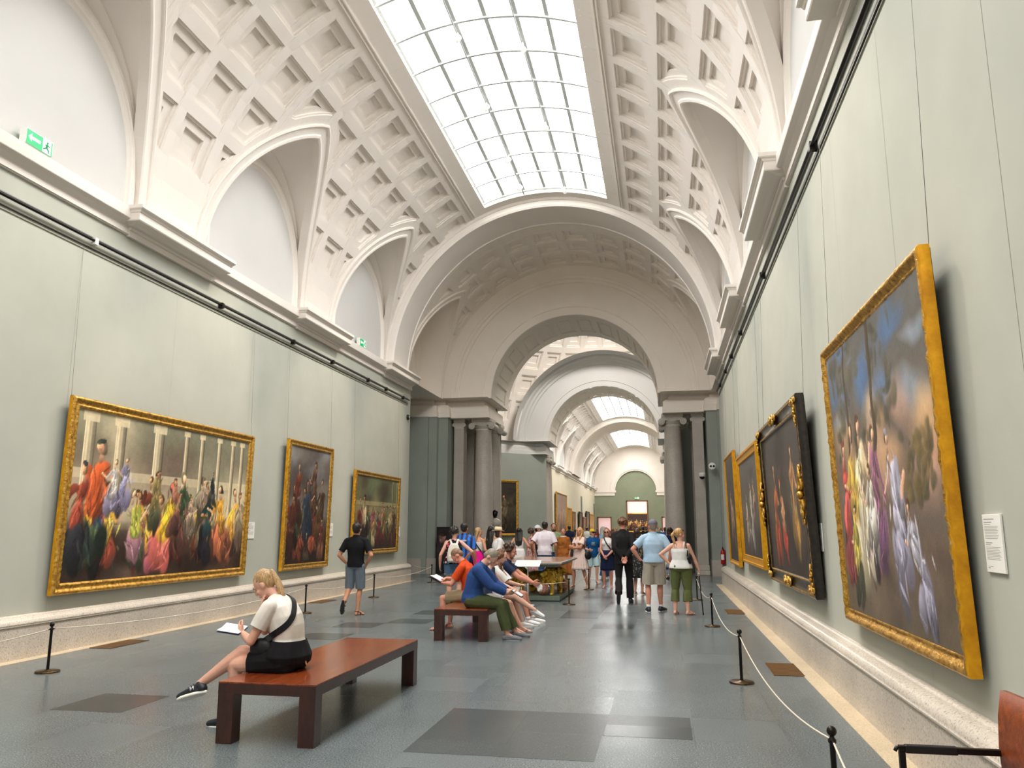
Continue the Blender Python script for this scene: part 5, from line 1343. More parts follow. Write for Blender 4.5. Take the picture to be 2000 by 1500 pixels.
    def body(s):
        mb=MB(); k=s.k; f=s.f; lf=.5+.5*f
        b_loft(mb,[ring_(c,F[0],F[1],a,b) for c,F,a,b in s.T])
        b_cap(mb,s.neck-s.nd*.03*k,.060*k if not s.fem else .052*k,s.hc-s.nd*.045*k,.055*k if not s.fem else .047*k)
        s.head_(mb)
        if s.fem:
            X,Y,Z=s.F[3]; 
            for g in (-1,1): b_ell(mb,s.chest+X*(g*.068*k)+Y*(.082*k)-Z*.0*k,.062*k*lf,.055*k*lf,.062*k*lf,s.F[3])
        for sd,g in (('L',-1),('R',1)):
            a,e,w=s.sh[sd],s.el[sd],s.wr[sd]; th=(.9 if s.fem else 1.05)*lf
            b_cap(mb,s.neck.lerp(a,.15)-s.F[3][2]*.012*k,.040*k,a,.05*k*th)
            b_chain(mb,[a,a.lerp(e,.4),e],[.054*k*th,.048*k*th,.039*k*th]); 
            b_chain(mb,[e,e.lerp(w,.3),w],[.039*k*th,.041*k*th,.026*k*(.5+.5*th)])
            s.hand_(mb,sd)
            h,kn,an=s.hip[sd],s.kn[sd],s.an[sd]; ft=(1.04 if s.fem else 1.)*lf
            bk=s.td[sd]*-.018*k
            b_chain(mb,[h,h.lerp(kn,.35),h.lerp(kn,.75),kn],[.088*k*ft,.080*k*ft,.062*k*ft,.052*k*ft])
            cp=kn.lerp(an,.3)+bk; b_chain(mb,[kn,cp,kn.lerp(an,.62)+bk*.6,an],[.051*k*ft,.056*k*ft,.044*k*ft,.034*k*(.6+.4*ft)])
            s.foot(mb,sd,1.)
        s.bodyobj=fuse('body',mb,MATS[s.skin],s.e,s.vox,3)
    def footframe(s,sd):
        d=s.td[sd]; sh=(s.kn[sd]-s.an[sd]).normalized(); up=sh-d*sh.dot(d)
        up=up.normalized() if up.length>.05 else d.orthogonal(); return d,d.cross(up).normalized(),up
    def foot(s,mb,sd,sc=1.):
        k=s.k*(.92 if s.fem else 1.); d,x,u=s.footframe(sd); a=s.an[sd]; lo=a-u*(.055*k)
        if not s.bare:
            b_chain(mb,[a,lo-d*.02*k+u*.018*k],[.031*k,.024*k],10); b_cap(mb,a,.030*k,lo+d*.09*k+u*.016*k,.020*k,10); return
        b_cap(mb,a,.034*k,lo-d*.035*k+u*.01*k,.032*k*sc,10); b_chain(mb,[a+d*.01*k,lo+d*.09*k+u*.012*k,lo+d*.15*k-u*.0*k],[.035*k,.032*k,.022*k],10,(x,.8))
        b_cap(mb,lo-d*.03*k,.028*k,lo+d*.12*k-u*.004*k,.028*k,10,(x,.75))
        for i in range(5):
            o=(i-2)*.0155*k*(1 if sd=='R' else -1); b_cap(mb,lo+d*.12*k+x*o-u*.008*k,.011*k,lo+d*(.185-.008*i)*k+x*o-u*.012*k,(.0115-.001*i)*k,7)
    # ---- clothing
    def infl(s,c,F,a,b,i): return ring_(c,F[0],F[1],a+i,b+i)
    def top(s,mat,name='t_shirt',sleeve=.5,i=.014,hem=1,neck=.075,loose=0.,seed=1,amp=.005,hemdrop=0.,tuck=False):
        mb=MB(); k=s.k; T=s.T; cuts=[]
        i0=hem; rs=[]
        for j in range(i0,len(T)-1):
            c,F,a,b=T[j]; ex=(i*k+loose*k*(1-(j-i0)/(len(T)-i0)))*(.35 if tuck and j<5 else 1); rs.append(s.infl(c,F,a,b,ex))
        c,F,a,b=T[i0]; c2=c-F[2]*(.05*k+hemdrop*k); rs.insert(0,s.infl(c2,F,a,b,(i*k+loose*k)*(.35 if tuck else 1)))
        c3=T[-1]; rs.append(s.infl(c3[0]-c3[1][2]*.01*k,c3[1],.062*k,.06*k,i*k*.6))
        if not s.fem: rs.append(s.infl(c3[0]+c3[1][2]*.045*k,c3[1],.061*k,.06*k,i*k*.3))
        b_loft(mb,rs); cuts.append((c2+F[2]*.02*k,-F[2],.42*k))
        if s.fem:
            X,Y,Z=s.F[3]; lf=.5+.5*s.f
            for g in (-1,1): b_ell(mb,s.chest+X*(g*.066*k)+Y*(.084*k),.064*k*lf+i*k*.8,.056*k*lf+i*k*.8,.064*k*lf+i*k*.8,s.F[3])
        th=(.9 if s.fem else 1.05)*(.5+.5*s.f)
        for sd in 'LR':
            a,e,w=s.sh[sd],s.el[sd],s.wr[sd]
            if sleeve>0:
                b_cap(mb,s.neck.lerp(a,.18)-s.F[3][2]*.014*k,.040*k+i*k*.6,a,.052*k*th+i*k*.8)
                if sleeve<=1:
                    m=a.lerp(e,sleeve); b_cap(mb,a,.053*k*th+i*k*.8,m+(e-a).normalized()*.03*k,.046*k*th+i*k*1.2); cuts.append((m,(e-a),.115*k))
                else:
                    fr_=sleeve-1; m=e.lerp(w,fr_); b_chain(mb,[a,a.lerp(e,.5),e,e.lerp(w,min(.45,fr_)),m+(w-e).normalized()*.02*k],[.055*k*th+i*k,.049*k*th+i*k,.041*k*th+i*k,.041*k*th+i*k*.9,.031*k+i*k*.8]); cuts.append((m,(w-e),.075*k))
            else:
                b_cap(mb,s.neck.lerp(a,.45)-s.F[3][2]*.02*k,.040*k+i*k*.6,s.neck.lerp(a,.78)-s.F[3][2]*.015*k,.036*k+i*k*.6)
        nz=s.F[3][2]; cuts.append((s.neck+nz*(.006 if s.fem else .020)*k,(nz*1.+s.F[3][1]*.25).normalized(),neck*k*1.6))
        return fuse(name,mb,MATS[mat],s.e,s.vox*1.05,3,cuts,(amp*k,16,seed))
    def strapless(s,mat,name='top',hem=2,i=.012,straps=True,lvl=.05,seed=2,hemdrop=0):
        mb=MB(); k=s.k; T=s.T; rs=[]; 
        c,F,a,b=T[hem]; rs.append(s.infl(c-F[2]*(.04+hemdrop)*k,F,a,b,i*k))
        for j in range(hem,9): c,F2,a,b=T[j]; rs.append(s.infl(c,F2,a,b,i*k))
        b_loft(mb,rs); X,Y,Z=s.F[3]; cuts=[(T[hem][0]-F[2]*(.02+hemdrop)*k,-F[2],.4*k),(s.chest+Z*lvl*k,Z,.4*k)]
        if s.fem:
            for g in (-1,1): b_ell(mb,s.chest+X*(g*.066*k)+Y*(.084*k),.068*k,.062*k,.068*k,s.F[3])
        o=fuse(name,mb,MATS[mat],s.e,s.vox*1.05,3,cuts,(.003*k,18,seed))
        if straps:
            for g in (-1,1):
                b_=MB(); pts=[s.chest+X*(g*.085*k)-Y*.112*k+Z*(lvl-.01)*k,s.chest+X*(g*.085*k)-Y*.085*k+Z*.11*k,s.chest+X*(g*.09*k)-Y*.01*k+Z*.172*k,s.chest+X*(g*.085*k)+Y*.085*k+Z*.10*k,s.chest+X*(g*.08*k)+Y*.12*k+Z*lvl*k]
                b_.tube(pts,.011*k,6); b_.obj('strap',M(mat),s.e)
        return o
    def legs(s,mat,name='trousers',length=1.9,i=.014,flare=0.,seed=3,amp=.006,waist=3,hipi=None,hemcut=.14):
        """length: 1 = to the knee, 2 = to the ankle"""
        mb=MB(); k=s.k; T=s.T; cuts=[]; hi=(hipi if hipi is not None else .007)*k; ft=(1.04 if s.fem else 1.)*(.5+.5*s.f)
        rs=[s.infl(c,F,a,b,hi) for c,F,a,b in T[:waist+1]]; c,F,a,b=T[waist]; b_loft(mb,rs); cuts.append((c-F[2]*.01*k,F[2],.25*k))
        for sd in 'LR':
            h,kn,an=s.hip[sd],s.kn[sd],s.an[sd]; ii=i*k
            if length<=1:
                m=h.lerp(kn,length); e=m+(kn-h).normalized()*.04*k
                b_chain(mb,[h,h.lerp(kn,length*.5),e],[.089*k*ft+ii,.081*k*ft+ii+flare*k*.5,.068*k*ft+ii*1.1+flare*k]); cuts.append((m,(kn-h),hemcut*k))
            else:
                q=length-1; m=kn.lerp(an,q); e=m+(an-kn).normalized()*.03*k; bk=s.td[sd]*-.012*k
                b_chain(mb,[h,h.lerp(kn,.4),h.lerp(kn,.75),kn,kn.lerp(an,q*.4)+bk,e],[.089*k*ft+ii,.081*k*ft+ii,.065*k*ft+ii,.055*k*ft+ii,.057*k*ft+ii+flare*k*.4,.044*k*ft+ii+flare*k]); cuts.append((m,(an-kn),hemcut*k))
        return fuse(name,mb,MATS[mat],s.e,s.vox*1.05,3,cuts,(amp*k,20,seed))
    def skirt(s,mat,name='skirt',z1=.5,flare=.05,waist=4,folds=14,fa=.012,i=.014,n=64,taper=0):
        """open fabric tube from the waist to height z1 (standing figures)"""
        k=s.k; T=s.T; rows=[]
        for c,F,a,b in T[waist:1:-1]: rows.append((c,F,a+i*k,b+i*k,0.))
        c,F,a,b=T[2]; zb=c.z; N=7
        for j in range(1,N+1):
            f=j/N; z=zb+(z1*k-zb)*f; rows.append((V(c.x,c.y,z),(V(F[0].x,F[0].y,0).normalized(),V(F[1].x,F[1].y,0).normalized(),V(0,0,1)),a+i*k+flare*k*f,b+i*k+flare*k*f*1.1+.01*k,f))
        mb=MB(); rr=random.Random(int(z1*100)+folds); ph=[rr.uniform(0,6.3) for _ in range(3)]
        R=[]
        for c,F,a,b,f in rows:
            r=[]
            for q in range(n):
                t=2*PI*q/n; m=1+f*(fa/.15)*(math.sin(folds*t+ph[0])+.5*math.sin((folds*.5+1)*t+ph[1]))
                r.append(c+F[0]*(a*m*math.cos(t))+F[1]*(b*m*math.sin(t)))
            R.append(r)
        mb.grid(R,0,True,True); o=mb.obj(name,M(mat),s.e); md=o.modifiers.new('t','SOLIDIFY'); md.thickness=.004; return o
    def shoe(s,mat,sole,kind='shoe',sock=None,trim=None):
        k=s.k*(.98 if s.fem else 1.04)
        for sd in 'LR':
            d,x,u=s.footframe(sd); a=s.an[sd]; lo=a-u*(.058*k)
            if kind in('shoe','loafer'):
                mb=MB()
                if kind=='shoe': b_cap(mb,a-u*.012*k-d*.008*k,.044*k,lo-d*.035*k+u*.012*k,.040*k,12)
                else: b_cap(mb,lo-d*.02*k+u*.022*k,.040*k,lo-d*.04*k+u*.012*k,.038*k,12)
                b_chain(mb,[lo+d*.02*k+u*.03*k,lo+d*.10*k+u*.014*k,lo+d*.17*k+u*.004*k],[.044*k if kind=='shoe' else .038*k,.042*k,.034*k],12,(x,.8)); b_cap(mb,lo-d*.03*k,.036*k,lo+d*.17*k,.036*k,12,(x,.7))
                sh=fuse('shoe',mb,MATS[mat],s.e,s.vox*.9,3,[(lo-u*.016*k,-u,.3*k)]+([(lo+u*.045*k,u,.085*k)] if kind=='loafer' else [(a+u*.015*k,u,.1*k)]))
                m2=MB(); R=[]
                for f in (0,1):
                    r=[]
                    for q in range(20):
                        t=2*PI*q/20; ct,st=math.cos(t),math.sin(t); w=.038+.008*ct
                        r.append(lo+d*((.065+.140*ct)*k)+x*(w*st*k)-u*((.036 if f==0 else .012)*k)+u*(.012*k*max(0,ct-.6) if f==0 else 0))
                    R.append(r)
                b_loft(m2,R); m2.obj('sole',M(sole),sh)
                if sock:
                    m3=MB(); sv=(s.kn[sd]-a).normalized(); m3.tube([a,a+sv*.05*k],.040*k,12); m3.obj('sock',M(sock),s.e)
                if trim:
                    m4=MB()
                    for q in range(4): m4.tube([lo+d*(.045+.022*q)*k+x*g*.022*k+u*(.068-.009*q)*k for g in (-1,0,1)],.0035*k,5)
                    m4.obj('laces',M(trim),sh)
            else:      # sandal
                m2=MB(); R=[]
                for f in (0,1):
                    r=[]
                    for q in range(18):
                        t=2*PI*q/18; ct,st=math.cos(t),math.sin(t)
                        r.append(lo+d*((.067+.132*ct)*k)+x*((.037+.008*ct)*st*k)-u*((.042 if f==0 else .026)*k))
                    R.append(r)
                b_loft(m2,R); so=m2.obj('sandal',M(sole),s.e)
                m3=MB()
                if kind=='sandal':
                    for q,h in ((.13,.012),(.05,.045)): m3.tube([lo+d*q*k+x*(g*.042*k)+u*((h-.026*abs(g)**3*1.6)*k) for g in (-1,-.6,0,.6,1)],.009*k,6)
                    m3.tube([a-d*.045*k-u*.01*k+x*0,a-d*.02*k+x*.042*k-u*.005*k,a+d*.03*k+x*.02*k+u*.004*k,a+d*.03*k-x*.02*k+u*.004*k,a-d*.02*k-x*.042*k-u*.005*k,a-d*.045*k-u*.01*k],.007*k,6)
                else:
                    for g in (-1,1): m3.tube([lo+d*.155*k-u*.02*k+u*.012*k,lo+d*.11*k+x*g*.022*k+u*.02*k,lo+d*.05*k+x*g*.043*k-u*.02*k],.006*k,6)
                m3.obj('straps',M(mat),so)
    # ---- head
    def hp(s,x,y,z): X,Y,Z=s.HF; k=s.k*1.06; return s.hc+X*(x*k)+Y*(y*k)+Z*(z*k)
    def hair(s,mat,kind='short',length=.3,seed=5,vol=1.):
        mb=MB(); k=s.k*1.06; F=s.HF; P=s.hp; wd=.95 if s.fem else 1.
        b_ell(mb,P(0,-.024,.040),.082*k*wd*vol,.092*k*vol,.084*k*vol,F)
        cuts=[]; amp=.004*k; fr_=-45
        if kind=='short': b_ell(mb,P(0,-.045,.0),.070*k*wd,.062*k,.075*k,F)
        if kind=='buzz': amp=.001*k; b_ell(mb,P(0,-.050,-.005),.064*k*wd,.052*k,.072*k,F)
        if kind=='curly':
            rr=random.Random(seed)
            for q in range(46):
                t=rr.uniform(0,2*PI); zz=rr.uniform(-.7,1); rx=math.sqrt(1-zz*zz) if abs(zz)<1 else 0
                x,y,z=.082*rx*math.cos(t),-.03+.09*rx*math.sin(t),.035+.095*zz
                if y>.03 and z<.06: continue
                b_ell(mb,P(x,y,z),.026*k,.026*k,.026*k,F,8,6)
        down=V(0,0,-1)
        back=-F[1]; back=V(back.x,back.y,0); back=back.normalized() if back.length>.2 else -s.F[3][1]
        if kind in('long','side'):
            for g in (-1,-.5,0,.5,1):
                st=P(g*.062,-.055+.02*abs(g),.02); m=s.neck+F[0]*(g*.075*k)+back*(.085-.02*abs(g))*k
                e=m+(-s.F[3][2]*.8+down*.4).normalized()*(length*k*(1-.12*abs(g)))+back*.035*k
                b_chain(mb,[st,m,m.lerp(e,.5)+back*.012*k,e],[.045*k,.040*k,.036*k,.016*k],10,(F[0],.7))
            if kind=='side':
                for g in (-1,1): b_chain(mb,[P(g*.07,.02,.05),P(g*.082,.015,-.05),s.sh['R' if g>0 else 'L'].lerp(s.neck,.55)+s.F[3][1]*.07*k,s.sh['R' if g>0 else 'L'].lerp(s.neck,.5)+s.F[3][1]*.11*k+down*length*.5*k],[.022*k,.026*k,.028*k,.012*k],9)
        if kind=='bob': 
            for g in (-1,-.5,0,.5,1): b_chain(mb,[P(g*.066,-.05+.03*abs(g),.03),P(g*.078,-.055+.035*abs(g),-.09)],[.04*k,.032*k],9)
        if kind in('pony','bun'):
            b_ell(mb,P(0,-.045,.005),.066*k,.06*k,.065*k,F); q=P(0,-.115,.052)
            if kind=='bun': b_ell(mb,q,.045*k,.04*k,.042*k,F)
            else:
                e=q+back*.05*k-F[2]*.0+down*.07*k; m=s.neck+back*.10*k+down*.06*k; z=m+(-s.F[3][2]+down*.3).normalized()*length*k+back*.01*k
                b_chain(mb,[q,e,m,m.lerp(z,.5)+back*.01*k,z],[.022*k,.034*k,.034*k,.028*k,.010*k],10,(F[0],.75))
        o=fuse('hair',mb,MATS[mat],s.e,s.vox*.8,3,cuts,(amp,fr_,seed))
        if kind=='pony':
            b_=MB(); b_.sphere(P(0,-.108,.05),.021*k,10,6); b_.obj('hair_tie',M('black_plastic'),s.e)
        return o
    def face(s,brow='hair_dark',smile=False,glasses=None):
        k=s.k*1.06; P=s.hp; F=s.HF
        for g in (-1,1):
            b=MB(); b_ell(b,P(g*.030,.0825,.004),.0115*k,.006*k,.0046*k,F,10,7); o=b.obj('eye',M('eye_white'),s.e)
            b=MB(); b_ell(b,P(g*.030,.0865,.004),.0052*k,.003*k,.0046*k,F,10,7); b.obj('iris',M('eye_dark'),o)
            b=MB(); b.tube([P(g*.014,.0895,.023),P(g*.030,.088,.029),P(g*.048,.076,.025)],.0036*k,6); b.obj('eyebrow',M(brow),s.e)
        b=MB(); b_ell(b,P(0,.0835,-.058),.022*k,.006*k,.0085*k if smile else .0062*k,F,12,7); m=b.obj('mouth',M('lips'),s.e)
        if smile: b=MB(); b_ell(b,P(0,.0865,-.056),.016*k,.005*k,.005*k,F,10,6); b.obj('teeth',M('teeth'),m)
        if glasses: s.glasses(glasses)
    def glasses(s,mat='lens_dark',up=0.):
        k=s.k*1.06; P=s.hp
        b=MB()
        for g in (-1,1): b_ell(b,P(g*.033,.096-up*.55,.004+up),.026*k,.004*k,.019*k,s.HF,12,7); b.tube([P(g*.058,.088-up*.55,.008+up),P(g*.080,.0-up*.3,.006+up)],.0025*k,5)
        b.tube([P(-.01,.1-up*.55,.008+up),P(.01,.1-up*.55,.008+up)],.0025*k,5); b.obj('glasses',M(mat),s.e)
    def beard(s,mat):
        mb=MB(); k=s.k*1.06; P=s.hp; F=s.HF
        b_ell(mb,P(0,.046,-.084),.042*k,.036*k,.036*k,F); 
        for g in (-1,1): b_chain(mb,[P(g*.062,.01,-.03),P(g*.052,.035,-.075),P(g*.02,.06,-.095)],[.014*k,.018*k,.018*k],8)
        b_cap(mb,P(-.022,.083,-.045),.0075*k,P(.022,.083,-.045),.0075*k,8); fuse('beard',mb,MATS[mat],s.e,s.vox*.8,2)
    def cap(s,mat,brimmat=None,back=False):
        k=s.k*1.06; P=s.hp; F=s.HF; mb=MB()
        b_ell(mb,P(0,-.014,.046),.087*k,.104*k,.086*k,F); o=fuse('cap',mb,MATS[mat],s.e,s.vox*.8,3,[(P(0,0,.028),-F[2],.3*k)])
        b=MB(); g=-1 if back else 1; R=[]
        for q in range(9):
            t=-1+2*q/8; R.append([P(.075*t,g*(.075*math.sqrt(max(0,1-t*t*.8))),.036),P(.072*t,g*(.085+.085*math.sqrt(max(0,1-t*t))),.020)])
        b.grid(R,0,True); q=b.obj('brim',M(brimmat or mat),o); md=q.modifiers.new('t','SOLIDIFY'); md.thickness=.005
        b=MB(); b.sphere(P(0,-.014,.134),.008*k,8,5); b.obj('button',M(mat),o)
    def hat(s,mat='straw',band='bag_black'):
        k=s.k*1.06; P=s.hp; X,Y,Z=s.HF; mb=MB(); n=28
        def R(r1,r2,z,dip=0): return [P(r1*math.cos(2*PI*i/n),-.01+r2*math.sin(2*PI*i/n),z+dip*abs(math.cos(2*PI*i/n))**2) for i in range(n)]
        mb.grid([R(.150,.165,.050,.025),R(.090,.108,.052),R(.086,.104,.085),R(.078,.096,.135),R(.055,.075,.155),R(.02,.03,.140)],0,True,True)
        o=mb.obj('hat',M(mat),s.e); md=o.modifiers.new('t','SOLIDIFY'); md.thickness=.004
        b=MB(); b.grid([R(.092,.110,.056),R(.089,.107,.082)],0,True,True); b.obj('hat_band',M(band),o)
    def W(s,p): return s.e.matrix_basis@Vector(p)
    def strap(s,name,pts,r,mat,label,cat='strap'): pass
# ------------------------------------------------------------------ the gilded lion table
TZ=.885
def lion(loc,rz,label,turn=0.):
    e=empty('gilded_lion',loc,rz,label,'lion statue','gilded lions of the table'); e.scale=(.9,.9,.9)
    mb=MB(); rr=random.Random(int(abs(loc[0]*100)))
    b_chain(mb,[(0,.02,.43),(0,-.25,.40),(0,-.52,.40)],[.15,.13,.135]); b_ell(mb,(0,.05,.44),.15,.17,.19)
    hc=V(.05*turn,.22,.555); R=Matrix.Rotation(-turn,3,'Z'); F=(R@V(1,0,0),R@V(0,1,0),V(0,0,1)); Q=lambda x,y,z: hc+F[0]*x+F[1]*y+V(0,0,z)
    b_ell(mb,Q(0,.0,0),.085,.10,.095,F); b_chain(mb,[Q(0,.07,-.005),Q(0,.145,-.03)],[.06,.045]); b_ell(mb,Q(0,.165,-.018),.026,.02,.018,F); b_chain(mb,[Q(0,.07,-.07),Q(0,.125,-.085)],[.035,.026]); b_cap(mb,Q(-.05,.075,.035),.02,Q(.05,.075,.035),.02)
    for g in (-1,1):
        b_ell(mb,Q(g*.085,-.02,.075),.025,.015,.03,F)
        b_chain(mb,[(g*.10,-.52,.36),(g*.12,-.46,.24),(g*.12,-.60,.12),(g*.12,-.57,.03)],[.10,.07,.042,.045]); b_chain(mb,[(g*.12,-.57,.03),(g*.12,-.49,.025)],[.045,.04])
    b_chain(mb,[(-.09,.12,.40),(-.095,.15,.22),(-.095,.15,.05)],[.075,.055,.045]); b_chain(mb,[(-.095,.15,.04),(-.095,.23,.03)],[.048,.042])
    b_chain(mb,[(.09,.12,.42),(.10,.22,.34),(.10,.31,.335)],[.075,.055,.048]); 
    for q in range(4): b_cap(mb,(.065+.024*q,.34,.325),.018,(.065+.024*q,.385,.30),.016,8)
    for q in range(4): b_cap(mb,(-.131+.024*q,.25,.03),.018,(-.131+.024*q,.275,.02),.015,8)
    b_chain(mb,[(0,-.62,.42),(0,-.72,.32),(.08,-.74,.2),(.16,-.66,.16)],[.03,.024,.022,.035])
    fuse('body',mb,MATS['gold_bright'],e,.012,2)
    mb=MB()
    for q in range(150):      # curling mane
        t=rr.uniform(0,2*PI); ph=rr.uniform(-.9,1.0); rx=math.sqrt(max(0,1-ph*ph)); x,y,z=.165*rx*math.cos(t),.06+.19*rx*math.sin(t),.47+.20*ph
        p=V(x,y,z); 
        if (p-Q(0,.12,-.02)).length<.12: continue
        b_cap(mb,p,.028,p+V(x*.25+rr.uniform(-.03,.03),(y-.06)*.2+rr.uniform(-.03,.03),-.05),.013,7)
    for q in range(16):
        t=2*PI*q/16; p=Q(.105*math.cos(t),-.015,.105*math.sin(t)); b_cap(mb,p,.03,p+(p-hc).normalized()*.045+V(0,-.02,-.01),.015,7)
    fuse('mane',mb,MATS['gold_bright'],e,.011,1)
    for g in (-1,1):
        b=MB(); b.sphere(Q(g*.035,.092,.018),.011,8,6); b.obj('eye',M('bronze'),e)
    b=MB(); b.sphere((.10,.34,.155),.15,28,18); b.obj('ball',M('red_marble'),e); LIONS.append(e)
    return e
t=NT('red_marble'); n=t.noise(9,5,.65,dist=1.2); t.set(col=t.ramp(n.outputs['Fac'],[(.3,rgb(120,62,48)),(.48,rgb(176,112,92)),(.62,rgb(206,160,138)),(.8,rgb(150,84,66))]),rough=.12,spec=.5)
t=NT('inlay_top'); v=t.voro(5); wn=t.new('ShaderNodeTexWhiteNoise'); t.l.new(v.outputs['Position'],wn.inputs['Vector'])
t.set(col=t.ramp(wn.outputs['Value'],[(0,rgb(150,118,96)),(.35,rgb(196,170,146)),(.6,rgb(122,96,88)),(.8,rgb(176,120,92))],'CONSTANT'),rough=.15)
granite('plinth_green',rgb(108,122,108),rgb(84,98,86),rgb(132,146,130),40,.4)
e=empty('lion_table',(X0+.12,19.8,0),0,'long inlaid stone table carried by gilded lions, in the middle of the hall','table')
b=MB(); b.box(-.73,.73,-1.62,1.62,TZ-.012,TZ,1); b.box(-.76,.76,-1.65,1.65,TZ-.05,TZ-.012,0); b.box(-.72,.72,-1.61,1.61,TZ-.075,TZ-.05,0); b.obj('tabletop',M('granite_light','inlay_top'),e,bev=.006)
b=MB(); b.box(-.64,.64,-1.52,1.52,TZ-.125,TZ-.075,0); b.obj('apron',M('plinth_green'),e)
b=MB(); b.box(-.66,.66,-1.45,1.45,.0,.02,1); b.box(-.68,.68,-1.47,1.47,.02,.115,0); b.obj('plinth',M('plinth_green','frame_black'),e,bev=.004)
p1=at_depth(1076,1150,18.80); p2=at_depth(1107,1140,19.9)
lion((p1.x-.02,18.86,.115),math.radians(172),'gilded lion at the front corner of the stone table, paw on a marble ball',.75)
lion((p2.x-.36,19.95,.115),math.radians(-97),'gilded lion under the right edge of the stone table, seen in profile',0.)
lion((X0-.18,19.1,.115),math.radians(150),'gilded lion in the shade under the front left of the stone table',-.2)
# slanted reading panel on a thin stand
q=at_depth(1031,1098,17.35); e=empty('reading_panel',(q.x,17.35,0),0,'white slanted information panel on a thin post before the lion table','panel')
b=MB(); b.tube([(0,0,.01),(0,0,.84)],.011,8); b.obj('post',M('white_plastic'),e)
b=MB(); b.lathe([(0,.012),(.13,.012),(.14,.006),(.14,0)],n=20); b.obj('base',M('white_plastic'),e)
b=MB(); b.box(-.275,.275,-.17,.17,-.006,.006,0,Matrix.Translation((0,0,.875))@Matrix.Rotation(.35,4,'X')); b.obj('board',M('white_plastic'),e)
b=MB()
for k in range(7): b.box(-.24,.24-.05*((k*3)%4),.10-.035*k,.108-.035*k,.0062,.0068,0,Matrix.Translation((0,0,.875))@Matrix.Rotation(.35,4,'X'))
b.obj('printed_lines',M('print_grey'),e)
# bust on a pedestal between the columns
q=at_depth(967,1015,30.85); e=empty('bust',(q.x,30.85,0),0,'dark head on a pale shouldered bust standing between the left columns','bust')
mb=MB(); b_ell(mb,(0,0,2.2),.10,.12,.14); b_ell(mb,(0,-.05,2.13),.07,.08,.09); b_cap(mb,(0,-.12,2.19),.018,(0,-.14,2.15),.02); b_cap(mb,(0,.01,2.0),.075,(0,.0,2.12),.065); b_ell(mb,(0,.03,2.26),.11,.12,.10)
fuse('head',mb,MATS['black_metal'],e,.014,3)
mb=MB(); b_ell(mb,(0,.02,1.86),.24,.14,.17); b_cap(mb,(0,0,1.9),.10,(0,0,2.02),.075); fuse('shoulders',mb,MATS['granite_light'],e,.016,3)
b=MB(); b.lathe([(0,1.72),(.16,1.72),(.15,1.66),(.10,1.62),(.12,1.56),(.22,1.54),(.22,1.46)],n=20); b.box(-.2,.2,-.2,.2,.1,1.46,0); b.box(-.25,.25,-.25,.25,0,.1,0); b.obj('pedestal',M('granite_light'),e)

# ------------------------------------------------------------------ visitors
def ribbon(mb,pts,w,cen,m=0):
    """flat strap through pts, facing away from the body axis point cen"""
    pts=[Vector(p) for p in pts]
    # smooth the path
    for _ in range(2):
        o=[pts[0]]
        for a,b in zip(pts[:-1],pts[1:]): o+=[a.lerp(b,.25),a.lerp(b,.75)]
        pts=o+[pts[-1]]
    R=[]
    for i,p in enumerate(pts):
        d=(pts[min(i+1,len(pts)-1)]-pts[max(0,i-1)]).normalized(); n=p-Vector(cen); n.z=n.z*.3; n=(n-d*n.dot(d)).normalized(); s=d.cross(n)
        R.append([p+s*w/2,p+s*w/2+n*.004,p-s*w/2+n*.004,p-s*w/2])
    mb.grid(R,m,False,True)
def held(f,name,label,cat):
    e=empty(name,f.e.location,0,label,cat); e.rotation_euler=f.e.rotation_euler; return e
def seat(f): return f
deg=math.radians
# --- woman on the near bench
A=Fig('person with a blond ponytail, white top and black shorts seated on the near bench',(-3.12,6.47,0),deg(88),1.72,'f','skin_fair',1.12,lean=(-.02,.30,.52,.90),head=(-.22,0,0),pelvis=(0,0,.572),hipscale=1.12,vox=.0068,
  arms={'L':dict(wr=(-.055,.395,.735),elbow=(-1,-.5,-.9),hd=(.25,.6,.5),palm=(.7,-.3,.4),thumb=(.2,.3,1),curl=.9),'R':dict(wr=lambda f:f.hp(-.045,.125,-.165),elbow=(.9,.3,-1),hd=(-.10,-.10,1),palm=(.45,-.9,0),thumb=(.9,.4,.2),curl=.35)},
  legs={'L':dict(an=(-.09,.455,.075),knee=(0,1,.6),yaw=-.1),'R':dict(an=(-.17,.70,.335),knee=(-.2,.5,1.2),toe=(-.10,.93,-.28))})
A.top('cloth_offwhite',sleeve=.60,i=.020,hem=3,loose=.006,seed=3,amp=.006,tuck=True); A.legs('cloth_black','shorts',.60,i=.030,flare=.02,amp=.004,hipi=.026,waist=4,hemcut=.16)
A.hair('hair_blond','pony',.50); A.face()
A.shoe('shoe_black','sole_white','shoe',trim='shoe_black')
for sd in 'LR':        # outlined letter on the side of the shoe
    d,x,u=A.footframe(sd); k=A.k*.93; lo=A.an[sd]-u*(.058*k); sg=-1
    o=lo+d*.045*k+x*(sg*.0455*k)+u*.016*k; mb=MB(); N=lambda a,b:o+d*a*k+u*b*k
    for p,q in (((-.018,-.014),(-.012,.022)),((-.012,.022),(.012,-.014)),((.012,-.014),(.018,.022))): mb.tube([N(*p),N(*q)],.0042*k,6)
    mb.obj('shoe_letter',M('silver'),A.e)
bag=held(A,'crossbody_bag','black crossbody bag at the waist of the woman on the near bench','bag')
mb=MB(); b_chain(mb,[(-.155,.12,.66),(-.165,.20,.63)],[.055,.055],12,(V(0,0,1),.7)); b_ell(mb,(-.165,.16,.645),.045,.10,.075); fuse('pouch',mb,MATS['bag_black'],bag,.008,3,(),(.003,20,4))
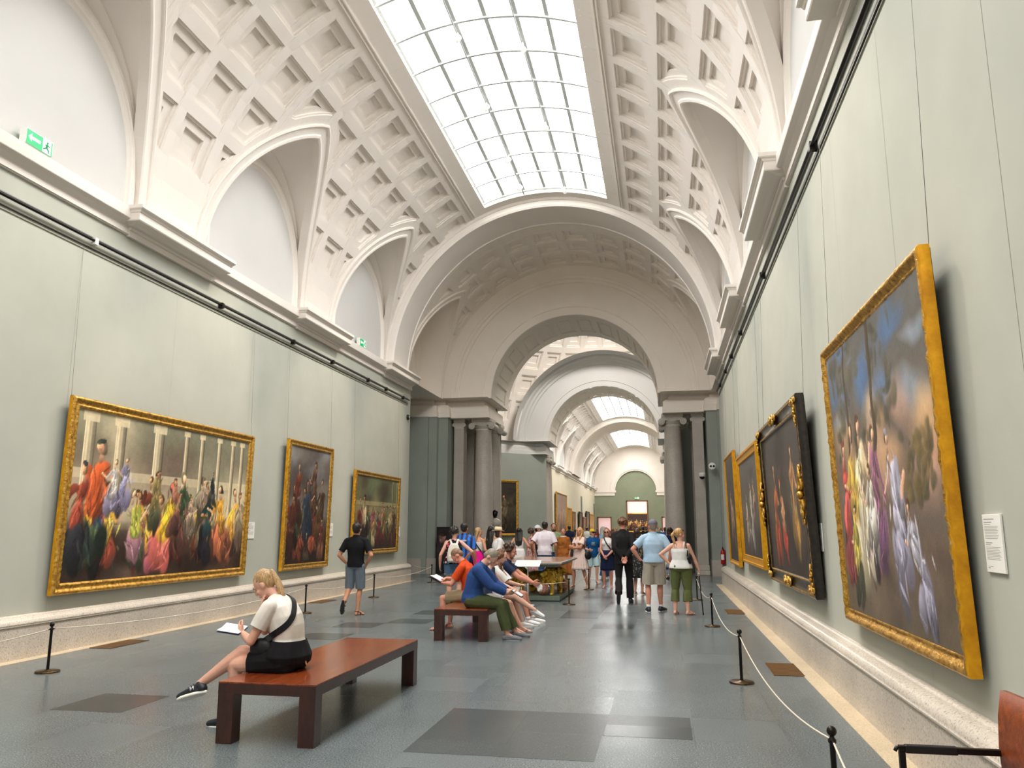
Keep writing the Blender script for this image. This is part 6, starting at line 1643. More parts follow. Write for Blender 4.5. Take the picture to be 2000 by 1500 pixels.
STRAPS.append((A,'strap','bag_black',bag,[(-.175,.12,.70),(-.15,-.01,.80),(-.10,-.07,.88),(-.01,-.05,.985),V(A.sh['R'])*.55+V(A.neck)*.45+V(0,-.035,.045),V(A.sh['R'])*.5+V(A.neck)*.5+V(0,.06,.03),V(A.sh['R'])*.5+V(A.neck)*.5+V(0,.09,-.04)],.052,(0,.12,.86)))
bk=held(A,'booklet','open white booklet held on the knee by the woman on the near bench','booklet')
mb=MB(); mm=Matrix.Translation((-.05,.50,.765))@Matrix.Rotation(-.30,4,'Y')@Matrix.Rotation(.12,4,'X')
mb.box(-.075,.0,-.10,.10,0,.006,0,mm@Matrix.Rotation(.12,4,'Y')); mb.box(.0,.075,-.10,.10,0,.006,0,mm@Matrix.Rotation(-.12,4,'Y')); mb.obj('pages',M('paper'),bk)
mb=MB(); mb.box(-.078,.078,-.103,.103,-.004,-.001,0,mm); mb.obj('cover',M('cloth_slate'),bk)
# --- seated group on the far bench
B=Fig('person in an orange t-shirt seated on the far bench, reading with bent head',(-3.13,12.98,0),deg(86),1.76,'m','skin_pink',1.0,lean=(.02,.25,.38,.62),head=(.55,.1,0),pelvis=(0,0,.577),bare=True,vox=.0085,
  arms={'L':dict(wr=(-.09,.42,.735),elbow=(-1,-.3,-.8),hd=(.4,.7,.1),palm=(.2,0,1),thumb=(0,1,.3),curl=.5),'R':dict(wr=(.08,.45,.80),elbow=(1,-.3,-.6),hd=(-.6,.6,-.1),palm=(0,-.2,-1),thumb=(-.2,-.8,.3),curl=.35)},
  legs={'L':dict(an=(-.15,.44,.08),knee=(0,1,.5)),'R':dict(an=(.17,.40,.08),knee=(.3,1,.5))})
B.top('cloth_orange',sleeve=.70,i=.018,hem=2,seed=7); B.legs('cloth_khaki','shorts',.84,i=.022,flare=.012); B.hair('hair_short','buzz',vol=.97); B.face(); B.shoe('shoe_grey','sole_black','sandal')
bk=held(B,'open_book','open white book in the hands of the man in orange','book'); mm=Matrix.Translation((0,.56,.80))@Matrix.Rotation(.45,4,'X')
mb=MB(); mb.box(-.14,0,-.10,.10,0,.012,0,mm@Matrix.Rotation(.08,4,'Y')); mb.box(0,.14,-.10,.10,0,.012,0,mm@Matrix.Rotation(-.08,4,'Y')); mb.obj('pages',M('paper'),bk); mb=MB(); mb.box(-.145,.145,-.105,.105,-.02,-.006,0,mm); mb.obj('cover',M('bag_black'),bk)
C=Fig('grey-haired person in blue sweater and dark green trousers at near end of the far bench',(-2.86,12.03,0),deg(-88),1.82,'m','skin_fair',1.14,lean=(.0,.30,.48,.72),head=(.42,0,0),pelvis=(0,0,.587),vox=.008,
  arms={'R':dict(wr=(.07,.53,.665),elbow=(1,-.4,-.7),hd=(-.3,.9,0),palm=(-.5,0,.7),thumb=(0,.3,1),curl=.7),'L':dict(wr=(-.13,.53,.68),elbow=(-1,-.3,-.6),hd=(.4,.9,0),palm=(.5,0,.6),thumb=(0,.3,1),curl=.7)},
  legs={'R':dict(an=(.13,.55,.085),knee=(0,1,.7),yaw=.05),'L':dict(an=(-.20,.62,.085),knee=(-.1,1,.7),yaw=.0)})
C.top('cloth_blue','sweater',sleeve=1.86,i=.020,hem=2,seed=9,amp=.007,hemdrop=.03); C.legs('cloth_darkolive','trousers',1.86,i=.016,flare=.008,amp=.008); C.hair('hair_grey','buzz',vol=.99); C.face('hair_grey'); C.shoe('shoe_grey','shoe_grey','loafer')
bk=held(C,'notebook','dark notebook with white pages on the lap of the man in the blue sweater','book'); mm=Matrix.Translation((-.03,.665,.66))@Matrix.Rotation(-.55,4,'X')
mb=MB(); mb.box(-.11,.11,-.09,.09,.004,.014,0,mm); mb.obj('pages',M('paper'),bk); mb=MB(); mb.box(-.12,.12,-.10,.10,-.006,.003,0,mm); mb.obj('cover',M('bag_black'),bk)
D=Fig('person in slate blue sleeveless top seated between blue sweater and white blouse',(-2.83,12.66,0),deg(-86),1.66,'f','skin_fair',1.05,lean=(.0,.25,.38,.6),head=(.45,.1,0),pelvis=(0,0,.572),bare=True,vox=.0095,
  arms={'R':dict(wr=(.06,.42,.66),elbow=(1,-.4,-.6),hd=(-.4,.8,-.1),palm=(-.3,0,-1),curl=.5),'L':dict(wr=(-.06,.44,.68),elbow=(-1,-.4,-.6),hd=(.4,.8,-.1),palm=(.3,0,-1),curl=.5)},legs={'R':dict(an=(.06,.50,.08),knee=(0,1,.6)),'L':dict(an=(-.10,.58,.08),knee=(0,1,.6))})
D.top('cloth_slate','top',sleeve=0,i=.016,hem=2,seed=11); D.legs('cloth_white','shorts',.7,i=.02,flare=.01); D.hair('hair_brown','bob'); D.face(); D.shoe('sandal_brown','sole_black','flip')
E_=Fig('person in a loose white blouse and lilac shorts resting the chin on one hand',(-2.86,13.30,0),deg(-88),1.66,'f','skin_light',1.0,lean=(.05,.3,.35,.4),head=(.1,0,0),pelvis=(0,0,.572),vox=.0095,
  arms={'R':dict(wr=(.06,.50,.70),elbow=(1,-.5,-.5),hd=(-.9,.4,0),palm=(0,0,-1),curl=.4),'L':dict(wr=lambda f:f.hp(-.02,.10,-.19),elbow=(-.5,.6,-1),hd=(.1,-.1,1),palm=(.2,-1,0),thumb=(1,0,.2),curl=.8)},
  legs={'R':dict(an=(.02,.74,.30),knee=(.1,.5,1),toe=(.05,.9,-.35)),'L':dict(an=(-.12,.52,.085),knee=(0,1,.6))})
E_.top('cloth_white','blouse',sleeve=1.0,i=.03,hem=2,seed=13,amp=.01,loose=.015); E_.legs('cloth_lilac','shorts',.62,i=.02,flare=.012); E_.hair('hair_brown','side',.22); E_.face(); E_.shoe('shoe_white','sole_white','shoe',trim='shoe_white')
F_=Fig('person in a navy t-shirt, sunglasses pushed up, at the far end of the far bench',(-2.84,13.90,0),deg(-86),1.80,'m','skin_pink',1.05,lean=(.1,.35,.38,.3),head=(.0,0,0),pelvis=(0,0,.587),vox=.0095,
  arms={'R':dict(wr=(.10,.58,.70),elbow=(1,-.3,-.6),hd=(-.2,.9,-.3),palm=(-1,0,.2),curl=.7),'L':dict(wr=(-.06,.60,.68),elbow=(-1,-.3,-.6),hd=(.3,.9,-.3),palm=(1,0,.2),curl=.7)},legs={'R':dict(an=(.12,.52,.085),knee=(0,1,.6)),'L':dict(an=(-.18,.58,.085),knee=(0,1,.6))})
F_.top('cloth_navytee',sleeve=.62,i=.018,hem=2,seed=15); F_.legs('cloth_sand','shorts',.85,i=.022,flare=.012); F_.hair('hair_dark','curly',seed=4); F_.face(); F_.glasses('lens_dark',up=.085); F_.beard('hair_short'); F_.shoe('shoe_white','sole_white','shoe',sock='cloth_white')
pp=held(F_,'folded_map','crumpled white map in the hands of the man in the navy t-shirt','map'); mb=MB(); b_ell(mb,(.02,.70,.63),.035,.05,.035); b_ell(mb,(.03,.71,.59),.03,.04,.045); fuse('sheet',mb,MATS['paper'],pp,.007,1,(),(.014,55,3))
hb=held(E_,'handbag','dark handbag on the lap of the woman in the white blouse','bag'); mb=MB(); b_chain(mb,[(-.10,.30,.685),(.12,.30,.685)],[.065,.065],12,(V(0,1,0),.8)); fuse('pouch',mb,MATS['cloth_charcoal'],hb,.01,3)
# --- man in the black t-shirt
G=Fig('person in black t-shirt and grey shorts walking away, hands in pockets',(-5.80,14.70,0),deg(4),1.735,'m','skin_tan',.94,lean=(.0,.04,.05,.05),head=(-.06,0,0),bare=True,vox=.008,
  arms={'L':dict(wr=(-.185,.09,.94),elbow=(-1,-.75,0),hd=(.35,.35,-1),palm=(1,0,0),curl=.3),'R':dict(wr=(.185,.09,.94),elbow=(1,-.75,0),hd=(-.35,.35,-1),palm=(-1,0,0),curl=.3)},
  legs={'L':dict(an=(-.11,-.27,.265),knee=(-.1,1,0),toe=(-.12,.14,-1)),'R':dict(an=(.055,.04,.08),yaw=.5)})
G.top('cloth_black',sleeve=.72,i=.016,hem=2,seed=21,loose=.006,hemdrop=.03,amp=.007); G.legs('cloth_bluegrey','shorts',.98,i=.012,flare=.010); G.hair('hair_black','short'); G.shoe('shoe_black','sole_black','sandal')
# --- man in the dark suit
S_=Fig('person in a black suit with tousled brown hair walking away, hands clasped behind the back',(-.90,18.3,0),deg(2),1.86,'m','skin_pink',.94,lean=(.0,.03,.06,.12),head=(.1,-.15,0),vox=.0085,
  arms={'L':dict(wr=(-.02,-.165,.98),elbow=(-1,-.5,0),hd=(.35,-.15,-1),palm=(.1,-1,.1),thumb=(.8,0,-.2),curl=.9),'R':dict(wr=(.06,-.185,.99),elbow=(1,-.5,0),hd=(-.4,-.1,-1),palm=(-.1,-1,0),thumb=(-.6,0,-.2),curl=.9)},
  legs={'L':dict(an=(-.12,-.30,.225),knee=(-.05,1,0),toe=(-.05,.25,-1)),'R':dict(an=(.13,.12,.085),yaw=.15)})
S_.top('cloth_suit','jacket',sleeve=1.93,i=.018,hem=1,seed=23,hemdrop=.08,loose=.012,amp=.006,neck=.06); S_.legs('cloth_suit','trousers',1.97,i=.016,flare=.014,amp=.006); S_.hair('hair_brown','curly',seed=8,vol=1.04); S_.shoe('shoe_black','sole_black','shoe')
# --- man in the light blue polo
Pm=Fig('person in light blue polo shirt, sand shorts and grey cap, hand on hip',(-.21,16.42,0),deg(3),1.80,'m','skin_pink',1.12,lean=(-.02,.02,.05,.08),head=(.0,.15,0),vox=.008,
  arms={'L':dict(wr=(-.27,.02,1.0),elbow=(-1,-.35,0),hd=(.8,.5,-.4),palm=(.3,0,-1),thumb=(0,-1,0),curl=.5),'R':dict(wr=(.30,.05,.93),elbow=(1,-1,0),hd=(.05,.3,-1),palm=(-1,.2,0),thumb=(0,1,0),curl=1.0)},
  legs={'L':dict(an=(-.13,.0,.085),yaw=-.15),'R':dict(an=(.12,.17,.085),yaw=.55)})
Pm.top('cloth_sky','polo_shirt',sleeve=.72,i=.022,hem=2,seed=27,loose=.010,amp=.006); Pm.legs('cloth_sand','shorts',.92,i=.024,flare=.018,amp=.007); Pm.hair('hair_grey','buzz'); Pm.cap('cap_grey'); Pm.shoe('shoe_navy','sole_white','shoe',sock='cloth_white')
mb=MB(); X,Y,Z=Pm.F[3]; mb.tube([Pm.neck+X*(.068*math.cos(a))+Y*(.064*math.sin(a))-Z*.004 for a in [2*PI*i/20 for i in range(21)]],.014,7,cap=False); mb.obj('collar',M('cloth_sky'),Pm.e)
wb_=held(Pm,'water_bottle','clear water bottle in the hand of the man in the light blue polo','bottle'); w0=Pm.wr['R']+Pm.hand['R'][0]*.085+Pm.hand['R'][1]*.03
t=NT('bottle_plastic'); t.set(col=rgb(200,226,240),rough=.1,Transmission_Weight=.7,IOR=1.2)
mb=MB(); mb.lathe([(0,-.13),(.03,-.13),(.033,-.12),(.031,-.05),(.033,.03),(.03,.06),(.013,.09),(.013,.105),(0,.105)],c=w0,n=14); mb.obj('bottle',M('bottle_plastic'),wb_); mb=MB(); mb.lathe([(.0155,.10),(.0155,.122),(0,.122)],c=w0,n=12); mb.obj('bottle_cap',M('cloth_royal'),wb_); mb=MB(); mb.lathe([(.0336,-.04),(.0336,.01)],c=w0,n=14); mb.obj('bottle_label',M('cloth_royal'),wb_)
for sg,zz in ((-1,.0),):
    mb=MB(); p=Pm.wr['L']; mb.tube([p+V(.033*math.cos(a),.02*math.sin(a),.033*math.sin(a)) for a in [2*PI*i/14 for i in range(15)]],.008,6,cap=False); mb.obj('wristwatch',M('black_plastic'),Pm.e)
# --- woman in the white tank top
T_=Fig('person in white camisole and olive capri trousers, blond ponytail, holding a cane',(.30,15.98,0),deg(-6),1.63,'f','skin_fair',1.13,lean=(-.02,.0,.04,.05),head=(.0,-1.0,0),bare=True,vox=.008,
  arms={'L':dict(wr=(-.22,.02,.95),elbow=(-1,-.25,.1),hd=(.6,.6,-.5),palm=(.6,0,-.6),thumb=(0,-1,0),curl=.5),'R':dict(wr=(.345,.10,.80),elbow=(1,-.6,0),hd=(.1,.45,-1),palm=(-1,.1,0),thumb=(0,1,0),curl=1.0)},
  legs={'L':dict(an=(-.13,.0,.075),yaw=.35),'R':dict(an=(.11,-.02,.075),yaw=.9)},hipscale=1.08)
T_.strapless('cloth_white','camisole',hem=2,lvl=.035,i=.030,hemdrop=.01); T_.legs('cloth_olive','capri_trousers',1.55,i=.020,flare=.028,amp=.010,hipi=.018,waist=3); T_.hair('hair_gold','pony',.20); T_.face(); T_.shoe('sandal_brown','sandal_brown','flip'); T_.glasses('lens_dark',up=.075)
cn=held(T_,'walking_cane','thin black walking cane held by the woman in the white camisole','cane'); h0=T_.wr['R']+T_.hand['R'][0]*.085+T_.hand['R'][1]*.02
mb=MB(); mb.tube([h0+V(0,.0,.02),(h0.x+.055,h0.y-.03,.012)],.0105,8); mb.obj('shaft',M('black_metal'),cn); mb=MB(); mb.tube([h0+V(0,-.05,.025),h0+V(0,0,.03),h0+V(0,.06,.015)],.014,8); mb.obj('handle',M('white_plastic'),cn); mb=MB(); mb.lathe([(0,0),(.014,0),(.014,.03)],c=(h0.x+.055,h0.y-.03,.0),n=10); mb.obj('ferrule',M('black_plastic'),cn)
sb=held(T_,'shoulder_bag','black shoulder bag under the arm of the woman in the white camisole','bag'); mb=MB(); b_chain(mb,[(.165,-.13,1.06),(.20,.06,1.06)],[.05,.05],10,(V(0,0,1),.6)); b_ell(mb,(.185,-.05,1.04),.045,.12,.10); fuse('pouch',mb,MATS['bag_black'],sb,.009,3)
STRAPS.append((T_,'strap','bag_black',sb,[(.165,-.13,1.1),T_.sh['R']*.75+T_.neck*.25+V(0,-.05,.03),T_.sh['R']*.75+T_.neck*.25+V(0,.02,.045),T_.sh['R']*.75+T_.neck*.25+V(0,.08,.0),(.2,.08,1.1)],.022,(0,0,1.1)))
# --- woman in the pink romper, boy, woman with the headscarf, laughing woman
Rm=Fig('person in a pale pink ribbed romper with blond hair standing with crossed arms',(-2.30,22.45,0),deg(146),1.67,'f','skin_tan',1.02,lean=(-.03,-.02,.03,.02),head=(-.05,.25,0),bare=True,vox=.0095,
  arms={'L':dict(wr=(.10,.20,1.13),elbow=(-1,.1,-.7),hd=(.9,.1,.2),palm=(0,-1,-.3),curl=.5),'R':dict(wr=(-.08,.235,1.10),elbow=(1,.1,-.7),hd=(-.9,0,.25),palm=(0,-1,0),curl=.5)},
  legs={'R':dict(an=(.17,.10,.085),yaw=.3),'L':dict(an=(-.16,-.12,.085),yaw=-.5)})
Rm.top('cloth_rib','romper',sleeve=.55,i=.022,hem=1,seed=31,loose=.012); Rm.skirt('cloth_rib','romper_skirt',.53,.05,waist=4,folds=16,fa=.012,i=.03); Rm.hair('hair_gold','side',.30); Rm.face(); Rm.shoe('sandal_brown','sole_black','sandal')
rb_=held(Rm,'round_handbag','round black leather bag hanging beside the woman in the pink romper','bag'); mb=MB(); b_ell(mb,(-.27,-.03,.90),.07,.13,.12); fuse('pouch',mb,MATS['bag_black'],rb_,.012,2); STRAPS.append((Rm,'strap','bag_black',rb_,[(-.26,-.12,.95),(-.22,-.07,1.2),Rm.sh['L']+V(.03,-.02,.05),(-.2,.06,1.2),(-.26,.06,.95)],.018,(0,0,1.1)))
Bo=Fig('person in a royal blue t-shirt, pale shorts and a yellow cap with sunglasses',(-2.12,24.5,0),deg(193),1.62,'m','skin_fair',.92,lean=(0,0,.03,0),head=(-.1,.45,0),bare=True,vox=.0105,legs={'L':dict(an=(-.10,.1,.08)),'R':dict(an=(.12,-.05,.08))},arms={'L':dict(wr=(-.2,.14,.92)),'R':dict(wr=(.16,.22,1.0),elbow=(1,-.5,-.5),curl=.6)})
Bo.top('cloth_royal',sleeve=.75,i=.026,hem=1,seed=33,loose=.012,hemdrop=.03); Bo.legs('cloth_paleblue','shorts',.90,i=.016,flare=.012); Bo.hair('hair_brown','short'); Bo.face(); Bo.glasses('lens_dark'); Bo.cap('cap_yellow','bag_black'); Bo.shoe('shoe_black','sole_black','sandal')
mb=MB(); X,Y,Z=Bo.F[2]; 
for q,(x,z,w) in enumerate(((0,.02,.05),(-.02,-.015,.03),(.03,-.02,.03),(0,-.055,.06))): mb.tube([Bo.chest+X*(x-w)+Y*.146+Z*z,Bo.chest+X*(x+w)+Y*.146+Z*z],.009,6)
mb.obj('shirt_print',M('cloth_paleblue'),Bo.e)
Hj=Fig('person in a pale grey headscarf, light blue shirt and jeans, facing right',(-1.98,27.1,0),deg(-112),1.70,'f','skin_tan',1.0,vox=.0115,head=(0,.3,0))
Hj.top('cloth_skyblue','shirt',sleeve=1.9,i=.03,hem=1,seed=35,hemdrop=.1,loose=.02); Hj.legs('cloth_jeans','jeans',1.95,i=.03,flare=.06); Hj.face(); Hj.shoe('shoe_white','sole_white','shoe')
mb=MB(); P=Hj.hp; b_ell(mb,P(0,-.02,.035),.092,.102,.095,Hj.HF); b_chain(mb,[P(0,-.05,-.02),P(0,-.03,-.13),Hj.chest+Hj.F[3][2]*.1],[.085,.088,.13]); 
for g in (-1,1): b_chain(mb,[P(g*.075,.02,.03),P(g*.075,.025,-.06),P(g*.03,.05,-.125)],[.025,.026,.03],9)
fuse('headscarf',mb,MATS['cloth_greyscarf'],Hj.e,.012,3,(),(.004,20,3))
Lw=Fig('laughing person in a white sleeveless top and navy skirt, holding the hands together',(-1.56,22.7,0),deg(176),1.64,'f','skin_pink',1.06,lean=(0,.0,.03,.02),head=(-.08,-.05,.08),bare=True,vox=.009,
  arms={'L':dict(wr=(-.03,.21,.88),elbow=(-1,-.3,-.3),hd=(.6,.5,-.6),palm=(.4,-.6,.3),curl=.8),'R':dict(wr=(.06,.22,.86),elbow=(1,-.3,-.3),hd=(-.4,.5,-.6),palm=(-.4,-.6,.3),curl=.8)})
Lw.top('cloth_white','sleeveless_top',sleeve=0,i=.018,hem=3,seed=37,tuck=True); Lw.skirt('cloth_navy','skirt',.52,.02,waist=4,folds=9,fa=.006,i=.02); Lw.hair('hair_short','bob'); Lw.face(smile=True); Lw.glasses('lens_dark'); Lw.shoe('shoe_white','sole_gum','sandal')
cb=held(Lw,'crossbody_purse','dark crossbody purse of the laughing woman in the sleeveless white top','bag'); mb=MB(); b_ell(mb,(-.20,.05,.92),.05,.09,.08); fuse('pouch',mb,MATS['bag_black'],cb,.012,2); STRAPS.append((Lw,'strap','bag_black',cb,[(-.20,.08,.96),(-.10,.14,1.1),(.0,.145,1.2),Lw.sh['R']*.55+Lw.neck*.45+V(0,.05,.03),Lw.sh['R']*.55+Lw.neck*.45+V(0,-.03,.035),(0,-.13,1.2),(-.16,-.08,1.0),(-.2,.0,.96)],.035,(0,0,1.15)))
# --- group at the left
Fl=Fig('person in dark floral top and cut-off denim shorts, seen from behind',(-4.36,16.6,0),deg(8),1.66,'f','skin_fair',1.14,lean=(0,.0,.04,.08),head=(.05,-.35,0),bare=True,vox=.009,hipscale=1.1,
  arms={'L':dict(wr=(-.30,.02,.84),elbow=(-.6,-1,0),palm=(1,.2,0),curl=.8),'R':dict(wr=(.24,.10,1.0),elbow=(1,-.5,-.1),hd=(-.5,.8,-.2),palm=(-.3,0,-1),curl=.5)})
Fl.top('cloth_floral','floral_top',sleeve=0.,i=.02,hem=2,seed=41,loose=.006); Fl.legs('cloth_denim','denim_shorts',.46,i=.024,flare=.016,amp=.005,hemcut=.18); Fl.hair('hair_black','curly',seed=6,vol=1.08); Fl.shoe('sandal_brown','sole_black','sandal')
mb=MB()
for sd in 'LR':
    m=Fl.hip[sd].lerp(Fl.kn[sd],.46); rr=random.Random(5)
    for q in range(34):
        a=2*PI*q/34; p=m+V(.108*math.cos(a),.108*math.sin(a),.004); mb.tube([p,p+V(rr.uniform(-.006,.006),rr.uniform(-.006,.006),-rr.uniform(.02,.04))],.0022,4)
mb.obj('frayed_hem',M('cloth_white'),Fl.e)
bp=held(Fl,'backpack','small cream backpack on the back of the woman in the floral top','backpack'); mb=MB(); y0=-.17
b_loft(mb,[ring_(V(.02,y0-.05,z),V(1,0,0),V(0,1,0),a,b,18,3) for z,a,b in ((.92,.10,.045),(.95,.135,.07),(1.08,.14,.075),(1.2,.12,.065),(1.29,.085,.045),(1.315,.05,.03))]); fuse('main_pocket',mb,MATS['bag_cream'],bp,.010,3,(),(.003,14,3))
mb=MB(); b_loft(mb,[ring_(V(.02,y0-.125,z),V(1,0,0),V(0,1,0),a,b,16,3) for z,a,b in ((.945,.08,.02),(.96,.10,.032),(1.05,.10,.034),(1.085,.085,.02))]); fuse('front_pocket',mb,MATS['bag_cream'],bp,.010,3)
for g in (-1,1):
    STRAPS.append((Fl,'shoulder_strap','bag_cream',bp,[(.02+g*.05,y0-.01,1.30),Fl.sh['L' if g<0 else 'R']*.55+Fl.neck*.45+V(0,-.04,.045),Fl.sh['L' if g<0 else 'R']*.55+Fl.neck*.45+V(0,.04,.04),(g*.11,.12,1.24),(g*.12,.11,1.1)],.04,(0,0,1.15)))
ph=held(Fl,'phone','phone in the lowered hand of the woman in the floral top','phone'); w0=Fl.wr['L']+Fl.hand['L'][0]*.09+V(.03,.01,0); mb=MB(); mb.cbox(w0,(.010,.075,.15)); mb.obj('case',M('black_plastic'),ph,bev=.004); mb=MB(); mb.cbox(w0+V(-.0055,0,0),(.001,.068,.14)); mb.obj('screen',M('cloth_paleblue'),ph)
Sc=Fig('person in blue striped football shirt, seen from behind beside the cream backpack',(-4.48,17.95,0),deg(-4),1.755,'m','skin_olive',1.0,vox=.0095,head=(0,-.1,0))
Sc.top('cloth_stripes','football_shirt',sleeve=.8,i=.024,hem=1,seed=43,loose=.01,hemdrop=.03); Sc.legs('cloth_navy','shorts',.95,i=.026,flare=.02); Sc.hair('hair_black','short'); Sc.shoe('shoe_black','sole_black','shoe')
mb=MB(); X,Y,Z=Sc.F[3]
for q in range(5): mb.cbox((Sc.chest-Y*.128+X*(-.075+.0375*q)+Z*.055),(.028,.01,.032))
mb.obj('shirt_lettering',M('cloth_white'),Sc.e)
Pk=Fig('person with long blond hair in white strapless top and magenta skirt, looking right',(-4.86,21.0,0),deg(-18),1.655,'f','skin_tan',.92,bare=True,vox=.0105,head=(.05,-.95,0),arms={'R':dict(wr=(.27,.06,.86),elbow=(.5,-1,0))})
Pk.strapless('cloth_white','strapless_top',hem=4,lvl=.05,straps=False,hemdrop=.02); Pk.skirt('cloth_magenta','magenta_skirt',.12,.16,waist=4,folds=11,fa=.03); Pk.hair('hair_blond','long',.26); Pk.face(); Pk.glasses('lens_dark',up=.08); Pk.shoe('sandal_brown','sole_black','sandal')
cs=held(Pk,'crossbody_purse','black crossbody strap purse of the woman in the magenta skirt','bag'); mb=MB(); b_ell(mb,(.20,.05,.93),.05,.08,.07); fuse('pouch',mb,MATS['bag_black'],cs,.013,2); STRAPS.append((Pk,'strap','bag_black',cs,[(.19,.0,.96),(.10,-.12,1.1),(-.02,-.125,1.24),Pk.sh['L']*.55+Pk.neck*.45+V(0,-.04,.03),Pk.sh['L']*.55+Pk.neck*.45+V(0,.04,.03),(0,.13,1.2),(.18,.08,.98)],.035,(0,0,1.15)))
Gr=Fig('person with long straight black hair in a green print dress, seen from behind',(-4.78,22.25,0),deg(-8),1.70,'f','skin_tan',.95,bare=True,vox=.0105,head=(0,-.2,0),arms={'L':dict(wr=(-.28,.02,.88))})
Gr.strapless('cloth_greenprint','dress',hem=3,lvl=.05); Gr.skirt('cloth_greenprint','dress_skirt',.32,.12,waist=4,folds=9,fa=.02); Gr.hair('hair_black','long',.40,vol=1.03); Gr.shoe('sandal_brown','sole_black','sandal')
Ht=Fig('person in a straw hat with a black band and a white blouse, facing right',(-4.20,20.4,0),deg(-62),1.64,'f','skin_fair',1.0,vox=.0105,head=(0,-.15,0))
Ht.top('cloth_white','blouse',sleeve=.95,i=.034,hem=1,seed=47,loose=.03,hemdrop=.06,amp=.009); Ht.legs('cloth_sand','trousers',1.9,i=.02,flare=.02); Ht.hair('hair_dark','bob'); Ht.face(); Ht.hat(); Ht.shoe('shoe_white','sole_white','shoe')
St=Fig('person with long dark hair in white strapless outfit, seen from behind',(-4.18,23.4,0),deg(-2),1.66,'f','skin_tan',1.0,bare=True,vox=.0115,arms={'R':dict(wr=(.42,.02,.98),elbow=(.3,-1,-.4)),'L':dict(wr=(-.26,.05,.92))})
St.strapless('cloth_lace','strapless_dress',hem=3,lvl=.04,straps=False); St.skirt('cloth_lace','dress_skirt',.4,.06,waist=4); St.hair('hair_black','long',.28); St.shoe('shoe_white','sole_white','sandal')
Rs=Fig('person in a rose print dress with dark curly hair, facing right',(-4.05,24.8,0),deg(-50),1.64,'f','skin_tan',1.02,bare=True,vox=.012); Rs.top('cloth_roseprint','dress',sleeve=.4,i=.018,hem=2,seed=49); Rs.skirt('cloth_roseprint','dress_skirt',.35,.08,waist=4); Rs.hair('hair_dark','curly',seed=9,vol=1.08); Rs.face(); Rs.shoe('sandal_brown','sole_black','sandal')
Cp=Fig('person in a white cap and dark vest over a white shirt, facing right',(-4.02,25.9,0),deg(-70),1.74,'m','skin_tan',1.0,vox=.012,head=(-.05,-.1,0)); Cp.top('cloth_charcoal','vest',sleeve=0,i=.03,hem=1,seed=51); Cp.top('cloth_white','shirt',sleeve=.9,i=.018,hem=2,seed=52); Cp.legs('cloth_jeans','jeans',1.93,i=.02,flare=.02); Cp.hair('hair_dark','short'); Cp.cap('cap_white'); Cp.face(); Cp.shoe('shoe_white','sole_white','shoe')
Ws=Fig('person in white short-sleeved shirt and jeans, cropped black hair, behind the lion table',(-3.27,22.4,0),deg(0),1.83,'m','skin_olive',1.16,vox=.0095,arms={'L':dict(wr=(-.36,.0,.98),elbow=(-.5,-1,0)),'R':dict(wr=(.30,.04,.92),elbow=(.6,-1,0))})
Ws.top('cloth_shirtwhite','shirt',sleeve=.78,i=.024,hem=1,seed=53,loose=.012,hemdrop=.02); Ws.legs('cloth_jeans','jeans',1.95,i=.02,flare=.02); Ws.hair('hair_black','buzz'); Ws.shoe('shoe_white','sole_white','shoe')
Gt=Fig('bearded person in a sage green t-shirt facing the camera behind the table',(-3.38,25.1,0),deg(180),1.80,'m','skin_tan',1.02,vox=.0115,head=(.05,.1,0)); Gt.top('cloth_greentee',sleeve=.75,i=.024,hem=1,seed=55); Gt.legs('cloth_jeans','jeans',1.95,i=.02,flare=.02); Gt.hair('hair_dark','short'); Gt.face(); Gt.beard('hair_dark'); Gt.shoe('shoe_black','sole_white','shoe')
Br=Fig('person in a loose brown dress with tied dark hair, turned to the left',(-2.94,24.0,0),deg(150),1.65,'f','skin_tan',1.02,bare=True,vox=.0105,head=(.05,.7,0)); Br.top('cloth_brown','dress',sleeve=1.1,i=.035,hem=1,seed=57,loose=.03,amp=.009); Br.skirt('cloth_brown','dress_skirt',.30,.08,waist=5,folds=7,fa=.03,i=.05); Br.hair('hair_dark','bun'); Br.face(); Br.shoe('sandal_brown','sole_black','sandal')
mb=MB(); b_chain(mb,[Br.neck+Br.F[3][0]*(.075*math.cos(a))+Br.F[3][1]*(.07*math.sin(a))-V(0,0,.005) for a in [2*PI*i/10 for i in range(11)]],[.028]*11,8); fuse('scarf',mb,MATS['cloth_cream'],Br.e,.012,2)
Dk=Fig('person in a dark print dress half hidden by the light blue polo',(-.66,20.6,0),deg(-20),1.62,'f','skin_fair',1.0,bare=True,vox=.012); Dk.top('cloth_darkprint','dress',sleeve=.6,i=.022,hem=2,seed=59); Dk.skirt('cloth_darkprint','dress_skirt',.45,.06,waist=4); Dk.hair('hair_dark','bob'); Dk.shoe('shoe_black','sole_black','sandal')
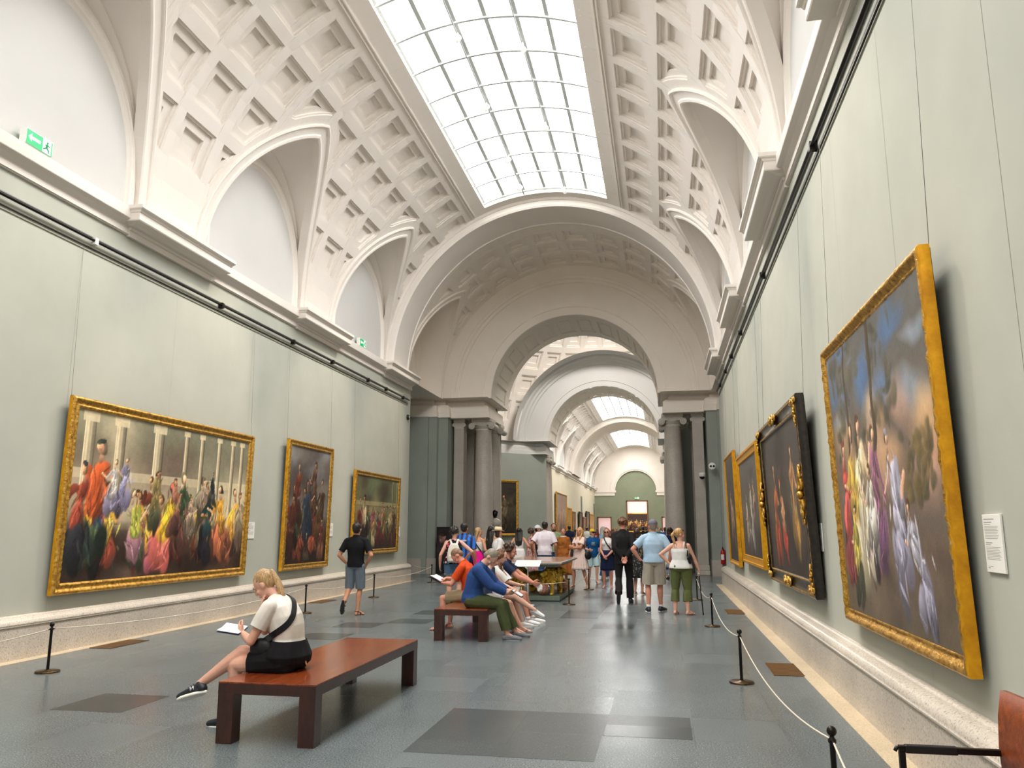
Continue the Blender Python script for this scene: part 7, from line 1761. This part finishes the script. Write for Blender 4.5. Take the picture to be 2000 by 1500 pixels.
# --- people farther off
FAR=[(1112,43.,1.80,'m','navy','charcoal','short','hair_black','in a navy shirt and dark trousers, standing before the far arch',0),(1124,44.5,1.62,'f','maroon','sand','long','hair_black','with long dark hair in a maroon top near the far columns',20),(1299,41.,1.72,'m','blue','navy','short','hair_dark','in a blue shirt beside the right granite column',-15),
 (1146,50.,1.74,'m','white','jeans','short','hair_black','in a white shirt just inside the far gallery',0),(1184,39.,1.70,'m','charcoal','sand','short','hair_black','in a charcoal shirt behind the headscarf',10),(1197,46.,1.66,'f','tan','white','long','hair_brown','in a tan top past the laughing woman',-30),(1245,38.,1.68,'f','white','redtee','bob','hair_dark','in a white top and red skirt between suit and polo',160),(1256,45.,1.76,'m','black','jeans','short','hair_black','in a black shirt between the suit and the polo',0),
 (1204,58.,1.74,'m','redtee','navy','short','hair_dark','in a red shirt in the far gallery',170),(1270,52.,1.70,'f','lilac','white','long','hair_blond','in a lilac top in the far gallery',20),(1287,48.,1.74,'m','teal','sand','short','hair_black','in a teal shirt left of the right column',-160),(1240,62.,1.7,'f','cream','jeans','long','hair_dark','in a cream top in the far gallery, under the tall doorway',0),(1178,64.,1.74,'m','skyblue','navy','short','hair_black','in a sky blue shirt under the low far doorway',0),
 (1263,72.,1.72,'m','charcoal','black','short','hair_black','in dark clothes close to the end wall, right of the doorway middle',0),(1226,76.,1.66,'f','redtee','navy','long','hair_black','in a red top close to the end wall, left of the tall doorway',0),(1290,66.,1.72,'m','white','navy','short','hair_dark','in a white shirt near the right wall of the far gallery',30),(1166,56.,1.68,'f','maroon','charcoal','long','hair_dark','in a maroon top beside the far left pictures',60),(1308,27.,1.68,'f','navy','white','bob','hair_dark','in a navy top seen between the polo and the camisole',10)]
for i,(px,Y,H,sx,c1,c2,hk,hm,lb,rz) in enumerate(FAR):
    p=at_depth(px,1034,Y); w=Fig('distant person '+lb,(p.x,Y,0),deg(rz),H,sx,['skin_tan','skin_fair','skin_olive'][i%3],1.+.05*(i%3),vox=.016,group='visitors in the distance')
    w.top('cloth_'+c1,'shirt',sleeve=.7 if sx=='m' else .45,i=.024,hem=1,seed=60+i)
    if sx=='f' and i%2: w.skirt('cloth_'+c2,'skirt',.42,.06)
    else: w.legs('cloth_'+c2,'trousers' if sx=='m' else 'shorts',1.94 if sx=='m' else .7,i=.022,flare=.02)
    w.hair(hm,hk,.25)
    if 90<abs(rz)<270: w.face()
    w.shoe('shoe_black','sole_black','shoe')
SEATED+=[A,B,C,D,E_,F_]
run_jobs()
